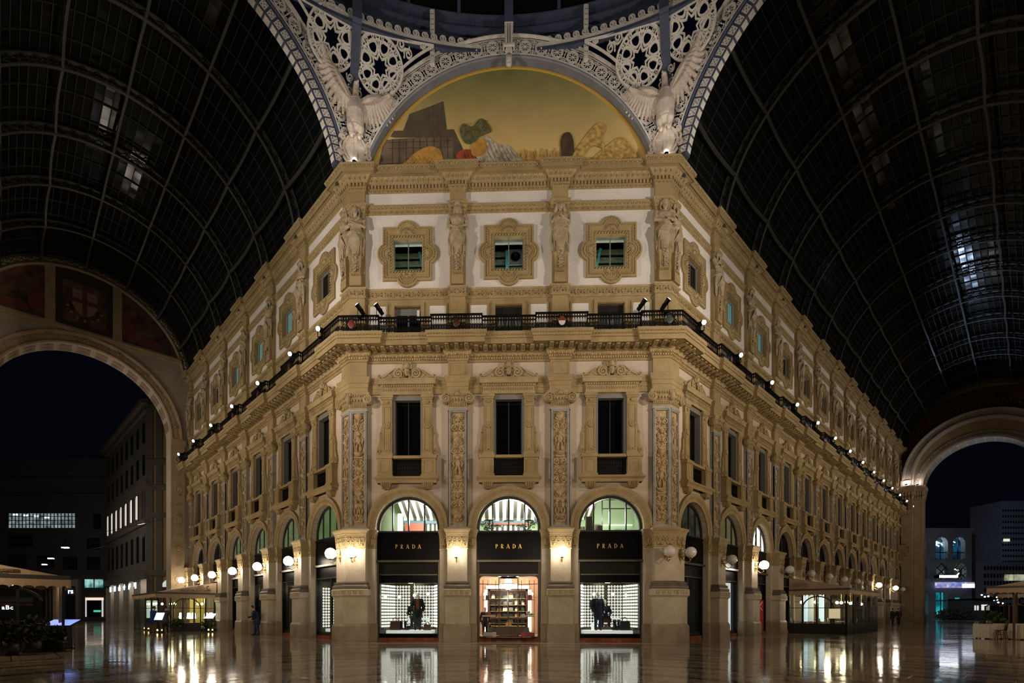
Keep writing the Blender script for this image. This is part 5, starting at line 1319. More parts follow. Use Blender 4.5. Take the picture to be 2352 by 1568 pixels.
# right wing first bay: leafy lit display, second bay: white lit doors, third bay: poster
inbay('R', 0, 'display_back', MB().box(-1.4,1.4,1.5,1.55,.34,3.1), LEAFW, 'leafy patterned lit back wall, right wing first bay', 'wall panel', 'structure')
m_ = MB()
for z in (.55, 1.0, 2.2): m_.box(-1.2,.9,.9,1.3,z,z+.05)
for x in (-1.25,-.1,.88): m_.box(x,x+.05,.9,1.3,.34,2.6)
inbay('R', 0, 'display_shelf', m_, BRONZE, 'bronze display shelves in the right wing, first bay', 'shelf')
g_ = MB()
for z in (1.3,1.75,2.45): g_.ell((-.6,1.1,z), .09, 8, 6)
inbay('R', 0, 'globe_lights', g_, GLOBEW, 'string of white globe lights in the first bay, right wing', 'lamp')
WDOOR = emit('white lit curtain', (1.,.96,.95), .72)
for i, (a, b_) in enumerate(((-1.3,-.45),(-.35,.3),(.40,1.3))):
    inbay('R', 1, 'white_curtain', MB().box(a,b_,.52,.56,.3,3.05), WDOOR, 'bright white closed curtain panel, %s from the corner, second bay of the right wing' % ORD[i], 'curtain', None, 'white curtains in the right wing')
ps = tag(ob('poster_stand', MB().box(-.1,1.0,-.02,.02,.05,2.0).mesh('poster', REDP), None, W['R'] @ tr(wx('R', 2), .2, .12)), 'tall red poster with white lettering leaning in the third bay of the right wing', 'poster')
q = ob('lettering', text_mesh('mercanti', .26, WHT, .004), ps, tr(.45,-.03,.12) @ ry(-90)); q.location = (.62,-.03,.10)
ob('arrow_mark', MB().hexa([(.2,-.035,1.62),(.32,-.035,1.62),(.32,-.025,1.62),(.2,-.025,1.62)], [(.72,-.035,1.9),(.84,-.035,1.9),(.84,-.025,1.9),(.72,-.025,1.9)]).hexa([(.2,-.035,1.62),(.32,-.035,1.62),(.32,-.025,1.62),(.2,-.025,1.62)], [(.72,-.035,1.34),(.84,-.035,1.34),(.84,-.025,1.34),(.72,-.025,1.34)]).mesh('mark', WHT), ps)
# ------------------------------------------------------------------ balcony railing
ZR0, ZR1 = 13.89, 14.70
def railing(path, z0=ZR0, z1=ZR1, minlen=.2):
    mb = MB(); h = z1-z0
    for a, b, o in ((0,.05,.03),(.20*h,.20*h+.02,.015),(.74*h,.74*h+.02,.015),(h-.05,h,.035)):
        mb.sweep(path, [(-o,z0+a),(o,z0+a),(o,z0+b),(-o,z0+b),(-o,z0+a)])
    def unit(M, l):
        k = MB()
        for x in (-l/2, 0): k.box(x-.009, x+.009, -.009, .009, z0, z1-.04)
        zc = z0+.84*h
        for x in (-l/4, l/4):
            k.tube([(x+l*.22*cos(a), 0, zc+.06*sin(a)) for a in [2*PI*j/8 for j in range(8)]], .011, 4, loop=True)
            k.tube([(x-l*.24,0,z0+.62*h),(x-l*.16,0,z0+.71*h),(x,0,z0+.735*h),(x+l*.16,0,z0+.71*h),(x+l*.24,0,z0+.62*h)], .010, 4)
            k.tube([(x-l*.24,0,z0+.22*h),(x-l*.2,0,z0+.34*h),(x,0,z0+.40*h),(x+l*.2,0,z0+.34*h),(x+l*.24,0,z0+.22*h)], .014, 4)
            k.ell((x,0,z0+.42*h), (.02,.014,.04), 5, 4)
            k.spiral((x,z0+.28*h), l*.16, 1.2, .012, 1, PI/2, 0, 9); k.spiral((x,z0+.10*h), l*.16, 1.2, .012, -1, 0, 0, 9)
        mb.join(k, M)
    along(path, 0, .235, unit, minlen)
    # end posts
    for p in (path[0], path[-1]): mb.box(p[0]-.02, p[0]+.02, p[1]-.02, p[1]+.02, z0, z1)
    return mb
RO = .70
def crest(mb_f, x, y, z, tiers=1):
    """round openwork panel with an oval shield: frame builder"""
    q = MB()
    for r in (.30,.25): q.tube([(x+r*.82*cos(a), y, z+r*sin(a)) for a in [2*PI*j/20 for j in range(20)]], .014, 4, loop=True)
    q.box(x-.42,x-.39,y-.015,y+.015,ZR0,ZR1); q.box(x+.39,x+.42,y-.015,y+.015,ZR0,ZR1)
    for i in range(12):
        a = 2*PI*i/12; q.spiral((x+.34*cos(a)*.9, z+.34*sin(a)), .06, 1.1, .013, 1 if i % 2 else -1, a, y, 8)
    for f in (-1, 1):
        for g in (-1, 1): q.spiral((x+f*.30, z+g*.29), .08, 1.3, .014, f*g, 0, y, 10)
    mb_f.join(q)
def shieldmesh(x, y, z): 
    m = MB(); m.ell((x,y-.03,z), (.15,.035,.20), 14, 10); return m
CR = {'red': plain('dull red enamel', (.15,.018,.012), .5), 'dark red': plain('dark red enamel', (.045,.006,.006), .5), 'white': plain('white enamel', (.55,.5,.45), .5), 'teal': plain('grey green enamel', (.028,.042,.042), .5)}
def cresthalf(x, y, z):
    up, lo = MB(), MB()
    n = 12
    for mb, a0 in ((up, 0), (lo, PI)):
        mb.plate([(x+.15*cos(a0+PI*i/n), z+.20*sin(a0+PI*i/n)) for i in range(n+1)], [], y-.06, y-.03)
    return up, lo
# straight sections between the pilaster projections
def bay_rail(L): return railing([(-L/2,-RO),(L/2,-RO)])
hf = .44+RO
tF = T('balcony_railing', ZR0); tF.part('ironwork', bay_rail(B-2*hf-.02), IRONB); tW = T('balcony_railing', ZR0); tW.part('ironwork', bay_rail(BW-2*hf-.02), IRONB)
for w, k in BAYS: (tF if w == 'F' else tW).put(W[w] @ tr(wx(w, k)), 'straight wrought iron balcony railing section, '+bayphrase(w, k), 'railing', 'balcony railing sections')
# projecting sections over the pilasters
pr = railing([(-hf,-RO+.02),(-hf,-RO-.19),(hf,-RO-.19),(hf,-RO+.02)]); 
tP = T('balcony_railing', ZR0); crest(pr, 0, -RO-.19, 14.28); tP.part('ironwork', pr, IRONB); tP.part('crest', shieldmesh(0,-RO-.21,14.28), CR['dark red'], 'dark red oval crest')
u_, l_ = cresthalf(0,-RO-.21,14.28)
tP2 = T('balcony_railing', ZR0); tP2.part('ironwork', pr, IRONB).part('crest', u_, CR['red'], 'red upper half of the crest').part('crest_field', l_, CR['white'], 'white lower half of the crest')
for i, (w, k) in enumerate(PILS):
    if (w, k) == ('F', 1): tP2.put(W[w] @ tr(px_(w, k)), 'projecting balcony railing with red and white oval crest, right of the entrance', 'railing', 'balcony railing sections')
    else: tP.put(W[w] @ tr(px_(w, k)), 'projecting balcony railing with dark oval crest, '+pilphrase(w, k), 'railing', 'balcony railing sections')
for sd, w in ((-1, 'L'), (1, 'R')):
    cw = .72+RO; v = RO+.19; f = (sd*(HW+v*T22), -v)
    a, b = wp(w, sd*cw, RO-.02), wp(w, sd*cw, v); c, d = (sd*(HW-cw), -v), (sd*(HW-cw), -RO+.02)
    path = [a, b, f, c, d] if sd < 0 else [d, c, f, b, a]
    r_ = railing(path); q = MB(); crest(r_, sd*(HW-.22), -v, 14.28)
    t = T('balcony_railing', ZR0); t.part('ironwork', r_, IRONB).part('crest', shieldmesh(sd*(HW-.22), -v-.02, 14.28), CR['red' if sd < 0 else 'teal'], ('red' if sd < 0 else 'grey green')+' oval crest')
    t.put(Matrix.Identity(4), 'folded balcony railing with %s oval crest at the %s corner' % ('red' if sd < 0 else 'grey green', 'left' if sd < 0 else 'right'), 'railing', 'balcony railing sections')
# ------------------------------------------------------------------ spotlights on the railing
SPOTL = emit('bright spotlight lens', (.93,.97,1.), 30.); SPOTD = emit('spotlight glass', (.95,1.,1.), 2.2)
def spot_t(lens, tilt):
    t = T('spotlight', 0); h_ = MB(); h_.lathe([(.001,-.26),(.085,-.25),(.095,-.1),(.10,.18),(.115,.20),(.115,.24),(.10,.24)], (0,0,0), 14); h_.xf(tilt)
    for i in range(3): pass
    l_ = MB().lathe([(.10,.242),(.07,.262),(.001,.275)], (0,0,0), 14).xf(tilt)
    b_ = MB(); b_.box(-.13,-.11,-.02,.02,-.34,.03); b_.box(.11,.13,-.02,.02,-.34,.03); b_.box(-.13,.13,-.02,.02,-.36,-.33); b_.box(-.06,.06,-.05,.10,-.40,-.36)
    t.part('housing', h_, BLACK).part('lens', l_, lens, 'lit lens').part('bracket', b_, BLACK); return t
tl = spot_t(SPOTL, rx(112)); 
def wing_spots():
    for w, n in (('L', NL), ('R', NR)):
        sg = -1 if w == 'L' else 1
        for k in range(0, n+1):
            s = abs(px_(w, k))+(-.9 if w == 'L' else .4) if k else 1.0
            M = W[w] @ tr(sg*s, -RO-.42, 14.55) @ rz(38 if w == 'L' else -38)
            tl.put(M, 'glaring spotlight clamped to the balcony railing, '+('%s wing, at the corner' % ('left' if w == 'L' else 'right') if k == 0 else pilphrase(w, k)), 'spotlight', 'lit spotlights along the balcony')
wing_spots()
for i, (x, sg) in enumerate(((-6.62,-1),(-5.78,-1),(5.82,1),(6.84,1))):
    t = spot_t(SPOTD, ry(sg*38) @ rx(28)); 
    t.put(tr(x, -RO-.35, 14.86), 'black cylinder spotlight tilted up %s on the front balcony, %s of the pair' % ('left' if sg < 0 else 'right', ('outer','inner','inner','outer')[i]), 'spotlight', 'black spotlights on the front balcony')
# ------------------------------------------------------------------ globe lamps on the piers
LIT = emit('lit milk glass globe', (1.,.90,.74), 27.); UNLIT = plain('unlit milk glass globe', (.62,.58,.55), .15)
gl_ = MB().ell((0,-.50,4.06), .25, 20, 14); 
br = MB(); br.tube([(0,0,3.95),(0,-.12,3.78),(0,-.30,3.62),(0,-.46,3.66),(0,-.50,3.80)], .022, 6); br.lathe([(.06,3.78),(.10,3.82),(.08,3.84)], (0,-.50,0), 10)
br.tube([(0,-.03,4.2),(0,-.10,4.36),(0,-.2,4.30),(0,-.17,4.20),(0,-.1,4.22)], .014, 5)
for r_, z in ((.11,3.97),): br.tube([(0,-.16+r_*cos(a),z+r_*sin(a)) for a in [2*PI*j/14 for j in range(14)]], .02, 5, loop=True)
br.tube([(0,-.16+.05*cos(a),3.97+.05*sin(a)) for a in [2*PI*j/10 for j in range(10)]], .015, 5, loop=True)
bp2 = MB(); bp2.lathe([(.001,-.03),(.09,-.03),(.10,0)], (0,0,3.95), 12, axis='y'); bp2.box(-.05,.05,-.02,0,3.7,4.2)
tL = T('wall_lamp', 3.6); tL.part('globe', gl_, LIT, 'glowing white glass globe').part('bracket', br, BRASS).part('wall_plate', bp2, BRASS)
tU = T('wall_lamp', 3.6); tU.part('globe', gl_, UNLIT, 'unlit white glass globe').part('bracket', br, BRASS).part('wall_plate', bp2, BRASS)
PV = tr(0, -.45, 0)
for k, nm in ((0, 'left'), (1, 'right')): tL.put(W['F'] @ tr(px_('F', k)) @ PV, 'lit globe lamp on the pier %s of the shop entrance' % nm, 'lamp', 'globe lamps on the piers')
tL.put(tr(-HW+.22) @ PV, 'lit globe lamp on the front face of the left corner pier', 'lamp', 'globe lamps on the piers')
tU.put(tr(HW-.22) @ PV, 'unlit globe lamp on the front face of the right corner pier', 'lamp', 'globe lamps on the piers')
RLIT = (2, 9, 11)
for w, n in (('L', NL), ('R', NR)):
    sg = -1 if w == 'L' else 1
    for k in range(0, n+1):
        lit = w == 'L' or k in RLIT
        s = px_(w, k) if k else sg*.30
        if w == 'L' and k == n: s += .45
        (tL if lit else tU).put(W[w] @ tr(s) @ PV, '%s globe lamp, %s' % ('lit' if lit else 'unlit', pilphrase(w, k) if k else 'on the wing face of the %s corner pier' % ('left' if w == 'L' else 'right')), 'lamp', 'globe lamps on the piers')
# ------------------------------------------------------------------ lunette painting and its arch
CZF, CZA, RI = 19.8, 20.3, 6.9
def paint(name, c1, c2, scale=2., vert=None):
    m, nt, b = newmat(name); geo = N(nt, 'ShaderNodeNewGeometry'); n1 = N(nt, 'ShaderNodeTexNoise'); n1.inputs['Scale'].default_value = scale; n1.inputs['Detail'].default_value = 5
    cr = N(nt, 'ShaderNodeValToRGB'); cr.color_ramp.elements[0].color = (*c1,1); cr.color_ramp.elements[1].color = (*c2,1); cr.color_ramp.elements[0].position = .35; cr.color_ramp.elements[1].position = .65
    if vert:
        sp = N(nt, 'ShaderNodeSeparateXYZ'); mr = N(nt, 'ShaderNodeMapRange'); mr.inputs[1].default_value, mr.inputs[2].default_value = vert
        nt.links.new(geo.outputs['Position'], sp.inputs[0]); nt.links.new(sp.outputs[2], mr.inputs[0])
        ad = N(nt, 'ShaderNodeMath', operation='MULTIPLY_ADD'); ad.inputs[1].default_value = .25; nt.links.new(n1.outputs['Fac'], ad.inputs[0]); nt.links.new(mr.outputs[0], ad.inputs[2])
        sb = N(nt, 'ShaderNodeMath', operation='SUBTRACT'); sb.inputs[1].default_value = .12; nt.links.new(ad.outputs[0], sb.inputs[0]); nt.links.new(sb.outputs[0], cr.inputs[0])
        cr.color_ramp.elements[0].position = .0; cr.color_ramp.elements[1].position = 1.
    else: nt.links.new(n1.outputs['Fac'], cr.inputs[0])
    nt.links.new(geo.outputs['Position'], n1.inputs['Vector']); nt.links.new(cr.outputs[0], b.inputs['Base Color']); b.inputs['Roughness'].default_value = .8
    return m
PSKY = paint('painted sky', (.74,.50,.19), (.15,.15,.05), 1.2, (21.9,26.6)); PST = paint('painted stone', (.11,.075,.045), (.185,.13,.08), 1.5); PST2 = paint('painted dark stone', (.07,.05,.03), (.11,.08,.05), 2.)
PGOLD = paint('painted straw', (.30,.17,.04), (.62,.40,.12), 6.); PGOLD2 = paint('painted golden rock', (.38,.19,.035), (.56,.30,.06), 3.); PRED = paint('painted red cloth', (.20,.03,.012), (.38,.075,.03), 2.5); PWH = paint('painted white cloth', (.26,.22,.15), (.55,.48,.35), 4.)
PGR = paint('painted dark grass', (.03,.025,.012), (.10,.075,.025), 5.); PBR = paint('painted brown wood', (.05,.028,.014), (.10,.055,.03), 3.); PGN = paint('painted leaves', (.06,.07,.02), (.14,.13,.05), 6.)
p = tag(bpy.data.objects.new('lunette_painting', None), 'half-round painted lunette with golden field, stone building and heaped sheaves', 'painting'); C.objects.link(p); p.location = (0, .10, 21.66)
hz_ = 21.66-CZF; a0 = math.asin(hz_/RI)
arc = [(RI*cos(a0+(PI-2*a0)*i/48), RI*sin(a0+(PI-2*a0)*i/48)-hz_) for i in range(49)]
ob('painted_sky', MB().plate(arc, [], 0, .05).mesh('sky', PSKY), p)
lay = [0.]
def clip(pts):   # keep inside the arc
    out = []
    for x, z in pts:
        r = sqrt(x*x+(z+hz_)**2)
        if r > RI-.06: x, z = x*(RI-.06)/r, (z+hz_)*(RI-.06)/r-hz_
        out.append((x, max(z, 0.)))
    return out
def dens(pts, n=6):
    o = []
    for a, b in zip(pts, pts[1:]+pts[:1]): o += [(a[0]+(b[0]-a[0])*i/n, a[1]+(b[1]-a[1])*i/n) for i in range(n)]
    return o
def shape(nm, pts, mt, d=0):
    lay[0] -= .003
    ob(nm, MB().plate(clip(dens(pts)), [], lay[0], lay[0]+.002, back=False).mesh(nm, mt), p)
def px2(x, y): return ((x-1168.5)/49.4, (352-y)/49.4)
def crv(pts, n=7):
    o = []; K = len(pts)
    for i in range(K):
        p0, p1, p2, p3 = [Vector(pts[(i+j-1) % K]) for j in range(4)]
        for k in range(n):
            t = k/n; q = .5*((2*p1)+(p2-p0)*t+(2*p0-5*p1+4*p2-p3)*t*t+(3*p1-p0-3*p2+p3)*t**3); o.append((q.x, q.y))
    return o
def blob(nm, pts, mt):
    lay[0] -= .003
    ob(nm, MB().plate(clip(crv([px2(*q) for q in pts])), [], lay[0], lay[0]+.002, back=False).mesh(nm, mt), p)
def poly(nm, pts, mt): shape(nm, [px2(*q) for q in pts], mt)
def strokes(nm, segs, w, mt):
    lay[0] -= .003; m_ = MB()
    for a_, c_ in segs:
        (x0, z0), (x1, z1) = px2(*a_), px2(*c_)
        if max(x0*x0+(z0+hz_)**2, x1*x1+(z1+hz_)**2) < (RI-.1)**2 and min(z0, z1) >= 0: m_.bar((x0,lay[0],z0), (x1,lay[0],z1), w, .002)
    ob(nm, m_.mesh(nm, mt), p)
R4 = random.Random(12)
poly('painted_building', ((862,352),(880,262),(1045,258),(1062,290),(1062,352)), PST); poly('painted_building_side', ((1040,262),(1062,290),(1062,345),(1040,335)), PST2); poly('painted_eave', ((895,256),(903,243),(1042,243),(1064,290),(1054,292),(1038,262),(905,259)), PST2)
poly('painted_tower', ((925,243),(940,205),(985,190),(1018,178),(1026,243)), PST2)
strokes('painted_masonry_lines', [((900+i*16,262),(900+i*16,350)) for i in range(9)]+[((890,y),(1038,y)) for y in (270,284,318)]+[((985+i*10,y),(985+i*10,y+9)) for i in range(4) for y in (190,206,222)], .025, PBR)
poly('painted_doorway', ((950,345),(950,300),(975,300),(975,345)), PBR)
blob('painted_field', ((1055,360),(1062,318),(1120,312),(1200,316),(1300,314),(1400,318),(1485,330),(1490,360)), PGOLD)
strokes('painted_reeds', [((x, 322+R4.uniform(0,8)), (x+R4.uniform(-3,3), 300+R4.uniform(-8,8))) for x in [1190+1.7*k for k in range(60)]], .02, PGOLD2)
blob('painted_haystack', ((884,352),(900,336),(930,316),(955,294),(985,282),(1010,290),(1020,318),(1038,340),(1046,352)), PGOLD2)
strokes('painted_hay_strokes', [((x, y), (x+R4.uniform(-14,14), y+R4.uniform(8,16))) for x, y in [(R4.uniform(915,1015), R4.uniform(296,335)) for k in range(70)] if abs(x-975) < (y-280)*1.6], .022, PGOLD)
blob('painted_red_cloth', ((1046,308),(1060,293),(1085,292),(1110,300),(1135,330),(1170,350),(1110,355),(1085,354),(1070,335)), PRED)
strokes('painted_red_folds', [((1066+9*k,300+3*k),(1078+9*k,346)) for k in range(7)], .035, plain('deep red paint', (.11,.012,.006), .8))
blob('painted_white_cloth', ((1092,306),(1100,268),(1118,262),(1140,280),(1168,286),(1192,310),(1222,338),(1208,349),(1160,350),(1125,335)), PWH)
strokes('painted_white_folds', [((1112+10*k,270+4*k),(1128+12*k,318+4*k)) for k in range(7)]+[((1120+14*k,300+3*k),(1150+14*k,343)) for k in range(5)], .028, plain('olive paint', (.12,.095,.045), .8))
blob('painted_basket', ((1084,304),(1084,274),(1098,264),(1114,270),(1118,294),(1106,308)), PGOLD2); blob('painted_leaves', ((1062,268),(1056,246),(1066,232),(1084,240),(1104,222),(1122,236),(1128,252),(1106,262),(1090,276),(1074,280)), PGN)
strokes('painted_flowers', [((x,y),(x+3,y-2)) for x, y in [(R4.uniform(1056,1124), R4.uniform(228,262)) for k in range(26)]], .05, plain('ochre red flower', (.42,.15,.04), .8))
blob('painted_stump', ((1282,342),(1288,312),(1286,280),(1294,262),(1308,260),(1316,278),(1318,306),(1316,342)), PBR)
blob('painted_sheaf', ((1300,346),(1318,305),(1346,266),(1372,240),(1388,250),(1380,276),(1386,298),(1360,292),(1340,314),(1328,346)), PGOLD)
blob('painted_straw_heap', ((1326,354),(1360,320),(1395,290),(1425,274),(1450,300),(1466,328),(1478,354)), PGOLD); blob('painted_grass', ((868,354),(880,342),(940,346),(1030,345),(1080,350),(1085,356)), PGR)
strokes('painted_grass_blades', [((x,352),(x+R4.uniform(-5,5),340+R4.uniform(-4,5))) for x in [880+2.4*k for k in range(80)]], .022, PGR)
# brush-like straw strokes
sw = MB(); rr = random.Random(4); lay[0] -= .003
for i in range(150):
    x = rr.uniform(3.4,5.9); z = rr.uniform(.05,1.3)
    if z > 1.5-abs(x-5.0)*.9 or x*x+(z+hz_)**2 > (RI-.35)**2: continue
    a = rr.uniform(.3,1.4); L = rr.uniform(.15,.4); sw.bar((x,lay[0],z),(x-L*cos(a),lay[0],max(.01, z-L*sin(a)*.8)), .02, .002)
ob('painted_straw_strokes', sw.mesh('strokes', paint('light straw', (.62,.42,.15), (.8,.6,.28), 4.)), p)
gb = MB().arcprof(0, -hz_, [(RI-.02,0),(RI-.02,-.05),(RI-.10,-.06),(RI-.12,0)], a0*.98, PI-a0*.98, 64); ob('gilt_border', gb.mesh('border', plain('gilt paint', (.50,.30,.05), .5)), p)
# ------------------------------------------------------------------ iron arches of the octagon
def ring_arch(name, cz, M, label, face):
    """lattice arch: soffit ring, two rims, rosettes, small infill"""
    t = T(name, 21.66); b0 = math.asin((21.66-cz)/RI)
    so = MB().arcprof(0, cz, [(RI,.14),(RI,-.30),(RI+.04,-.34),(RI+.10,-.34),(RI+.10,.14)], b0, PI-b0, 72)
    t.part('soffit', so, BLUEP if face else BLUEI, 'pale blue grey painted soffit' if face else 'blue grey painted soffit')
    rims = MB(); R0, R1 = RI+.12, RI+.86
    for r, w_ in ((R0,.04),(R1-.06,.04),(R1,.05)):
        b1 = math.asin((21.66-cz)/r); rims.arcprof(0, cz, [(r-w_,-.30),(r+w_,-.30),(r+w_,-.36),(r-w_,-.36)], b1, PI-b1, 72)
    b1 = math.asin((21.66-cz)/R1); rims.arcprof(0, cz, [(R1+.05,.0),(R1+.05,-.44),(R1+.09,-.44),(R1+.09,.0)], b1, PI-b1, 72)
    t.part('rim', rims, IRONW)
    bk = MB(); bk.arcprof(0, cz, [(R0,-.10),(R0,-.12),(R0+.03,-.12)], b0, PI-b0, 4); 
    ro = MB(); rc = (R0+R1-.06)/2; rad = .27; n = 25
    for i in range(n):
        a = b0+.035+(PI-2*b0-.07)*(i+.5)/n; cx, cz_ = rc*cos(a), cz+rc*sin(a)
        for r in (rad, rad-.045): ro.tube([(cx+r*cos(q), -.34, cz_+r*sin(q)) for q in [2*PI*j/18 for j in range(18)]], .020, 4, loop=True)
        ro.ell((cx,-.36,cz_), (.05,.03,.05), 7, 5)
        for j in range(8):
            q = 2*PI*j/8
            ro.tube([(cx+.05*cos(q),-.34,cz_+.05*sin(q)),(cx+.15*cos(q),-.34,cz_+.15*sin(q)),(cx+.215*cos(q+.30),-.34,cz_+.215*sin(q+.30))], .014, 4); ro.tube([(cx+.15*cos(q),-.34,cz_+.15*sin(q)),(cx+.215*cos(q-.30),-.34,cz_+.215*sin(q-.30))], .014, 4)
        # infill between rosettes
        a2 = a+(PI-2*b0-.07)*.5/n
        if i < n-1:
            for r_ in (R0+.08, R0+.20, rc, R1-.26, R1-.14):
                ro.ell((r_*cos(a2),-.35,cz+r_*sin(a2)), (.034,.03,.034), 6, 4)
            for f in (-1, 1):
                for r_ in (R0+.14, R1-.20): ro.tube([((r_+.05*cos(q))*cos(a2+f*.012+.006*sin(q)), -.34, cz+(r_+.05*cos(q))*sin(a2+f*.012+.006*sin(q))) for q in [2*PI*j/8 for j in range(8)]], .013, 4, loop=True)
            ro.bar((R0*cos(a2),-.34,cz+R0*sin(a2)), (R1*cos(a2),-.34,cz+R1*sin(a2)), .025)
    t.part('rosette_lattice', ro, IRONW)
    if not face:
        # dark inner flange with cream perforated plaques
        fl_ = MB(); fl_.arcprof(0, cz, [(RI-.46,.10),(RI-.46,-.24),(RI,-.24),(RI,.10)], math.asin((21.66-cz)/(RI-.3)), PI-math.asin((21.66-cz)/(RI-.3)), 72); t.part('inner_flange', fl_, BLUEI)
        pq = MB(); m_ = 52; b2 = b0+.02
        for i in range(m_):
            a = b2+(PI-2*b2)*(i+.5)/m_; d = (PI-2*b2)/m_*.37
            ri, ro_ = RI-.40, RI-.08
            P4 = [(ri*cos(a-d), cz+ri*sin(a-d)), (ro_*cos(a-d), cz+ro_*sin(a-d)), (ro_*cos(a+d), cz+ro_*sin(a+d)), (ri*cos(a+d), cz+ri*sin(a+d))]
            rm_ = (ri+ro_)/2; hs = []
            for da, dr in ((0,0),(-.5,-.5),(.5,.5),(-.5,.5),(.5,-.5)):
                c_ = ((rm_+dr*.2)*cos(a+da*d), cz+(rm_+dr*.2)*sin(a+da*d)); hs.append([(c_[0]+.035*cos(q), c_[1]+.035*sin(q)) for q in [2*PI*j/6 for j in range(6)]])
            pq.plate(P4, hs, -.275, -.245, back=False)
            # soffit plaques
            R4 = [((RI-.475)*cos(a-d),-.2,cz+(RI-.475)*sin(a-d)), ((RI-.475)*cos(a+d),-.2,cz+(RI-.475)*sin(a+d)), ((RI-.475)*cos(a+d),.08,cz+(RI-.475)*sin(a+d)), ((RI-.475)*cos(a-d),.08,cz+(RI-.475)*sin(a-d))]
            pq.add(R4, [(0,1,2,3)])
        t.part('perforated_plaque_row', pq, IRONW, 'cream perforated plaques')
    return t.put(M, label, 'arch', None, 'structure')
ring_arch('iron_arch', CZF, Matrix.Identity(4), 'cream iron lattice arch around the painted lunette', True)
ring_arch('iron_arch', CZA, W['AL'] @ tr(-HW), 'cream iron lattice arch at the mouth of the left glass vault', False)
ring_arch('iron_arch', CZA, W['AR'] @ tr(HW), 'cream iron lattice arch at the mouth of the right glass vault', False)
# bracket at the crown of the painted lunette
cb = MB(); cb.hexa([(-.13,-.36,26.55),(.13,-.36,26.55),(.13,-.1,26.55),(-.13,-.1,26.55)], [(-.20,-.60,28.0),(.20,-.60,28.0),(.20,-.1,28.0),(-.20,-.1,28.0)])
cb.sweep([(-.20,-.1),(-.20,-.52),(.20,-.52),(.20,-.1)], [(.0,26.95),(.06,26.98),(.06,27.06),(0,27.1)]); 
for x in (-.1,0,.1): cb.box(x-.02,x+.02,-.62,-.5,27.15,27.9)
cb.tube([(0,-.5,26.55),(0,-.52,26.3),(0,-.46,26.15)], [.15,.13,.09], 8); cb.ell((0,-.5,26.16), (.13,.11,.09), 8, 6)
tag(ob('crown_bracket', cb.mesh('bracket', IRONW)), 'cream fluted bracket at the crown of the lunette arch', 'bracket', kind='structure')
# ------------------------------------------------------------------ drum: scroll band, posts, spandrel lattice
OC = Vector((0, -17.59)); RD = 17.38
def dpt(phi, r=RD): return (OC.x+r*sin(phi), OC.y+r*cos(phi))
PH = [math.radians(-62+124*i/96) for i in range(97)]
def drum_band(z0, z1, r, th): 
    mb = MB(); mb.rings([[(*dpt(a, r), z0), (*dpt(a, r), z1), (*dpt(a, r+th), z1), (*dpt(a, r+th), z0)] for a in PH], 0, False); return mb
sb = MB(); n = 90
for i in range(n):
    phi = math.radians(-60+120*(i+.5)/n); x, y = dpt(phi, RD-.03); k = MB()
    k.spiral((0,27.42), .165, 1.75, .034, 1, -PI*.5, 0, 22, flat=.025); k.tube([(0,0,27.255),(-.16,0,27.27),(-.30,0,27.36)], [.034,.03,.015], 4, nrm=(0,1,0), flat=.025)
    sb.join(k, tr(x, y, 0) @ Matrix.Rotation(-phi, 4, 'Z'))
t = T('drum_band', 27.05); t.part('dark_backing', drum_band(27.08,27.78,RD+.10,.03), BLUEI).part('running_scroll', sb, IRONW).part('lower_fillet', drum_band(27.10,27.26,RD-.06,.14), IRONW).part('lower_angle', drum_band(26.94,27.08,RD-.10,.25), BLUEI)
t.put(Matrix.Identity(4), 'curved cream running scroll band on the drum above the arches', 'band', None, 'structure')
gd = MB()
gd = drum_band(28.25,28.85,RD+.3,.06); t = T('drum_girder', 28.2); t.part('web', gd, BLUEI); fl_ = drum_band(28.22,28.28,RD+.1,.45); fl_.join(drum_band(28.82,28.88,RD+.1,.45)); t.part('flange', fl_, BLUEI)
rv = MB()
for i in range(150):
    phi = math.radians(-45+90*(i+.5)/150); x, y = dpt(phi, RD+.29)
    for z in (28.38,28.55,28.72): rv.ell((x,y,z), .02, 4, 3)
t.part('rivet_row', rv, RIB); t.put(Matrix.Identity(4), 'dark blue riveted ring girder under the dome', 'girder', None, 'structure')
ps = T('drum_post', 26.2)
p_ = MB(); p_.box(-.10,.10,-.12,.05,26.3,28.75); h_ = MB()
for i in range(9): h_.box(-.06,-.03,-.125,-.12,26.6+.24*i,26.64+.24*i); h_.box(.03,.06,-.125,-.12,26.6+.24*i,26.64+.24*i)
ps.part('strap', p_, IRONW).part('hole_row', h_, BLACK)
for sx in (-1, 1): ps.put(tr(sx*3.48, -.42, 0), 'cream perforated iron strap %s of the lunette crown' % ('left' if sx < 0 else 'right'), 'post', None, 'structure')
tag(ob('dome_post', MB().box(-.20,.20,-.25,.15,28.0,33).mesh('post', BLUEI)), 'dark blue post above the crown of the lunette arch', 'post', kind='structure')
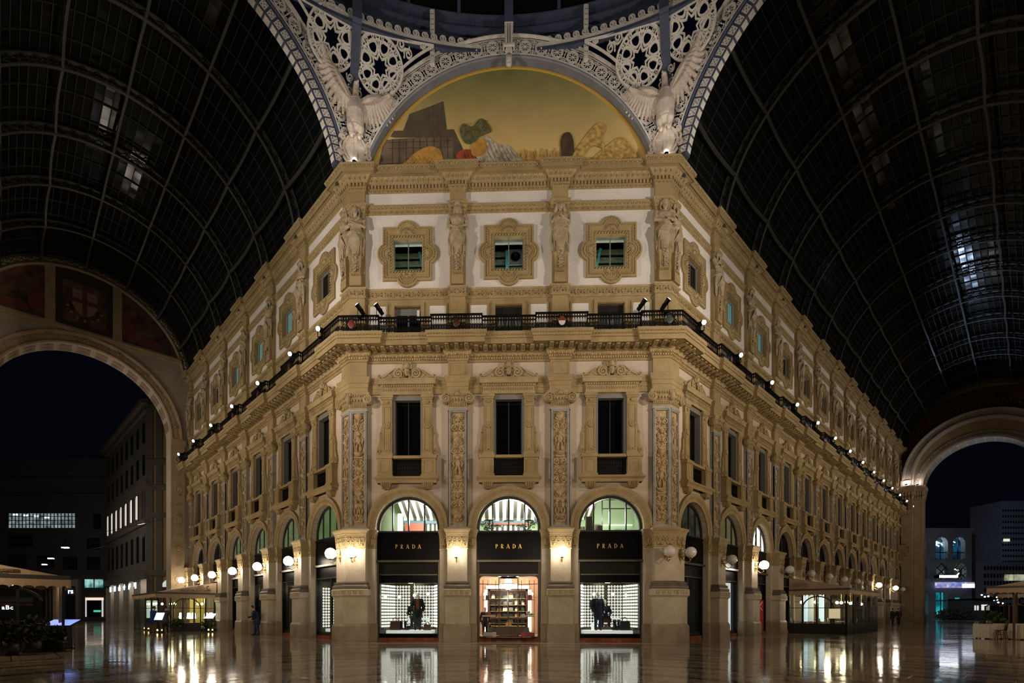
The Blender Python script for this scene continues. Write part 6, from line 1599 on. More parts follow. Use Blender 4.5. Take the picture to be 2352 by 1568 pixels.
for sd in (-1, 1):
    b_ = MB(); bis = Vector((-sd*sin(PI/8), -cos(PI/8))); q0 = Vector((sd*HW, 0)); x1, y1 = dpt(sd*PI/8)
    def pp(z, e): 
        k = max(0, min(1, (z-22)/5.1)); q = q0.lerp(Vector((x1, y1)), k**3)+bis*e; return (q.x, q.y, z)
    zs = [21.6,23.,24.,24.8,25.5,26.1,26.6,27.1,28.3]
    f_ = MB()
    for za, zb in zip(zs, zs[1:]): b_.bar(pp(za, .0), pp(zb, .0), .26, .26, up=(bis.x, bis.y, 0)); f_.bar(pp(za, .20), pp(zb, .20), .40, .03, up=(bis.x, bis.y, 0))
    b_.bar((x1, y1, 28.3), (x1, y1, 33), .26, .3, up=(bis.x, bis.y, 0))
    o = tag(ob('corner_post', b_.mesh('post', BLUEI)), 'blue painted corner post of the octagon, behind the %s eagle' % ('left' if sd < 0 else 'right'), 'post', kind='structure'); ob('flange', f_.mesh('flange', BLUEI), o)
def lean(x, z, cd):
    """inward lean of the spandrel panels toward the drum circle; cd = distance from the corner"""
    phi = math.atan2(HW-cd, 17.59); ins = max(0., 17.59/cos(phi)-RD)*cos(phi)
    k = max(0, min(1, (z-22.)/5.1)); return -ins*k**3
def spandrel(cz):
    """panel to the right of a left-hand corner: x = distance from the corner"""
    mb = MB(); y = -.18; w_ = .045
    R1 = RI+.97
    def inside(x, z):
        return .22 < x < 6.6 and z < 27.0 and (x-HW)**2+(z-cz)**2 > (R1+.03)**2
    def ribbon(pts, w=w_, loop=False):
        mb.tube([(x, y, z) for x, z in pts], w*.66, 4, nrm=(0,1,0), flat=.03, loop=loop)
    def ring(cx, cz_, r, w=w_, n=28): ribbon([(cx+r*cos(a), cz_+r*sin(a)) for a in [2*PI*j/n for j in range(n)]], w, True)
    cx, cc = 1.46, 26.0+(cz-19.8)*.7
    R = 1.0
    ring(cx, cc, R, .06, 36); ring(cx, cc, R*.80, .035, 36)
    for j in range(8):
        a = 2*PI*(j+.5)/8; a2 = a+PI/8
        # petal loops
        pts = []
        for i in range(15):
            q = 2*PI*i/15; rr_ = .62*R+.20*R*cos(q); tt = .19*R*sin(q)*(1+.25*cos(q)); pts.append((cx+rr_*cos(a)-tt*sin(a), cc+rr_*sin(a)+tt*cos(a)))
        ribbon(pts, .05, True)
        # star
        ribbon([(cx+.42*R*cos(a+PI/8), cc+.42*R*sin(a+PI/8)), (cx+.27*R*cos(a), cc+.27*R*sin(a)), (cx+.42*R*cos(a-PI/8), cc+.42*R*sin(a-PI/8))], .045)
        ribbon([(cx+.42*R*cos(a2), cc+.42*R*sin(a2)), (cx+.80*R*cos(a2), cc+.80*R*sin(a2))], .03)
        for f in (-1, 1): ribbon([(cx+.42*R*cos(a2), cc+.42*R*sin(a2)), (cx+.78*R*cos(a2+f*.17), cc+.78*R*sin(a2+f*.17))], .03)
        ribbon([(cx+.62*R*cos(a2-.1), cc+.62*R*sin(a2-.1)), (cx+.62*R*cos(a2+.1), cc+.62*R*sin(a2+.1))], .03)
        ring(cx+.90*R*cos(a2), cc+.90*R*sin(a2), .085, .03, 10)
        for f in (-.23, .23): ring(cx+.90*R*cos(a2+f), cc+.90*R*sin(a2+f), .05, .022, 8)
    # scrolls in the corners left over
    rr = random.Random(2)
    spots = []
    for i in range(900):
        x, z = rr.uniform(.3, 6.4), rr.uniform(22.3, 26.9); r = rr.choice((.42,.34,.26,.2,.15,.11))
        if (x-cx)**2+(z-cc)**2 < (R+r+.02)**2: continue
        if not all(inside(x+r*cos(q), z+r*sin(q)) for q in (0,1,2,3,4,5,6)): continue
        if any((x-a)**2+(z-b)**2 < (r+c)**2*.94 for a, b, c in spots): continue
        spots.append((x, z, r)); f = rr.choice((-1, 1))
        pts = []; n = 20; a0_ = rr.uniform(0, 6)
        for j in range(n+1):
            t_ = j/n; q = a0_+f*2*PI*1.6*t_; r2 = r*(1-t_*.8); pts.append((x+r2*cos(q), z+r2*sin(q)))
        ribbon(pts, .036 if r > .15 else .026)
        for j in range(3):
            q = a0_+2*j; q2 = (x+r*1.25*cos(q), z+r*1.25*sin(q))
            if inside(*q2): ribbon([(x+r*cos(q), z+r*sin(q)), q2], .035)
    # border strips
    ribbon([(.24, z) for z in (22.4,24,25.5,26.9)], .05); ribbon([(x, 26.95) for x in (.24,1,2,3,3.9)], .05)
    ribbon([(HW-(R1+.03)*cos(a), cz+(R1+.03)*sin(a)) for a in [.24+(math.asin((26.93-cz)/(R1+.03))-.24)*i/24 for i in range(25)]], .05)
    foot = MB(); 
    mb.mapv(lambda x, y_, z: (x, y_+lean(x, z, max(0., x)), z))
    return mb
for nm, w, sd, cz, lab in (('F','F',-1,CZF,'between the left corner post and the lunette arch'), ('F','F',1,CZF,'between the lunette arch and the right corner post'), ('AL','AL',1,CZA,'between the left vault arch and the left corner post'), ('AR','AR',-1,CZA,'between the right corner post and the right vault arch')):
    m = spandrel(cz)
    if w == 'F': M = tr(-HW) if sd < 0 else tr(HW) @ Matrix.Scale(-1, 4, (1,0,0))
    elif w == 'AL': M = W['AL'] @ Matrix.Scale(-1, 4, (1,0,0))
    else: M = W['AR']
    m.xf(M); o = tag(ob('spandrel_lattice', m.mesh('lattice', IRONW)), 'cream iron lattice with star rosette, '+lab, 'lattice', None, 'structure')
    b_ = MB(); b_.plate([(.05,21.7),(.62,21.7),(.5,22.1),(.62,22.35),(.05,22.35)], [], -.20, -.10); b_.xf(M); ob('foot_plate', b_.mesh('plate', BLUEI), o)
# dome over the octagon
dm = MB(); rbs = MB()
prof = [(RD+.35,28.9),(RD+.2,30.5),(RD-.8,34),(RD-3,38),(RD-7,42),(RD-12,45),(2,46.5)]
dm.rings([[(*dpt(math.radians(-75+150*j/40), r), z) for j in range(41)] for r, z in prof], 0, False, False, False)
for j in range(21):
    a = math.radians(-75+7.5*j); rbs.tube([(*dpt(a, r-.12), z) for r, z in prof], .07, 4)
for r, z in prof[1:-1]: rbs.tube([(*dpt(math.radians(-75+150*j/40), r-.1), z) for j in range(41)], .05, 4)
VGLASS = plain('dark roof glass', (.005,.006,.005), .15, 0, .11)
o = tag(ob('dome', dm.mesh('glazing', VGLASS)), 'dark glass dome above the octagon', 'dome', kind='structure'); ob('dome_rib', rbs.mesh('ribs', BLUEI), o)
# ------------------------------------------------------------------ glass vaults over the wings
RV, CV = 7.25, 20.8
def vault(w, n, L, label, fl):
    sg = -1 if w == 'L' else 1; rr = random.Random(1 if w == 'L' else 2)
    a0 = math.asin((21.62-CV)/RV); na = 54; nl = n*9
    def P(t, a, r=RV): return Vector((sg*t, -HW+r*cos(a), CV+r*sin(a)))
    g = MB(); t0 = .05
    for i in range(nl):
        for j in range(na):
            ta, tb = t0+(L-t0)*i/nl, t0+(L-t0)*(i+1)/nl; aa, ab = a0+(PI-2*a0)*j/na, a0+(PI-2*a0)*(j+1)/na
            q = [P(ta,aa), P(tb,aa), P(tb,ab), P(ta,ab)]; c = sum(q, Vector())/4; nrm = P(0,(aa+ab)/2,1)-P(0,(aa+ab)/2,0)
            k1, k2 = rr.gauss(0,.010), rr.gauss(0,.010)
            ax = Vector((sg,0,0)); ay = nrm.cross(ax)
            q = [p+nrm*((p-c).dot(ax)*k1+(p-c).dot(ay)*k2) for p in q]
            g.add(q, [(0,1,2,3)])
    o = tag(ob(fl, g.mesh('glazing', VGLASS), None, W[w]), label, 'glass roof', kind='structure')
    b = MB()
    for j in range(2, na-1, 1):
        a = a0+(PI-2*a0)*j/na; b.bar(P(t0,a,RV-.02), P(L,a,RV-.02), .035, .05)
    for i in range(1, nl, 3):
        t = t0+(L-t0)*i/nl; b.tube([P(t,a0+(PI-2*a0)*j/40,RV-.03) for j in range(41)], .028, 4)
    ob('glazing_bars', b.mesh('bars', RIBD), o)
    pos = [abs(px_(w, k)) for k in range(1, n+1)]+[.45]
    AN = 44
    for t in pos:
        if t > L-.1: t = L-.15
        r_ = MB()
        for ra, wd in ((RV-.10,.10),(RV-.52,.085)):
            r_.rings([[P(t-wd,a,ra), P(t+wd,a,ra), P(t+wd,a,ra-.035), P(t-wd,a,ra-.035)] for a in [a0-.05+(PI-2*a0+.1)*j/AN for j in range(AN+1)]], 0, False)
        rb = ob('rib', r_.mesh('rib', RIB), o); rb['label'] = 'grey arched rib'
        x_ = MB(); m = 34
        for j in range(m):
            aa, ab = a0+(PI-2*a0)*j/m, a0+(PI-2*a0)*(j+1)/m
            x_.bar(P(t,aa,RV-.12), P(t,ab,RV-.50), .05, .03); x_.bar(P(t,ab,RV-.12), P(t,aa,RV-.50), .05, .03); x_.bar(P(t,aa,RV-.12), P(t,aa,RV-.50), .06, .03)
        ob('lattice_web', x_.mesh('web', RIBD), rb)
        f_ = MB(); 
        for s_ in (0, 1):
            a = a0 if s_ == 0 else PI-a0; p = P(t,a,RV-.32); f_.box(p.x-.16,p.x+.16,p.y-.2,p.y+.2,21.68,22.05)
        ob('rib_foot', f_.mesh('foot', RIBD), rb)
    pos = sorted(pos)
    for a in [math.radians(d) for d in (24, 46, 68, 90, 112, 134, 156)]:
        p_ = MB()
        for ta, tb in zip([t0]+pos, pos+[L]):
            m = 7; p_.tube([P(ta+(tb-ta)*j/m,a,RV-.50+.16*sin(PI*j/m)) for j in range(m+1)], .055, 4)
            for j in (2, 4): p_.bar(P(ta+(tb-ta)*j/6,a,RV-.48+.16*sin(PI*j/6)), P(ta+(tb-ta)*j/6,a,RV-.05), .03)
        ob('purlin', p_.mesh('purlin', RIB), o)['label'] = 'grey curved purlin'
vault('L', NL, LL, 'dark glass and iron barrel vault over the left wing', 'ceiling')
vault('R', NR, LR, 'dark glass and iron barrel vault over the long right wing', 'ceiling')
# ------------------------------------------------------------------ end walls of the wings
EL = W['L'] @ tr(-LL, -HW, 0) @ rz(90); ER = W['R'] @ tr(LR, -HW, 0) @ rz(-90)
ENDPL = stone('dim plaster', (.34,.27,.20), (.44,.36,.27), .6, .85, .1); ENDST = stone('dim stone', (.30,.215,.12), (.42,.31,.18), 1.2, .75, .3); ENDW = stone('grey end stone', (.40,.34,.29), (.50,.44,.38), 1., .7, .15)
def notch(r, cz, hw=HW+.6): return [(-hw,0),(-r,0)]+arcpts(0, cz, r, PI, 0, 40)+[(r,0),(hw,0)]
wl = MB(); top = arcpts(0, CV, 7.3, math.asin(.1), PI-math.asin(.1), 40)
wl.plate(notch(5.75, 16.1, 7.29)+[(7.29,21.5)]+top+[(-7.29,21.5)], [], 0, 1.6)
o = tag(ob('wall_end_left', wl.mesh('wall', ENDPL), None, EL), 'end wall of the left wing pierced by a tall round arch', 'wall', kind='structure')
st = MB(); b0 = math.asin((22.7-CV)/7.2)
st.arcprof(0, CV, [(6.70,0),(6.70,-.12),(6.8,-.16),(7.0,-.16),(7.05,-.22),(7.22,-.22),(7.22,0)], b0-.1, PI-b0+.1, 48)
st.box(-7.1,7.1,-.16,0,22.68,22.86); st.box(-7.1,7.1,-.22,0,22.86,22.94); st.box(-7.1,7.1,-.12,0,22.94,23.1)
for f in (-1, 1):
    h = CV+sqrt(6.75**2-2.05**2); st.box(f*2.05-.30,f*2.05+.30,-.14,0,22.7,h); st.box(f*2.05-.18,f*2.05+.18,-.17,0,23.1,h-.1); st.box(f*2.05-.36,f*2.05+.36,-.2,0,22.66,23.1)
ob('lunette_frame', st.mesh('frame', ENDST), o)
av = MB(); av.arcprof(0, 16.1, [(5.75,.1),(5.75,-.14),(5.86,-.18),(5.94,-.12),(6.02,-.10),(6.40,-.10),(6.46,-.16),(6.6,-.20),(6.62,0)], 0, PI, 60); av.box(5.75,5.86,-.16,.1,0,16.1); av.box(-5.86,-5.75,-.16,.1,0,16.1)
ob('archivolt', av.mesh('archivolt', ENDST), o)
ro = MB()
for i in range(9):
    a = PI*(i+.5)/9; cx, cz = 6.21*cos(a), 16.1+6.21*sin(a)
    ro.lathe([(.24,0),(.24,-.05),(.19,-.06),(.17,-.02),(.10,-.03),(.08,-.08),(.001,-.09)], (cx,-.10,cz), 14, axis='y')
    for j in range(10):
        a2 = PI*(i+.5)/9-PI/9*.5+PI/9*(j+.5)/10
        if abs(a2-a) > .055: frond(ro, (6.10*cos(a2), 16.1+6.10*sin(a2)), a2+(.6 if j % 2 else -.6), .26, .12, -.10)
for f in (-1, 1):
    for i in range(17):
        z = 1.2+.85*i
        for s_ in (-1, 1): ro.spiral((f*6.32+s_*.12, z), .16, 1.3, .03, s_, PI/2, -.17)
        if i % 3 == 0: ro.lathe([(.28,0),(.28,-.05),(.22,-.06),(.2,-.02),(.08,-.08),(.001,-.09)], (f*6.32,-.15,z+.42), 14, axis='y')
ob('carved_rosettes', ro.mesh('rosettes', ENDST), o)
pi_ = MB()
for f in (-1, 1): pi_.box(f*6.32-.46,f*6.32+.46,-.15,0,.8,15.9); pi_.box(f*6.32-.52,f*6.32+.52,-.2,0,0,.8); pi_.box(f*6.32-.55,f*6.32+.55,-.24,0,15.6,16.1)
ob('jamb_pilaster', pi_.mesh('pilaster', ENDST), o)
cf = MB()
for i in range(15):
    a = .1+(PI-.2)*(i+.5)/15; d = (PI-.2)/15*.38
    for y0, y1 in ((.25,.75),(.9,1.45)):
        R_ = [[((5.75-e)*cos(q),y,16.1+(5.75-e)*sin(q)) for q, y in ((a-d+e,y0+e),(a+d-e,y0+e),(a+d-e,y1-e),(a-d+e,y1-e))] for e in (0,.03,.05)]
        cf.rings(R_, 0, False, True)
ob('soffit_coffers', cf.mesh('coffers', stone('brown coffer', (.16,.10,.06), (.26,.17,.10), 3.)), o)
MOS = paint('dark red mosaic', (.03,.014,.008), (.15,.07,.035), 1.4); MOSB = plain('dark mosaic ground', (.028,.018,.014), .7); MOSR = plain('dull red mosaic', (.14,.03,.02), .7); MOSW = plain('dull cream mosaic', (.22,.16,.10), .7)
p1 = tag(ob('mosaic_panel', MB().plate([(-1.75,23.1)]+[(1.75*u,CV+sqrt(6.7**2-(1.75*u)**2)) for u in (-1,-.6,-.2,.2,.6,1)]+[(1.75,23.1)], [], -.05, -.01).mesh('mosaic', MOSB), None, EL), 'dim heraldic mosaic with a red cross on the left end wall', 'mosaic', 'mosaics of the left end wall')
hm = MB(); hm.plate([(-1.35,23.5),(1.35,23.5),(1.35,26.6),(-1.35,26.6)], [], -.06, -.051); ob('inner_field', hm.mesh('field', MOS), p1)
hm = MB(); hm.plate([(-.75,26.1),(-.75,24.9),(-.5,24.4),(0,24.1),(.5,24.4),(.75,24.9),(.75,26.1)], [], -.07, -.061); ob('shield', hm.mesh('shield', MOSW), p1)
hm = MB(); hm.box(-.15,.15,-.08,-.071,24.15,26.1); hm.box(-.75,.75,-.08,-.071,25.1,25.4); ob('cross', hm.mesh('cross', MOSR), p1)['label'] = 'red cross'
hm = MB()
for i in range(14): 
    a = PI+PI*(i+.5)/14; frond(hm, (.95*cos(a), 24.9+.95*sin(a)), a+.8*(-1)**i, .3, .13, -.08, .01)
ob('wreath', hm.mesh('wreath', MOSW), p1)
for f, nm in ((-1, 'left'), (1, 'right')):
    pts = [(f*x, z) for x, z in [(2.35,23.1)]+[(x, CV+sqrt(6.68**2-x*x)) for x in (2.35,3.2,4,4.8,5.5,6.0,6.25)]+[(6.28,23.1)]]
    q = tag(ob('mosaic_panel', MB().plate(pts if f > 0 else pts[::-1], [], -.05, -.01).mesh('mosaic', MOS), None, EL), 'dim dark red mosaic in the %s corner of the left end wall' % nm, 'mosaic', 'mosaics of the left end wall')
    fg = MB(); fg.plate([(f*(2.8+.5*cos(a)), 24.2+.75*sin(a)) for a in [2*PI*i/12 for i in range(12)]], [], -.06, -.051, back=False); fg.plate([(f*(2.8+.2*cos(a)), 25.2+.25*sin(a)) for a in [2*PI*i/10 for i in range(10)]], [], -.062, -.051, back=False); fg.plate([(f*(4.2+.9*cos(a)), 23.6+.35*sin(a)) for a in [2*PI*i/12 for i in range(12)]], [], -.06, -.051, back=False)
    ob('mosaic_shapes', fg.mesh('shapes', MOSR), q)
# right end
wl = MB(); wl.plate(notch(5.1, 16.4, 7.29)+[(7.29,21.5)]+top+[(-7.29,21.5)], [], 0, 2.2)
o = tag(ob('wall_end_right', wl.mesh('wall', ENDST), None, ER), 'end wall of the right wing with a deep round arch', 'wall', kind='structure')
PBAND = paint('dark painted band', (.045,.018,.008), (.13,.06,.025), 1.1)
bm = MB(); bm.arcprof(0, 17.6, [(7.0,-.3),(7.0,-.34),(9.4,-.34),(9.4,-.3)], .2, PI-.2, 48); bm.mapv(lambda x, y, z: (x*min(1, 7.2/max(7.2, sqrt(x*x+(z-CV)**2)) if z > CV else 1), y, CV+(z-CV)*min(1, 7.2/max(7.2, sqrt(x*x+(z-CV)**2))) if z > CV else z))
ob('painted_band', bm.mesh('band', PBAND), o)['label'] = 'dark red painted band round the arch'
cr_ = MB()
for i in range(17):
    a = .45+(PI-.9)*i/16; x, z = 7.9*cos(a), 17.6+7.9*sin(a)*.98; cr_.tube([(x+.42*cos(q),-.36,z+.42*sin(q)) for q in [2*PI*j/14 for j in range(14)]], .05, 4, loop=True); cr_.ell((x,-.36,z), (.16,.02,.16), 8, 4)
ob('painted_roundels', cr_.mesh('roundels', paint('ochre roundels', (.20,.11,.04), (.30,.18,.07), 2.)), o)
ao = MB(); ao.arcprof(0, 17.6, [(5.95,.0),(5.95,-1.1),(6.1,-1.16),(6.25,-1.1),(6.3,-1.05),(6.7,-1.05),(6.78,-1.14),(6.95,-1.18),(6.98,-1.0),(6.98,0)], 0, PI, 60); ao.box(5.95,7.1,-1.2,0,16.9,17.62); ao.box(-7.1,-5.95,-1.2,0,16.9,17.62)
ob('outer_arch', ao.mesh('arch', ENDW), o)['label'] = 'pale grey outer arch moulding'
ai = MB(); ai.arcprof(0, 16.4, [(5.1,2.3),(5.1,-.22),(5.3,-.28),(5.55,-.2),(5.6,-.1),(5.95,-.08),(5.95,0)], 0, PI, 60)
for i in range(40):
    a = PI*(i+.5)/40; frond(ai, (5.66*cos(a), 16.4+5.66*sin(a)), a+.7*(-1)**i, .3, .16, -.12)
ob('inner_arch', ai.mesh('arch', ENDW), o)
co_ = MB()
for f in (-1, 1):
    for x, y0, y1, w_ in ((f*6.5,-1.1,0,.55),(f*5.5,-.35,2.1,.42)):
        co_.box(x-w_,x+w_,y0,y1,.9,15.0); co_.box(x-w_-.1,x+w_+.1,y0-.1,y1,0,.9); co_.hexa([(x-w_,y0,15.0),(x+w_,y0,15.0),(x+w_,y1,15.0),(x-w_,y1,15.0)], [(x-w_-.25,y0-.25,16.6),(x+w_+.25,y0-.25,16.6),(x+w_+.25,y1,16.6),(x-w_-.25,y1,16.6)]); co_.box(x-w_-.3,x+w_+.3,y0-.3,y1,16.6,16.9)
        for i in range(4):
            for zz in (15.3,15.9): frond(co_, (x-w_+.15+i*w_*.55, zz-.2), PI/2, .6, .28, y0-.15, .1)
ob('jamb_column', co_.mesh('columns', ENDST), o)
bx = MB(); bx.box(0,.0,0,0,0,0) if False else None
t = T('wall_balcony', 8.3); k = MB(); k.box(-.9,.9,-.9,0,8.3,8.6); k.box(-.9,.9,-.9,-.8,9.5,9.65); k.box(-.9,-.78,-.9,0,8.6,9.65); k.box(.78,.9,-.9,0,8.6,9.65); t.part('stone_slab', k, STONE2); gk = MB()
for i in range(12): gk.box(-.75+i*.135,-.72+i*.135,-.87,-.84,8.6,9.5)
t.part('grille', gk, IRONB); t.put(W['R'] @ tr(LR-.95, -.1, 0), 'small projecting balcony at the far end of the right wing', 'balcony', None, 'structure')
for px, py, pz, nm in ((-6.5,-1.45,17.0,'left'),(-5.5,-.75,16.95,'inner')):
    t = T('uplight', 0); t.part('housing', MB().box(-.12,.12,-.1,.1,0,.14), BLACK).part('lens', MB().box(-.10,.10,-.08,.08,.141,.16), UPL, 'glowing lens'); t.put(ER @ tr(px, py, pz), 'floodlight on the %s capital of the far right arch' % nm, 'lamp')
    p_ = ER @ Vector((px, py, pz+.3)); lamp('arch_uplight', 'POINT', p_, 30, (1,.88,.8), .08)
# ------------------------------------------------------------------ outside the arches
CD, SD = cos(.029), sin(.029)
def CW(px, d):
    x = (px-1122)/1180*d; return (x*CD-d*SD-.248, x*SD+d*CD-23.79)
def ZH(y, d): return 1.38+(1405-y)*d/1180
def FR(px, d): x, y = CW(px, d); return tr(x, y, 0) @ Matrix.Rotation(.029, 4, 'Z')
FACD = stone('dark office facade', (.035,.035,.038), (.05,.05,.052), .3, .8, .1); FACB = stone('ochre palazzo wall', (.30,.20,.075), (.38,.26,.10), .4, .85, .1); FACG = stone('grey palazzo stone', (.085,.072,.058), (.125,.108,.088), .5, .8, .1)
OFFW = litwin('lit office windows', (.10,.16,.18), (.50,.62,.62), .55, 1.1); WINW = emit('lit palazzo window', (1.,.92,.8), .8); TEAL = litwin('teal lit window', (.03,.16,.15), (.45,.85,.78), .8, .9); WARMF = emit('warm shop frame', (1.,.72,.55), 1.0)
def part(o, nm, mb, mt, lab=None):
    q = ob(nm, mb.mesh(nm, mt), o)
    if lab: q['label'] = lab
    return q
def thing(nm, M, label, cat, group=None, kind=None):
    o = bpy.data.objects.new(nm, None); C.objects.link(o); o.matrix_world = M; return tag(o, label, cat, group, kind)
d = 78.; s = d/1180
of = thing('office_building', FR(180, d), 'dark modern office block seen through the left arch', 'building')
def X(px): return (px-180)*s
b = MB(); b.box(X(-160),X(420),0,20,0,ZH(1062,d)); part(of, 'facade', b, FACD)
b = MB(); b.box(X(-160),X(420),-.5,2,ZH(1062,d),ZH(1055,d)); b.box(X(-160),X(420),-.4,0,ZH(1100,d),ZH(1096,d)); b.box(X(-160),X(420),-.4,0,ZH(1140,d),ZH(1134,d)); part(of, 'cornice', b, FACD)
b = MB().box(X(20),X(174),-.03,0,ZH(1213,d),ZH(1178,d)); part(of, 'lit_window_band', b, OFFW, 'lit strip of office windows')
b = MB()
for i in range(20): b.box(X(20+154*i/19)-.05,X(20+154*i/19)+.05,-.10,-.03,ZH(1213,d),ZH(1178,d))
for y in (1178,1186,1195,1204,1213): b.box(X(20),X(174),-.10,-.03,ZH(y,d)-.05,ZH(y,d)+.05)
part(of, 'window_grid', b, FRAME)
LTUBE = emit('office tube light', (.85,1.,1.), 4.)
b = MB()
for px, py in ((36,1180),(60,1182),(84,1184),(108,1187)): b.box(X(px)-.35,X(px)+.35,-.05,-.035,ZH(py+3,d),ZH(py,d))
part(of, 'ceiling_light', b, LTUBE, 'bright office ceiling lights')
DWIN = plain('unlit office glass', (.010,.012,.014), .12)
for i, (a, e, y0, y1) in enumerate(((20,60,1272,1300),(85,125,1275,1305),(145,178,1278,1308),(200,230,1278,1308),(200,230,1235,1262),(215,232,1180,1215),(20,75,1228,1255))):
    part(of, 'window', MB().box(X(a),X(e),-.04,0,ZH(y1,d),ZH(y0,d)), DWIN, 'unlit window')
for a, e in ((195,214.5),(218,237)): part(of, 'window', MB().box(X(a),X(e),-.05,0,ZH(1349,d),ZH(1330,d)), TEAL, 'teal lit window')
b = MB(); b.box(X(197),X(238),-.10,0,ZH(1378,d),ZH(1372,d)); part(of, 'shop_frame', b, WARMF, 'pinkish lit shop frame'); b = MB(); b.box(X(197),X(199.5),-.10,0,ZH(1416,d),ZH(1378,d)); b.box(X(234.5),X(237.5),-.10,0,ZH(1416,d),ZH(1378,d)); part(of, 'shop_frame', b, emit('pale shop frame', (1.,.9,.85), .55))
part(of, 'shop_glass', MB().box(X(199),X(235),-.04,0,ZH(1416,d),ZH(1378,d)), DWIN); part(of, 'green_sign', MB().box(X(216),X(232),-.10,-.04,ZH(1405,d),ZH(1401,d)), emit('green sign', (.0,.8,.5), .8), 'green lit sign')
sp = thing('shop_portal', FR(165, 62), 'dark shop portal with white lit letters rs beside the left awning', 'shop')
s2 = 62/1180
b = MB(); b.box(-14*s2,15*s2,0,.4,0,ZH(1330,62)); part(sp, 'wall', b, FACD); part(sp, 'sign_board', MB().box(-13*s2,10*s2,-.05,0,ZH(1364,62),ZH(1348,62)), plain('dark blue sign', (.01,.02,.035), .4))
q = ob('letters', text_mesh('rs', .85, emit('white neon letters', (.75,.93,1.), 5.), .02), sp, tr(-.1,-.08,ZH(1362.5,62))); part(sp, 'pilaster', MB().box(10*s2,15*s2,-.12,0,0,ZH(1330,62)), FACG)
part(sp, 'window', MB().box(-13*s2,9*s2,-.04,0,.4,ZH(1366,62)), DWIN)
part(sp, 'pale_panel', MB().box(-8*s2,10*s2,-.08,0,ZH(1346,62),ZH(1330,62)), FACG)
# hanging street lamps
STL = emit('street lamp glass', (.8,1.,.97), 26.)
for i, (px, py, dd) in enumerate(((150,1257,48),(117,1282,58),(102,1296,68))):
    l = thing('street_lamp', FR(px, dd) @ tr(0,0,ZH(py,dd)), 'small hanging street lamp outside the left arch, %s' % ('nearest and highest', 'middle one', 'farthest and lowest')[i], 'lamp', 'hanging street lamps')
    part(l, 'housing', MB().box(-.3,.3,-.15,.15,.03,.16), BLACK); part(l, 'lens', MB().box(-.26,.26,-.14,.14,-.05,.03), STL, 'bright white lens'); c_ = MB(); c_.tube([(0,0,.15),(0,0,.7)], .02, 4); c_.tube([(-14,0,2.6),(0,0,.7),(9,0,2.6)], .015, 4); part(l, 'cable', c_, BLACK)
# palazzo beside the left arch
A, B2 = Vector(CW(338, 60)), Vector(CW(237, 80)); dv = (A-B2); Lp = dv.length; Mp = tr(B2.x, B2.y, 0) @ Matrix.Rotation(math.atan2(dv.y, dv.x), 4, 'Z')
pz = thing('palazzo', Mp, 'ochre and grey palazzo with lit arched windows, beyond the left arch', 'building')
H = 26.
b = MB(); b.box(0,Lp,0,10,5.2,H); b.box(0,Lp,3,10,0,5.2); part(pz, 'wall', b, FACG)
b = MB(); b.box(-.5,Lp+.6,-.7,0,H-.5,H); b.box(-.2,Lp+.3,-.3,0,H-1.2,H-.5); b.box(0,Lp+.2,-.3,0,11.6,12.2); b.box(0,Lp+.2,-.35,0,5.2,6.0); b.box(0,Lp+.2,-.2,0,16.3,16.8); part(pz, 'cornice', b, FACG)
nb = 9
for i in range(nb):
    x = Lp*(i+.5)/nb
    for z0_, z1_ in ((7.4,10.6),(17.6,20.0),(21.4,23.8)): part(pz, 'window', MB().box(x-.55,x+.55,-.06,0,z0_,z1_), DWIN, 'unlit window')
    if i not in (8,): part(pz, 'lit_window', MB().plate([(x-.42,12.8)]+arcpts(x, 15.2, .42, PI, 0, 8)+[(x+.42,12.8)], [], -.17, 0), WINW, 'lit arched window')
    fr_ = MB(); fr_.box(x-.03,x+.03,-.2,-.17,12.8,15.6); fr_.box(x-.7,x-.5,-.15,0,12.5,15.8); fr_.box(x+.5,x+.7,-.15,0,12.5,15.8); part(pz, 'window_frame', fr_, FACG)
    pc = MB().box(x-Lp/nb/2-.3,x-Lp/nb/2+.3,-.1,1.0,0,5.2); part(pz, 'portico_pillar', pc, stone('portico stone %d' % i, (.42,.36,.29), (.52,.46,.38), 1.) if i == 0 else pc_m); pc_m = bpy.data.materials['portico stone 0']
    if i % 2 == 0:
        p_ = Mp @ Vector((x, .4, 4.6)); lamp('portico_light', 'POINT', p_, 42, (1,.92,.78), .2)
    if 2 <= i <= 7:
        sg_ = MB(); z_ = 4.25; rr = random.Random(i)
        for j in range(5): sg_.box(x-.6+.26*j,x-.6+.26*j+.16,-.32,-.28,z_+rr.choice((0,.25)),z_+.75-rr.choice((0,.2)))
        part(pz, 'neon_sign', sg_, emit('blue white neon %d' % i, ((.55,.75,1.),(.85,.93,1.),(.4,.6,1.))[i % 3], 2.2), 'small blue white neon sign')
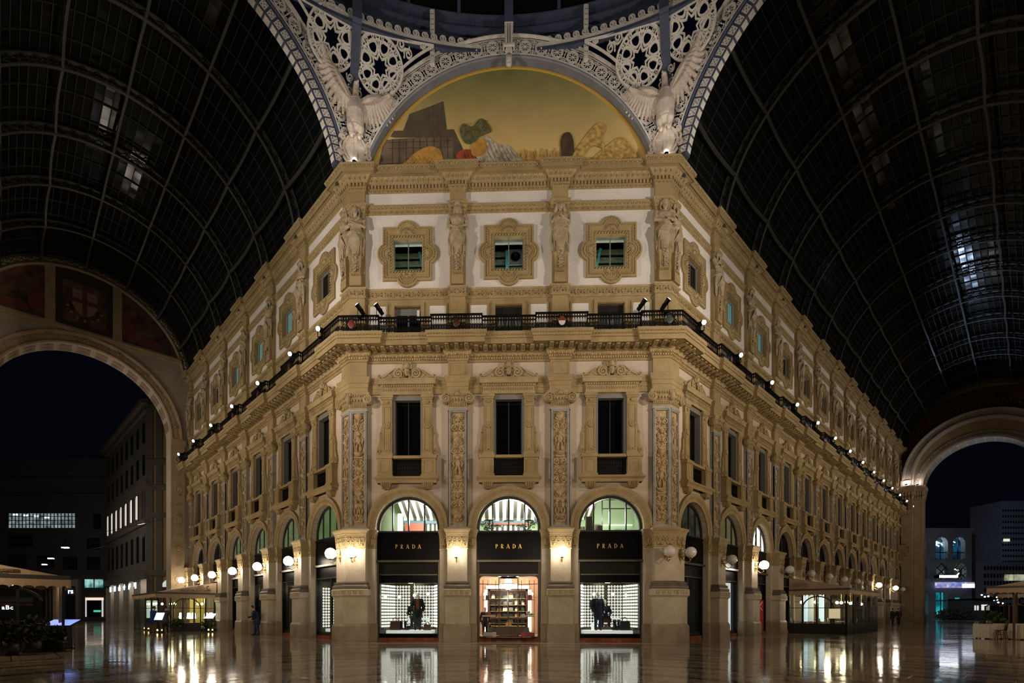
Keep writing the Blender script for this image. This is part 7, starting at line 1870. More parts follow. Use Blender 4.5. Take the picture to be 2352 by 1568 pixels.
# palazzo's near face, right of the corner
fx, fy = CW(338, 60); nf = thing('ochre_palazzo', FR(338, 60.0), 'yellow ochre palazzo face with grey bands just inside the left arch opening', 'building')
w_ = 90*60/1180; b = MB().box(.0,w_+2,.05,4,0,26); part(nf, 'wall', b, FACB)
b = MB()
for x in (0,1.1,3.2): b.box(x,x+.75,-.12,.05,0,25)
for z in (5.6,12.4,15.6,18.6,25): b.box(0,w_+2,-.18,.05,z,z+.6)
part(nf, 'stone_bands', b, FACG)
nar = thing('arcade_niche', FR(338, 60.0) @ tr(2.5,-.1,0), 'lit round arched doorway with red panel in the ochre palazzo face', 'door')
part(nar, 'red_panel', MB().plate([(-.75,0),(.9,0),(.9,4.3),(-.75,4.3)], [], 0, .1), plain('dull red panel', (.16,.012,.015), .6)); part(nar, 'white_arch', MB().plate([(-.75,4.3)]+arcpts(0.1,4.3,.85,PI,0,10)+[(.95,4.3)], [], 0, .1), emit('white lit arch', (.9,1.,1.), .5), 'white lit arch head')
# right: stone museum, neon loops, screen
d3 = 100.; s3 = d3/1180
mu_ = thing('arched_stone_building', FR(2165, d3), 'pale stone building with big arched windows beyond the right arch', 'building')
MUS = stone('blue grey piazza stone', (.15,.15,.165), (.24,.24,.255), .35, .85, .2)
def X3(px): return (px-2165)*s3
def Z3(y): return ZH(y, d3)
b = MB()
holes = []
for cx in (2113,2163.5,2203.5):
    r = 14*s3; z0_, z1_ = Z3(1284), Z3(1233); holes.append([(X3(cx)-r,z0_),(X3(cx)+r,z0_)]+arcpts(X3(cx), z1_-r, r, 0, PI, 10))
for cx in (2116,2165,2206):
    r = 14.5*s3; z0_, z1_ = Z3(1330), Z3(1293); holes.append([(X3(cx)-r,z0_),(X3(cx)+r,z0_)]+arcpts(X3(cx), z1_-r, r, 0, PI, 10))
for a, e, y0, y1 in ((2100,2133,1362,1412),(2149.5,2176.5,1360,1412),(2193,2215,1372,1412)): holes.append([(X3(a),Z3(y1)),(X3(e),Z3(y1)),(X3(e),Z3(y0)),(X3(a),Z3(y0))])
b.plate([(X3(2040),-.2),(X3(2232),-.2),(X3(2232),Z3(1214)),(X3(2040),Z3(1225))], holes, 0, 1.0); part(mu_, 'facade', b, MUS)
b = MB(); b.box(X3(2040),X3(2233),-.4,.6,Z3(1220),Z3(1213)); b.box(X3(2040),X3(2232),-.12,0,Z3(1289),Z3(1286)); part(mu_, 'cornice', b, MUS)
b = MB(); b.box(X3(2232),X3(2246),0.5,1,0,Z3(1225)); part(mu_, 'side_wing', b, FACD)
BLUR = litwin('blue lit room', (.002,.015,.05), (.01,.09,.22), .55, .6); part(mu_, 'blue_room', MB().box(X3(2045),X3(2230),2.0,2.1,Z3(1286),Z3(1230)), BLUR, 'deep blue lit room behind the upper arches'); part(mu_, 'middle_room', MB().box(X3(2045),X3(2230),2.0,2.1,Z3(1332),Z3(1290)), litwin('dim lit room', (.004,.006,.007), (.09,.12,.11), .5, .5)); CY = litwin('cyan lit window', (.0,.10,.13), (.02,.55,.62), .9, .45)
part(mu_, 'ground_room', MB().box(X3(2045),X3(2230),1.5,1.6,Z3(1412),Z3(1358)), CY, 'cyan lit rooms at ground level')
b = MB()
for cx in (2116,2165,2206):
    for f in (-1, 1):
        for k in (-1, 0, 1): b.bar((X3(cx-14),.3,Z3(1312+k*18-f*14)), (X3(cx+14),.3,Z3(1312+k*18+f*14)), .14, .1)
for cx in (2113,2163.5,2203.5): b.box(X3(cx)-.05,X3(cx)+.05,.3,.4,Z3(1284),Z3(1233)); b.box(X3(cx-14),X3(cx+14),.3,.4,Z3(1269),Z3(1267))
b.box(X3(2149),X3(2177),.3,.4,Z3(1380),Z3(1378)); b.box(X3(2163),X3(2165),.3,.4,Z3(1412),Z3(1360)); part(mu_, 'mullion', b, FRAME)
NEON = emit('white blue neon', (.6,.9,1.), 9.)
ne = MB(); rr = random.Random(8)
for cx, n_c in ((2163.5,7),(2203.5,3),(2110,2)):
    for i in range(n_c):
        x = X3(cx)+rr.uniform(-.8,.8)*(1 if n_c > 3 else .4)-(0 if n_c > 3 else .8); z = Z3(1246)+rr.uniform(-.4,.4); ne.tube([(x+rr.uniform(.3,.7)*cos(q*1.3)*1.1,1.2+.1*q,z+rr.uniform(.25,.45)*sin(q)) for q in [k*.8 for k in range(6)]], .055, 4)
tag(ob('neon_loops', ne.mesh('loops', NEON), None, FR(2165, d3)), 'tangle of white blue neon tubes behind the upper arches of the stone building', 'light')
tag(ob('ring_light', MB().tube([(X3(2206)+.75*cos(q),1.2,Z3(1313)+.65*sin(q)) for q in [.5+5.6*k/16 for k in range(17)]], .13, 5).mesh('ring', emit('soft white ring', (.85,1.,.85), 2.2)), None, FR(2165, d3)), 'round white ring light in the right middle arch of the stone building', 'light')
FLO = emit('stadium floodlight', (.88,.95,1.), 9.)
for i in range(5):
    f = thing('floodlight', FR(2165, d3) @ tr(X3(2149+8.4*i),-1.2,Z3(1324.5)), 'bright floodlight on the stone building, %s of the row of five' % ORD[i], 'lamp', 'row of floodlights on the stone building'); part(f, 'lens', MB().box(-.3,.3,-.1,0,-.22,.22), FLO, 'glaring lens'); part(f, 'housing', MB().box(-.34,.34,0,1.2,-.26,.26), BLACK)
m, nt, bb = newmat('led screen'); tc = N(nt, 'ShaderNodeTexCoord'); vo = N(nt, 'ShaderNodeTexVoronoi'); vo.inputs['Scale'].default_value = 2.2; nt.links.new(tc.outputs['Object'], vo.inputs['Vector']); cr = N(nt, 'ShaderNodeValToRGB'); e = cr.color_ramp.elements; e[0].color = (.02,.05,.25,1); e[1].color = (.45,.6,1,1); k_ = e.new(.5); k_.color = (.10,.16,.5,1); k_ = e.new(.7); k_.color = (.35,.2,.25,1)
nt.links.new(vo.outputs['Color'], cr.inputs[0]); nt.links.new(cr.outputs[0], bb.inputs['Emission Color']); bb.inputs['Emission Strength'].default_value = 1.1; LED = m
sc_ = thing('led_screen', FR(2165, d3) @ tr(0,-.6,0), 'long blue LED screen across the stone building', 'screen'); part(sc_, 'panel', MB().box(X3(2143),X3(2231),-.05,.2,Z3(1350),Z3(1337)), LED); part(sc_, 'bright_segment', MB().box(X3(2203),X3(2231),-.09,-.05,Z3(1349.5),Z3(1341)), emit('bright led', (.8,.88,1.), 3.), 'bright white end of the screen')
# bushes in front, low pavilion, tower and office slab behind
tw = thing('tower_block', FR(2330, 230), 'tall dark office tower far behind the right arch', 'building'); s4 = 230/1180
b = MB().box(-30*s4,60*s4,0,15,0,ZH(1150,230)); part(tw, 'facade', b, stone('tower facade', (.16,.17,.21), (.2,.21,.26), .2)); b = MB(); rr = random.Random(6)
for i in range(14):
    for j in range(19): b.box((-28+6.1*i)*s4,(-28+6.1*i+3.6)*s4,-.1,0,ZH(1170+13*j+5,230),ZH(1170+13*j,230))
part(tw, 'window_grid', b, plain('tower windows', (.008,.010,.014), .2)); part(tw, 'lit_window', MB().box(-26*s4,-12*s4,-.3,-.1,ZH(1243,230),ZH(1237,230)), emit('pale lit tower window', (.9,1.,.75), .8), 'pale lit window'); 
sl = thing('office_slab', FR(2290, 170), 'lower grid fronted office slab in front of the tower', 'building'); s5 = 170/1180
b = MB().box(-48*s5,90*s5,0,10,0,ZH(1290,170)); part(sl, 'facade', b, stone('slab facade', (.2,.21,.25), (.26,.27,.32), .2)); b = MB()
for i in range(16):
    for j in range(6): b.box((-30+7.2*i)*s5,(-30+7.2*i+4.2)*s5,-.1,0,ZH(1300+17*j+9,170),ZH(1300+17*j,170))
part(sl, 'window_grid', b, plain('slab windows', (.012,.014,.02), .2)); b = MB()
for a, e in ((16,24),(26,36),(38,60)): b.box(a*s5,e*s5,-.3,-.1,ZH(1333,170),ZH(1319,170))
part(sl, 'lit_window', b, litwin('pale lit slab windows', (.15,.17,.12), (.7,.75,.5), .7, .3), 'row of pale lit windows')
lo_ = thing('low_pavilion', FR(2254, 90), 'low dark glass pavilion with white lit strip, right of the stone building', 'building'); s6 = 90/1180
part(lo_, 'wall', MB().box(-18*s6,28*s6,0,5,0,ZH(1378,90)), FACD); part(lo_, 'roof', MB().box(-19*s6,30*s6,-.5,5,ZH(1378,90),ZH(1374,90)), BLACK2); part(lo_, 'lit_window', MB().box(0,18*s6,-.08,0,ZH(1401,90),ZH(1388,90)), emit('white shop window', (1.,1.,.9), .7), 'white lit window'); part(lo_, 'lit_strip', MB().box(-16*s6,-13*s6,-.08,0,ZH(1401,90),ZH(1390,90)).box(-10*s6,-7*s6,-.08,0,ZH(1401,90),ZH(1390,90)), emit('white strip', (1.,1.,.95), .6))
WL = emit('distant white lamp', (.9,.97,1.), 6.)
for i, (px, py) in enumerate(((2255,1366),(2262,1370),(2270,1369),(2290,1371),(2296,1371),(2301,1371),(2282,1377),(2290,1377),(2293,1383),(2303,1385))):
    l = thing('distant_lamp', FR(px, 120) @ tr(0,0,ZH(py,120)), 'small white street light across the piazza, %s from the left' % ORD[i], 'lamp', 'small street lights across the piazza'); part(l, 'lens', MB().ell((0,0,0), .26 if i == 6 else .17, 8, 6), WL); part(l, 'post', MB().tube([(0,0,-ZH(py,120)),(0,0,-.1)], .05, 5), BLACK)
LEAFD = stone('dark foliage', (.008,.010,.005), (.03,.035,.015), 3., .8, .3); LEAFG = stone('green foliage', (.02,.035,.012), (.07,.11,.03), 6., .7, .2)
def leafball(mb, c, r, n, seed, sz=.12):
    rr = random.Random(seed)
    for i in range(n):
        u = Vector((rr.gauss(0,1), rr.gauss(0,1), rr.gauss(0,1))).normalized()*(rr.random()**.4); p = Vector((c[0]+u.x*r[0], c[1]+u.y*r[1], c[2]+u.z*r[2])); v = Vector((rr.gauss(0,1), rr.gauss(0,1), rr.gauss(.4,1))).normalized(); w = v.cross(Vector((rr.random(), rr.random(), rr.random()+.1))).normalized(); L = sz*rr.uniform(.7,1.4)
        mb.add([p, p+v*L*.5+w*L*.25, p+v*L, p+v*L*.5-w*L*.25], [(0,1,2,3)])
b = MB(); leafball(b, (0,0,.9), (3.2,1.,.95), 900, 3, .45); h_ = tag(ob('dark_hedge', b.mesh('leaves', LEAFD), None, FR(2192, 88)), 'dark low hedge in front of the arched stone building', 'hedge')
# ------------------------------------------------------------------ restaurant pavilions
CANV = stone('beige awning canvas', (.40,.27,.17), (.48,.34,.22), .8, .85, .1); CANVT = plain('awning trim', (.05,.045,.04), .5); PFR = plain('dark pavilion frame', (.02,.02,.019), .4); LETB = plain('brown awning lettering', (.07,.04,.02), .7); LAMPY = emit('yellow globe lamp', (1.,.82,.45), 10.); SHADE = emit('lit lamp shade', (1.,.88,.62), 4.5); TCL = stone('white tablecloth', (.60,.52,.42), (.72,.64,.54), 1.); MENU = emit('lit menu panel', (.86,.92,1.), 1.5); WOOD = stone('dark bentwood', (.05,.02,.01), (.10,.04,.02), 4., .4, .1)
def scallop(x0, x1, zt, zb, n, y0, y1):
    mb = MB(); pts = [(x0, zt)]; st = (x1-x0)/n
    for i in range(n):
        for j in range(7):
            a = PI*j/6; pts.append((x0+st*i+st*.5-st*.5*cos(a), zb+.10*sin(a)))
    pts.append((x1, zt)); mb.plate(pts[::-1], [], y0, y1); return mb
def awning(o, s0, s1, v1, zt, ze, front=True, v0=.5, n=14):
    """lean-to canvas in wing coordinates: along-wall t from s0 (front end) to s1; v outward from the wall"""
    sg = 1 if s1 > s0 else -1
    b = MB(); b.add([(s0,-v0,zt),(s1,-v0,zt),(s1,-v1,ze),(s0,-v1,ze)], [(0,1,2,3)]); b.add([(s0,-v0,zt),(s0,-v1,ze),(s0,-v1,ze-.02),(s0,-v0,ze-.02)], [(0,1,2,3)]); b.add([(s0,-v0,zt-.03),(s1,-v0,zt-.03),(s1,-v1,ze-.03),(s0,-v1,ze-.03)], [(0,1,2,3)])
    part(o, 'canvas', b, CANV)
    b = MB(); b.bar((s0-sg*.04,-v0,ze), (s0-sg*.04,-v1-.05,ze), .07, .12); b.bar((s0,-v1-.05,ze), (s1,-v1-.05,ze), .07, .12); part(o, 'gutter', b, CANVT)
    v_ = scallop(-v1-.05, -v0, ze-.04, ze-.42, n, -.012, .012); v_.mapv(lambda x, y, z: (s0-sg*.05+y, x, z)); part(o, 'scalloped_valance', v_, CANV)
    v_ = scallop(min(s0,s1), max(s0,s1), ze-.04, ze-.36, max(6, int(abs(s1-s0)*2.4)), -v1-.07, -v1-.05); part(o, 'side_valance', v_, CANV)
def pav_walls(o, s0, s1, v1, ze, zb, pane, nf=4, ns=5, arch=True, low=PFR):
    sg = 1 if s1 > s0 else -1
    f = MB()
    for i in range(nf+1):
        v = .5+(v1-.6)*i/nf; f.box(s0-.05,s0+.05,-v-.05,-v+.05,0,ze-.02)
    for i in range(ns+1):
        s_ = s0+(s1-s0)*i/ns; f.box(s_-.05,s_+.05,-v1+.05,-v1+.15,0,ze-.02)
    f.box(s0-.03,s0+.03,-v1+.1,-.5,zb-.04,zb+.03); f.box(min(s0,s1),max(s0,s1),-v1+.07,-v1+.13,zb-.04,zb+.03); f.box(s0-.02,s0+.02,-v1+.1,-.5,1.62,1.66); f.box(min(s0,s1),max(s0,s1),-v1+.08,-v1+.12,1.62,1.66); f.box(s0-.03,s0+.03,-v1+.1,-.5,ze-.10,ze-.02); f.box(min(s0,s1),max(s0,s1),-v1+.07,-v1+.13,ze-.10,ze-.02)
    if arch:
        vc, r = -.5-(v1-.6)*.52, .85; f.tube([(s0-.02*sg,vc+r*cos(a),1.62+.75*sin(a)) for a in [PI*i/16 for i in range(17)]], .04, 6); f.tube([(s0-.02*sg,vc+r,1.62),(s0-.02*sg,vc+r,zb)], .04, 6); f.tube([(s0-.02*sg,vc-r,1.62),(s0-.02*sg,vc-r,zb)], .04, 6)
    part(o, 'frame', f, PFR)
    if zb > .1:
        b = MB(); b.box(s0-.04,s0+.04,-v1+.1,-.5,0,zb); b.box(min(s0,s1),max(s0,s1),-v1+.06,-v1+.14,0,zb); part(o, 'dado_panel', b, low)
    b = MB(); b.box(s0-.006,s0+.006,-v1+.1,-.5,zb,ze-.1); b.box(min(s0,s1),max(s0,s1),-v1+.094,-v1+.106,zb,ze-.1); part(o, 'pane', b, pane, 'clear glass')
# right glass pavilion
w = W['R']; s0, s1, v1 = 15.4, 24.3, 3.75
pv = thing('glass_pavilion', w, 'glass walled restaurant pavilion with beige awning along the right wing', 'pavilion'); awning(pv, s0, s1, v1, 3.62, 2.80); pav_walls(pv, s0, s1, v1, 2.80, .62, GLASS)
q = ob('lettering', text_mesh('BIFFI', .34, plain('faded pink lettering', (.30,.14,.10), .8), .004), pv); q.matrix_local = tr(s0-.065,-1.15,2.98) @ rz(-90); q['label'] = 'faded pink lettering'
fl = MB(); fl.tube([(s0-.06,-1.15+.42*cos(a),3.08+.22*sin(a)) for a in [2*PI*i/24 for i in range(24)]], .012, 4, loop=True); part(pv, 'oval_logo', fl, bpy.data.materials['faded pink lettering'])
i_ = 0
for s_, v_, z_ in ((16.2,1.0,2.02),(16.4,1.75,2.03),(16.6,2.9,1.98),(17.6,3.2,2.02),(18.6,2.7,2.0),(19.6,3.1,1.98),(20.6,2.8,1.98),(22.0,3.1,1.96),(23.4,2.9,1.95),(18.,1.4,2.02)):
    l = thing('pavilion_lamp', w @ tr(s_,-v_,z_), 'small yellow globe lamp inside the right glass pavilion, %s counted inward' % ORD[i_], 'lamp', 'yellow globe lamps in the right pavilion'); part(l, 'globe', MB().ell((0,0,0), .095, 10, 8), LAMPY); part(l, 'stem', MB().tube([(0,0,.09),(0,0,.7)], .01, 4), BRASS); i_ += 1
for s_, v_ in ((17.5,2.2),(21.5,2.2)): lamp('pavilion_light', 'POINT', w @ Vector((s_,-v_,2.35)), 95, (1,.82,.5), .2)
part(pv, 'cool_light_column', MB().box(17.2,17.3,-1.05,-.75,.7,2.7).box(20.2,20.3,-1.3,-1.0,.7,2.7), emit('cool light column', (.65,.85,.95), .9), 'cool lit column'); part(pv, 'teal_panel', MB().box(18.5,18.55,-1.1,-.5,.7,2.7), emit('teal panel', (.10,.34,.36), .6))
mn = tag(ob('menu_board', MB().box(s0-.09,s0-.07,-3.35,-2.75,.98,1.58).mesh('board', emit('warm lit menu', (.9,.72,.4), .5)), None, w), 'pale yellow menu board on the front of the right glass pavilion', 'menu board')
def bistro(M, lab1, lab2, cloth=True, idx=0):
    t_ = thing('dining_table', M, lab1, 'table', lab2)
    part(t_, 'tabletop', MB().lathe([(.001,.72),(.38,.72),(.39,.75),(.001,.755)], (0,0,0), 16), TCL); part(t_, 'leg', MB().lathe([(.03,.72),(.03,.08),(.2,.04),(.22,0),(.001,0)], (0,0,0), 10), PFR)
def chair(M, lab, grp, mt=WOOD):
    t_ = thing('bentwood_chair', M, lab, 'chair', grp)
    part(t_, 'seat', MB().lathe([(.001,.44),(.19,.44),(.2,.46),(.19,.475),(.001,.475)], (0,0,0), 14), mt)
    for sx in (-1, 1):
        part(t_, 'leg', MB().tube([(sx*.14,-.14,.44),(sx*.19,-.2,0)], [.017,.013], 6), mt); part(t_, 'leg', MB().tube([(sx*.15,.13,.44),(sx*.18,.22,0)], [.017,.013], 6), mt)
    bk = MB(); bk.tube([(-.17,.15,.44),(-.19,.2,.8),(-.12,.22,.93),(0,.225,.96),(.12,.22,.93),(.19,.2,.8),(.17,.15,.44)], .015, 6); part(t_, 'backrest', bk, mt)
    for x in (-.1,-.035,.035,.1): part(t_, 'back_spindle', MB().tube([(x*.8,.15,.46),(x*1.15,.205,.75),(x*.6,.225,.95)], .009, 5), mt)
    part(t_, 'stretcher', MB().tube([(.15*cos(a),.15*sin(a),.24) for a in [2*PI*i/14 for i in range(14)]], .009, 5, loop=True), mt)
CHW = plain('pale metal chair', (.45,.42,.38), .35, .3)
for i in range(4):
    bistro(w @ tr(16.2+(i//2)*2.2,-1.2-1.6*(i % 2),0), 'small white topped dining table inside the right glass pavilion, %s' % ('front row near the wall','front row near the corner','second row near the wall','second row near the corner')[i], 'tables in the right pavilion')
    for j in (-1, 1): chair(w @ tr(16.2+(i//2)*2.2,-1.2-1.6*(i % 2)+.6*j,0) @ rz(0 if j > 0 else 180), 'pale metal chair at a table in the right glass pavilion', 'pale chairs in the right pavilion', CHW)
# left pavilion
w = W['L']; s0, s1, v1 = -19.3, -28., 4.25
pv = thing('restaurant_pavilion', w, 'restaurant pavilion with beige RISTORANTE awning against the left wing', 'pavilion'); awning(pv, s0, s1, v1, 3.52, 2.70, n=20); pav_walls(pv, s0, s1, v1, 2.70, .0, GLASS, 5, 4)
for tx, sz, v_, z_ in (('RISTORANTE',.27,2.0,2.80),('PIZZA',.15,1.52,3.18),('BISTROT',.15,1.58,3.02)):
    q = ob('lettering', text_mesh(tx, sz, LETB, .004), pv); q.matrix_local = tr(s0+.012,-v_,z_) @ rz(90); q['label'] = 'brown lettering '+tx
lg = MB(); lg.tube([(0,-1.05+.11*cos(a),3.14+.11*sin(a)) for a in [1+4.6*i/14 for i in range(15)]], .02, 4); lg.tube([(0,-1.22,2.92),(0,-.88,2.94)], .025, 4); lg.xf(tr(s0+.02)); part(pv, 'crescent_logo', lg, LETB)
for i, (s_, v_, z_) in enumerate(((-20,1.0,.9),(-20.3,1.75,.9),(-20.3,2.05,.9),(-20,.68,.9),(-21,2.4,.9))):
    l = thing('table_lamp', w @ tr(s_,-v_,.74), 'glowing white table lamp in the left restaurant, %s from the wall' % ORD[i], 'lamp', 'table lamps in the left restaurant'); part(l, 'lamp_shade', MB().lathe([(.16,.0),(.11,.42),(.001,.42)], (0,0,.16), 12), SHADE, 'glowing shade'); part(l, 'base', MB().tube([(0,0,0),(0,0,.2)], .03, 6), BRASS)
i_ = 0
for s_, v_, z_ in ((-20.5,1.15,1.98),(-21,1.3,1.98),(-21,2.8,1.98),(-21.3,3.0,1.97),(-22,3.4,1.97),(-23,3.6,2.0),(-24,3.6,2.0),(-25,3.7,2.0),(-26.2,3.7,2.0)):
    l = thing('pavilion_lamp', w @ tr(s_,-v_,z_), 'small yellow globe lamp inside the left restaurant, %s counted inward' % ORD[i_], 'lamp', 'yellow globe lamps in the left restaurant'); part(l, 'globe', MB().ell((0,0,0), .085, 10, 8), LAMPY); part(l, 'stem', MB().tube([(0,0,.08),(0,0,.6)], .01, 4), BRASS); i_ += 1
for s_, v_ in ((-21,1.6),(-25,2.2)): lamp('pavilion_light', 'POINT', w @ Vector((s_,-v_,2.25)), 80, (1,.85,.45), .2)
part(pv, 'cool_window', MB().box(-26.8,-26.75,-3.6,-2.7,.9,2.3), emit('cool window', (.6,.95,.8), .9), 'pale green lit window')
part(pv, 'dark_partition', MB().box(-22.5,-22.4,-1.5,-.5,0,2.6), plain('yellow wall', (.5,.40,.10), .7))
DAD = plain('black planter box', (.012,.012,.013), .5)
t_ = thing('planter_box', w @ tr(-19.1,-2.15,0), 'long black planter box in front of the left restaurant', 'planter'); part(t_, 'box', MB().box(-.2,.15,-.55,.55,0,.62), DAD)
for v_, nm in ((1.05,'near the wall'),(3.0,'near the menu stand')):
    b = MB(); leafball(b, (0,0,.48), (.28,.55,.5), 520, int(v_*10), .16); t_ = thing('hedge_planter', w @ tr(-19.1,-v_,0), 'leafy green hedge planter before the left restaurant, '+nm, 'plant'); part(t_, 'foliage', b, LEAFG); part(t_, 'box', MB().box(-.2,.2,-.5,.5,0,.2), DAD)
def menu(M, lab, mat=MENU, tilt=38, wd=.58):
    t_ = thing('menu_stand', M, lab, 'menu stand'); part(t_, 'post', MB().box(-.04,.04,-.04,.04,.02,1.0).box(-.2,.2,-.16,.16,0,.03), PFR); q = part(t_, 'menu_panel', MB().box(-wd/2,wd/2,-.26,.26,-.012,.012), mat, 'glowing menu panel'); q.matrix_local = tr(0,0,1.10) @ rx(tilt); return t_
faceM = lambda px, dd, r=0.: FR(px, dd) @ rz(r)
menu(faceM(483, 36.0), 'lit white menu stand before the left restaurant, nearer to the pier'); menu(faceM(366, 33.4), 'lit white menu stand between two standing people at the left restaurant', MENU, 60, .52)
CAN = emit('candle flame', (1.,.50,.16), 14.); CANG = plain('dark lantern glass', (.08,.04,.02), .2)
for i, (px, py) in enumerate(((332,1443),(341,1444),(361.5,1448),(372.5,1448),(479,1447),(488,1447))):
    dd = 1.38*1180/(py+4-1405); t_ = thing('candle_lantern', FR(px, dd), 'small candle lantern on the floor before the left restaurant, %s from the left' % ORD[i], 'lantern', 'candle lanterns on the floor'); part(t_, 'glass_jar', MB().lathe([(.001,0),(.07,0),(.08,.05),(.075,.12)], (0,0,0), 10), CANG); part(t_, 'flame', MB().ell((0,0,.15), (.045,.045,.06), 8, 6), CAN, 'candle flame')
# people
person('person', stand(.15, .05, (.5,.5)), FR(351, 34.3) @ rz(160), 'person in blue jacket and tan trousers, back turned, at the left restaurant menu', 'person', dict(skin=SKIN, jacket=CL['blue'], trousers=CL['tan'], shoes=CL['brown'], hair=HAIRR), .3)
person('person', stand(.1, .04, (.6,.3)), FR(380, 34.0) @ rz(190), 'person in dark clothes standing right of the lit menu, left restaurant', 'person', dict(skin=SKIN, jacket=CL['dark'], trousers=CL['black'], shoes=CL['black'], hair=HAIRD), .5)
person('person', stand(.45, .12, (.3,.9)), FR(590, 30.6) @ rz(-70), 'person in dark blue coat and jeans leaning by the third pier of the left wing', 'person', dict(skin=SKIN, jacket=CL['navy'], trousers=CL['denim'], shoes=CL['dark'], hair=HAIRD), .35)
person('person', stand(.05, .06, (.1,.2)), FR(2050, 56) @ rz(15), 'person in dark jacket at the far end of the right wing, left of two', 'person', dict(skin=SKIN, jacket=CL['dark'], trousers=CL['dark'], shoes=CL['black'], hair=HAIRD), .25)
person('person', stand(.05, .10, (.2,.1)), FR(2063.5, 55.4) @ rz(-10), 'person in dark coat at the far end of the right wing, right of two', 'person', dict(skin=SKIN, jacket=CL['black'], trousers=CL['black'], shoes=CL['black'], hair=HAIRD), .45)
# near left awning with its lectern, planters and tables
w = W['L']; Mo = w @ tr(0, -2*HW, 0) @ Matrix.Scale(-1, 4, (0,1,0))     # opposite side of the wing
pv = thing('restaurant_awning', w, 'large beige scalloped restaurant awning at the left edge', 'awning')
v0, v1, s0, s1 = 14.3, 10.15, -1.9, -16.
b = MB(); b.add([(s0,-v0,3.42),(s1,-v0,3.42),(s1,-v1,2.62),(s0,-v1,2.62)], [(0,1,2,3)]); b.add([(s0,-v0,3.42),(s0,-v1,2.62),(s0,-v1,2.60),(s0,-v0,2.60)], [(0,1,2,3)]); b.add([(s0,-v0,3.39),(s1,-v0,3.39),(s1,-v1,2.59),(s0,-v1,2.59)], [(0,1,2,3)]); part(pv, 'canvas', b, CANV)
b = MB(); b.bar((s0+.04,-v0,2.60), (s0+.04,-v1+.05,2.60), .07, .13); b.bar((s0,-v1+.05,2.60), (s1,-v1+.05,2.60), .07, .13); part(pv, 'gutter', b, CANVT)
v_ = scallop(-v0, -v1+.05, 2.56, 2.20, 13, -.012, .012); v_.mapv(lambda x, y, z: (s0+.05+y, x, z)); part(pv, 'scalloped_valance', v_, CANV); v_ = scallop(s1, s0, 2.56, 2.22, 34, -v1+.05, -v1+.07); part(pv, 'side_valance', v_, CANV)
q = ob('lettering_board', MB().box(-1.3,.40,-.01,.0,0,.10).mesh('board', LETB), pv); q.matrix_local = tr(s0+.02,-v1-1.72,2.73) @ rz(90); q2 = ob('lettering', text_mesh('DEL GUSTO', .10, CANV, .004), q, tr(-.02,-.02,.015)); q = ob('lettering', text_mesh('PIZZERIA', .075, LETB, .004), pv); q.matrix_local = tr(s0+.02,-v1-1.72,2.655) @ rz(90)
f = MB()
for v in (v1+.15,v1+1.35,v1+2.7,v0-.1): f.box(s0-.11,s0-.03,-v-.04,-v+.04,0,2.6)
for s_ in (-3.5,-5.2,-7.2,-9.5,-12.5): f.box(s_-.04,s_+.04,-v1-.16,-v1-.08,0,2.6)
vc = -(v1+1.9); f.tube([(s0-.07,vc+1.15*cos(a),1.75+.5*sin(a)) for a in [PI*i/18 for i in range(19)]], .05, 6); f.box(s0-.1,s0-.04,-v0,-v1-.1,.58,.62)
part(pv, 'frame', f, PFR); part(pv, 'dado_panel', MB().box(s0-.10,s0-.04,-v0,-v1-.1,0,.58), PFR)
part(pv, 'side_pane', MB().box(s1,s0-.1,-v1-.125,-v1-.115,.5,2.6), GLASS, 'clear glass')
ps_ = MB()
for i in range(7): ps_.box(-3.4-.5*i,-3.2-.5*i,-v1-.2,-v1-.1,.2,2.45)
part(pv, 'side_curtain', ps_, plain('beige side curtain', (.22,.18,.13), .8))
lamp('awning_light', 'POINT', w @ Vector((-3.2,-v1-.7,2.45)), 22, (1,.75,.45), .15); lamp('awning_light', 'POINT', w @ Vector((-7,-v1-2,2.5)), 8, (1,.65,.4), .15)
SPK = emit('tiny ceiling light', (1.,.85,.6), 9.)
for i, (s_, v_) in enumerate(((-3.0,10.9),(-4.2,11.2),(-5.5,11.6),(-3.4,12.0),(-6.5,12.4))): tag(ob('ceiling_light', MB().ell((0,0,0), .035, 8, 6).mesh('bulb', SPK), None, w @ tr(s_,-v_,2.45)), 'tiny warm ceiling light under the left awning, %s' % ORD[i], 'lamp', 'tiny lights under the left awning')
sg_ = thing('inner_sign', w @ tr(-15.5,-12.3,0), 'lettered sign band seen under the left awning', 'sign'); q = ob('sign_board', MB().box(-1.9,1.6,0,.05,1.92,2.20).mesh('board', plain('slate sign', (.05,.07,.08), .4)), sg_); q.matrix_local = rz(90); q = ob('letters', text_mesh('SAVINI', .3, plain('pale letters', (.45,.45,.42), .5), .01, 1.5), sg_); q.matrix_local = tr(.03,-.45,1.94) @ rz(90); q = ob('neon_letters', text_mesh('aBc', .30, emit('white blue neon letters', (.7,.9,1.), 4.), .01, 1.1), sg_); q.matrix_local = tr(.05,.6,1.52) @ rz(90); q = ob('red_strip', MB().box(-1.8,1.6,-.02,0,1.72,1.86).mesh('strip', plain('dark red strip', (.10,.01,.01), .5)), sg_); q.matrix_local = rz(90)
q = ob('neon_panel', MB().box(-2.6,-2.3,0,.05,1.75,2.1).mesh('panel', emit('blue white panel', (.6,.85,1.), 2.)), sg_); q.matrix_local = rz(90)
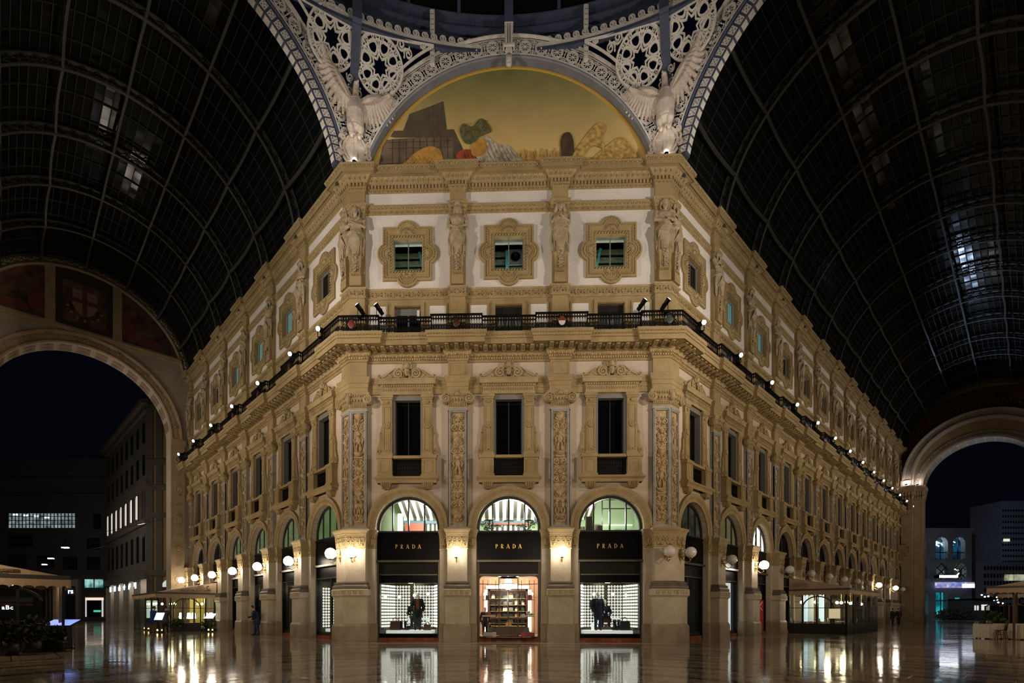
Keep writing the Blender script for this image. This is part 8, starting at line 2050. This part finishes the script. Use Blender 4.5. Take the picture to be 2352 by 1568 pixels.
le = thing('menu_lectern', FR(143, 19.3), 'dark menu lectern with glowing blue screen before the left awning', 'menu stand'); part(le, 'body', MB().hexa([(-.33,-.16,.02),(.27,-.16,.02),(.27,.16,.02),(-.33,.16,.02)], [(-.30,-.14,.90),(.25,-.14,.90),(.25,.14,.90),(-.30,.14,.90)]), BLACK2); q = part(le, 'screen_tray', MB().box(-.53,.53,-.30,.30,-.03,.0), BLACK); q.matrix_local = tr(0,-.02,.985) @ rx(22); q = part(le, 'screen', MB().box(-.50,.50,-.27,.27,.0,.01), emit('blue screen', (.16,.30,1.), 1.1), 'glowing blue screen'); q.matrix_local = tr(0,-.02,.985) @ rx(22); part(le, 'foot', MB().box(-.38,.32,-.2,.2,0,.03), BLACK)
for i, (px, dd, r_, hh) in enumerate(((72,17.3,.55,.72),(20,16.3,.45,.62),(128,18.2,.3,.42))):
    b = MB(); leafball(b, (0,0,hh), (r_,r_*.8,.45), 620, i+20, .17); t_ = thing('potted_shrub', FR(px, dd), 'dark potted shrub before the left awning, %s' % ('largest, left of the lectern','at the very left edge','small, just behind the lectern')[i], 'plant'); part(t_, 'foliage', b, LEAFD); part(t_, 'pot', MB().lathe([(.001,0),(.24,0),(.30,.5),(.27,.5),(.001,.46)], (0,0,0), 14), DAD)
RC = plain('red chequered cloth', (.22,.05,.04), .8)
for i, (px, dd) in enumerate(((28,20.6),(2,20.2),(118,21.8))):
    t_ = thing('dining_table', FR(px, dd), 'set table with pale cloth under the left awning, %s' % ('second from the frame edge','at the frame edge','farthest right behind the lectern')[i], 'table'); part(t_, 'tabletop', MB().box(-.42,.42,-.35,.35,.72,.75), WOOD); part(t_, 'tablecloth', MB().box(-.45,.45,-.38,.38,.751,.76).hexa([(-.45,-.385,.5),(.45,-.385,.5),(.45,-.375,.5),(-.45,-.375,.5)], [(-.45,-.385,.76),(.45,-.385,.76),(.45,-.375,.76),(-.45,-.375,.76)]), plain('grey beige cloth %d' % i, (.20,.17,.14), .8)); 
    for sx in (-.36,.36):
        for sy in (-.3,.3): part(t_, 'leg', MB().box(sx-.03,sx+.03,sy-.03,sy+.03,0,.72), WOOD)
rr = random.Random(3); FL = [emit('red votive glow', (1.,.12,.06), 1.6), emit('orange votive glow', (1.,.45,.2), 2.6)]
for i in range(7): tag(ob('votive_candle', MB().ell((0,0,.04), (.04,.04,.05), 8, 6).mesh('candle', FL[i % 2]), None, FR(20+4.5*i, 20.7) @ tr(0,rr.uniform(-.2,.2),.765)), 'small %s votive candle on the left edge tables, %s from the left' % (('red','orange')[i % 2], ORD[i]), 'candle', 'votive candles on the left tables')
# right edge: awning, second awning, tables, bentwood chairs, glass screens
w = W['R']
for nm, s0, s1, v0, v1, zt, ze, lab in (('restaurant_awning', 14., 20., 14.4, 9.95, 3.6, 2.62, 'large beige scalloped awning at the right edge, nearer one'), ('restaurant_awning', 27., 34., 14.4, 9.9, 3.6, 2.62, 'smaller looking beige awning behind the right edge awning, farther one')):
    pv = thing(nm, w, lab, 'awning', 'beige awnings at the right edge')
    b = MB(); b.add([(s0,-v0,zt),(s1,-v0,zt),(s1,-v1,ze),(s0,-v1,ze)], [(0,1,2,3)]); b.add([(s0,-v0,zt),(s0,-v1,ze),(s0,-v1,ze-.02),(s0,-v0,ze-.02)], [(0,1,2,3)]); b.add([(s0,-v0,zt-.03),(s1,-v0,zt-.03),(s1,-v1,ze-.03),(s0,-v1,ze-.03)], [(0,1,2,3)]); part(pv, 'canvas', b, CANV)
    b = MB(); b.bar((s0-.04,-v0,ze), (s0-.04,-v1+.05,ze), .07, .10); b.bar((s0,-v1+.05,ze), (s1,-v1+.05,ze), .07, .10); part(pv, 'gutter', b, CANVT)
    v_ = scallop(-v0, -v1+.05, ze-.04, ze-.36, 18, -.012, .012); v_.mapv(lambda x, y, z: (s0-.05+y, x, z)); part(pv, 'scalloped_valance', v_, CANV); v_ = scallop(s0, s1, ze-.04, ze-.36, 22, -v1+.05, -v1+.07); part(pv, 'side_valance', v_, CANV)
    f = MB()
    for s_ in (s0+.3,s1-.3):
        for v in (v1+.9,v0-.4): f.box(s_-.05,s_+.05,-v-.05,-v+.05,0,ze)
    part(pv, 'post', f, WOOD)
lamp('awning_light', 'POINT', w @ Vector((15.2,-11.6,2.45)), 20, (1,.72,.45), .15)
def skirt_table(M, lab, a=.5, b_=.5):
    t_ = thing('dining_table', M, lab, 'table', 'white clothed tables at the right edge'); part(t_, 'tabletop', MB().box(-a+.03,a-.03,-b_+.03,b_-.03,.71,.74), WOOD)
    for sx in (-1, 1):
        for sy in (-1, 1): part(t_, 'leg', MB().box(sx*(a-.1)-.03,sx*(a-.1)+.03,sy*(b_-.1)-.03,sy*(b_-.1)+.03,0,.71), WOOD)
    n = 96; R = []
    for z, g in ((.755,.0),(.74,.01),(.6,.4),(.3,.8),(.05,1.)):
        q = []
        for i in range(n):
            u = 4*i/n; k = int(u); f = u-k; c = [(-1,-1),(1,-1),(1,1),(-1,1),(-1,-1)]; x = c[k][0]+(c[k+1][0]-c[k][0])*f; y = c[k][1]+(c[k+1][1]-c[k][1])*f; e = 1+g*(.03+.035*sin(i*1.35)); q.append((x*a*e, y*b_*e, z))
        R.append(q)
    m = MB(); m.rings(R[::-1], 0, True, False); m.add(R[0], [tuple(range(n))]); part(t_, 'tablecloth', m, TCL, 'white floor length tablecloth')
    return t_
skirt_table(FR(2271, 26.6), 'white clothed table farthest left of the right edge tables', .42, .42); skirt_table(FR(2326, 27.6), 'long white clothed table behind the bentwood chair', .85, .45); skirt_table(FR(2348, 25.8), 'white clothed table cut by the right frame edge', .42, .42)
chair(FR(2300, 25.8) @ rz(-150), 'dark bentwood chair with bowed back spindles between the white tables', None); chair(FR(2285, 26.3) @ rz(70), 'dark bentwood chair half hidden beside the leftmost white table', None)
gl2 = MB()
for x in (-.08,.04,.1): gl2.lathe([(.001,.755),(.025,.757),(.006,.78),(.006,.83),(.035,.87),(.03,.92)], (x,.05*x,0), 8)
tag(ob('wine_glasses', gl2.mesh('glasses', plain('clear glassware', (.55,.55,.55), .1)), None, FR(2270, 26.6)), 'wine glasses on the leftmost white table', 'glasses')
b = MB(); leafball(b, (0,0,.92), (.5,.4,.38), 480, 77, .2); t_ = thing('potted_plant', FR(2280, 28.6), 'leafy green potted plant behind the leftmost white table', 'plant'); part(t_, 'foliage', b, LEAFG); part(t_, 'pot', MB().lathe([(.001,0),(.2,0),(.26,.55),(.001,.52)], (0,0,0), 12), DAD)
SCG = glassmat('dim screen glass', (.5,.5,.5))
for i, (px, dd) in enumerate(((2284,31.),(2336,31.5),(2310,33.))):
    t_ = thing('glass_screen', FR(px, dd) @ rz(12*(i-1)), 'wood framed glass wind screen behind the right tables, %s' % ('left one','right one','middle, farther one')[i], 'screen', 'wood framed wind screens'); f = MB()
    for x in (-.5,.44): f.box(x,x+.06,-.03,.03,0,1.75)
    f.tube([(-.47,0,1.7),(-.3,0,1.8),(0,0,1.84),(.3,0,1.8),(.47,0,1.7)], .035, 6); f.box(-.47,.47,-.03,.03,.1,.5); f.box(-.5,-.44,-.25,.25,0,.05); f.box(.44,.5,-.25,.25,0,.05); part(t_, 'frame', f, WOOD); part(t_, 'pane', MB().box(-.44,.44,-.006,.006,.5,1.75), SCG, 'dim glass')
# ------------------------------------------------------------------ floor
m, nt, b = newmat('polished marble floor'); L = nt.links
geo = N(nt, 'ShaderNodeNewGeometry'); mp = N(nt, 'ShaderNodeMapping'); L.new(geo.outputs['Position'], mp.inputs[0])
mp.inputs['Location'].default_value = (0, 17.59, 0)
def noise(sc, det=5, src=None):
    n = N(nt, 'ShaderNodeTexNoise'); n.inputs['Scale'].default_value = sc; n.inputs['Detail'].default_value = det; L.new((src or mp).outputs[0], n.inputs['Vector']); return n
n1 = noise(.35); n2 = noise(3.)
vl = N(nt, 'ShaderNodeVectorMath', operation='LENGTH'); L.new(mp.outputs[0], vl.inputs[0])
wv = N(nt, 'ShaderNodeMath', operation='MULTIPLY'); wv.inputs[1].default_value = .5; L.new(vl.outputs['Value'], wv.inputs[0])
fr_ = N(nt, 'ShaderNodeMath', operation='FRACT'); L.new(wv.outputs[0], fr_.inputs[0])
ring = N(nt, 'ShaderNodeValToRGB'); e = ring.color_ramp.elements; ring.color_ramp.interpolation = 'CONSTANT'
e[0].position, e[0].color = 0, (.32,.24,.165,1); e[1].position, e[1].color = .10, (.52,.41,.29,1)
for p_, c_ in ((.45,(.22,.155,.105)),(.53,(.56,.45,.33)),(.90,(.10,.075,.055))): k_ = e.new(p_); k_.color = (*c_,1)
L.new(fr_.outputs[0], ring.inputs[0])
bk = N(nt, 'ShaderNodeTexBrick'); rot = N(nt, 'ShaderNodeMapping'); rot.inputs['Rotation'].default_value = (0,0,PI/4); L.new(mp.outputs[0], rot.inputs[0]); L.new(rot.outputs[0], bk.inputs['Vector'])
bk.inputs['Scale'].default_value = 1.; bk.inputs['Brick Width'].default_value = 1.6; bk.inputs['Row Height'].default_value = 1.1; bk.inputs['Mortar Size'].default_value = .02; bk.offset = .5
bk.inputs['Color1'].default_value = (.44,.345,.245,1); bk.inputs['Color2'].default_value = (.30,.215,.145,1); bk.inputs['Mortar'].default_value = (.07,.05,.035,1)
inside = N(nt, 'ShaderNodeMath', operation='LESS_THAN'); inside.inputs[1].default_value = 16.2; L.new(vl.outputs['Value'], inside.inputs[0])
mx = N(nt, 'ShaderNodeMix', data_type='RGBA'); L.new(inside.outputs[0], mx.inputs[0]); L.new(bk.outputs['Color'], mx.inputs[6]); L.new(ring.outputs[0], mx.inputs[7])
vn = N(nt, 'ShaderNodeValToRGB'); vn.color_ramp.elements[0].position = .35; vn.color_ramp.elements[0].color = (.6,.56,.52,1); vn.color_ramp.elements[1].position = .7; vn.color_ramp.elements[1].color = (1.15,1.08,1.0,1); L.new(n2.outputs['Fac'], vn.inputs[0])
mu2 = N(nt, 'ShaderNodeMix', data_type='RGBA', blend_type='MULTIPLY'); mu2.inputs[0].default_value = .8; L.new(mx.outputs[2], mu2.inputs[6]); L.new(vn.outputs[0], mu2.inputs[7]); L.new(mu2.outputs[2], b.inputs['Base Color'])
rr_ = N(nt, 'ShaderNodeMapRange'); rr_.inputs[1].default_value = .3; rr_.inputs[2].default_value = .7; rr_.inputs[3].default_value = .045; rr_.inputs[4].default_value = .12; L.new(n1.outputs['Fac'], rr_.inputs[0]); L.new(rr_.outputs[0], b.inputs['Roughness'])
b.inputs['IOR'].default_value = 1.5
nb_ = noise(1.3, 3); adb = N(nt, 'ShaderNodeMath', operation='MULTIPLY_ADD'); adb.inputs[1].default_value = -.12; L.new(bk.outputs['Fac'], adb.inputs[0]); n3 = noise(8., 2); ad3 = N(nt, 'ShaderNodeMath', operation='MULTIPLY_ADD'); ad3.inputs[1].default_value = .12; L.new(n3.outputs['Fac'], ad3.inputs[0]); L.new(nb_.outputs['Fac'], ad3.inputs[2]); L.new(ad3.outputs[0], adb.inputs[2])
bp = N(nt, 'ShaderNodeBump'); bp.inputs['Strength'].default_value = .16; bp.inputs['Distance'].default_value = .03; L.new(adb.outputs[0], bp.inputs['Height']); L.new(bp.outputs['Normal'], b.inputs['Normal'])
FLOORM = m
fl = MB(); fl.add([(-160,-60,0),(200,-60,0),(200,260,0),(-160,260,0)], [(0,1,2,3)])
tag(ob('floor', fl.mesh('floor', FLOORM)), 'wet looking polished brown marble floor', 'floor', kind='structure')
# pale and red marble inlay strip along the front
ins = MB(); ins.box(-7.3,7.3,-1.25,-.95,.0,.004)
o = tag(ob('trim_6', ins.mesh('strip', stone('pale marble strip', (.45,.38,.30), (.6,.52,.43), 2., .12, 0.))), 'pale marble inlay strip in the floor along the front', 'inlay', kind='structure')
i2 = MB()
for c_ in (-B, 0, B):
    for j in range(3): i2.plate([(c_-1.3+.95*j,-.85),(c_-.95+.95*j,-.5),(c_-.6+.95*j,-.85),(c_-.95+.95*j,-.2)], [], 0, 0, back=False)
i2.mapv(lambda x, y, z: (x, z, .005)); ob('red_inlay', i2.mesh('inlay', REDM), o)['label'] = 'red marble diamonds'
# ------------------------------------------------------------------ light
wd = bpy.data.worlds.new('night'); bpy.context.scene.world = wd; wd.use_nodes = True
bg = wd.node_tree.nodes['Background']; bg.inputs[0].default_value = (.12,.17,.38,1); bg.inputs[1].default_value = .0085
WARM, NEUT = (1.,.80,.56), (1.,.90,.78)
def flood(p, tgt, e, col, spot=70, size=.25):
    o = lamp('flood_spot', 'SPOT', p, e, col, size, spot=spot, blend=.7); aim(o, tgt); return o  # serves real balcony lamps and added spots alike
# floodlights on the opposite balconies of the octagon and of the wings, aimed at these facades; the low warm ones are added, not on balconies
K = 1.0
for sx in (-1, 1):
    flood((sx*16.6,-11.2,14.0), (sx*1.5,0,18.0), 5200*K, NEUT, 85)
    flood((sx*16.6,-11.2,6.0), (sx*0,0,9.0), 2200*K, WARM, 80, .5)  # low warm spot, no lamp there, added to light the cornice soffits
    flood((sx*5.0,-34.0,6.0), (sx*2,0,9.0), 3100*K, WARM, 60, .5)  # likewise an added warm spot without a fixture
    flood((sx*5.0,-34.0,14.0), (sx*2,0,21.5), 2000*K, NEUT, 50)
for w, L_, st in (('L', LL, 5.2), ('R', LR, 5.4)):
    sg = -1 if w == 'L' else 1; n = int(L_/st)
    for i in range(n+1):
        s_ = 1.5+st*i
        p_ = W[w] @ Vector((sg*s_,-13.4,14.0)); fall = 1.0 if w == 'L' else .95
        flood(p_, W[w] @ Vector((sg*(s_+.5),0,17.2)), 760*K*fall, NEUT, 95); p_ = W[w] @ Vector((sg*s_,-13.4,6.0)); flood(p_, W[w] @ Vector((sg*(s_+.5),0,8.5)), 600*K*fall, WARM, 95, .5)  # first from the balcony; the low warm second is added for the undersides
# unseen cold spot beyond the right arch, added for a blue patch on the vault
flood(ER @ Vector((-6.5,14,7)), ER @ Vector((1,-12,28)), 5000, (.5,.68,1.), 40)
lamp('loft_light', 'POINT', (-4.6,.9,17.2), 50, (.85,1,.75), .2); lamp('loft_light', 'POINT', (0,.9,17.2), 50, (.8,1,.85), .2); lamp('loft_light', 'POINT', (4.6,.9,17.2), 50, (.85,1,.75), .2)
# the globe lamps on the piers across the two wings, and the street lamps outside
for w, ks in (('L', range(0, 6)), ('R', (0, 1, 2, 4, 5, 7, 9, 11))):
    sg = -1 if w == 'L' else 1
    for k in ks: lamp('opposite_globe_lamp', 'POINT', W[w] @ Vector((sg*(.5+BW*k), -13.55, 4.05)), 240 if k == 0 else 110, (1,.80,.55), .25)
for px, dd, z, e in ((150,46,11,420),(117,56,11,420),(60,62,10,420),(330,50,9,420)):
    x, y = CW(px, dd); lamp('street_lamp_light', 'POINT', (x, y, z), e, (1,.88,.72), .3)
for px, dd, z, e in ((2215,72,9,2600),(2150,74,9,2200),(2310,130,12,6000),(2340,185,20,14000)):  # unseen spots added to brighten the stone building, slab and tower
    x, y = CW(px, dd); x2, y2 = CW(px, dd+60); flood((x, y, z), (x2, y2, z+3), e, (.78,.86,1.), 120, 1.)
flood((-12.5,-12,15), EL @ Vector((0,0,19)), 1000, NEUT, 45)  # one more spot, added to brighten the left end wall
bpy.context.scene.cycles.use_adaptive_sampling = True; bpy.context.scene.cycles.adaptive_threshold = .045
bpy.context.scene.cycles.max_bounces = 5; bpy.context.scene.cycles.diffuse_bounces = 2; bpy.context.scene.cycles.glossy_bounces = 3; bpy.context.scene.cycles.transparent_max_bounces = 12
bpy.context.scene.cycles.sample_clamp_indirect = 4.; bpy.context.scene.cycles.caustics_reflective = False; bpy.context.scene.cycles.caustics_refractive = False
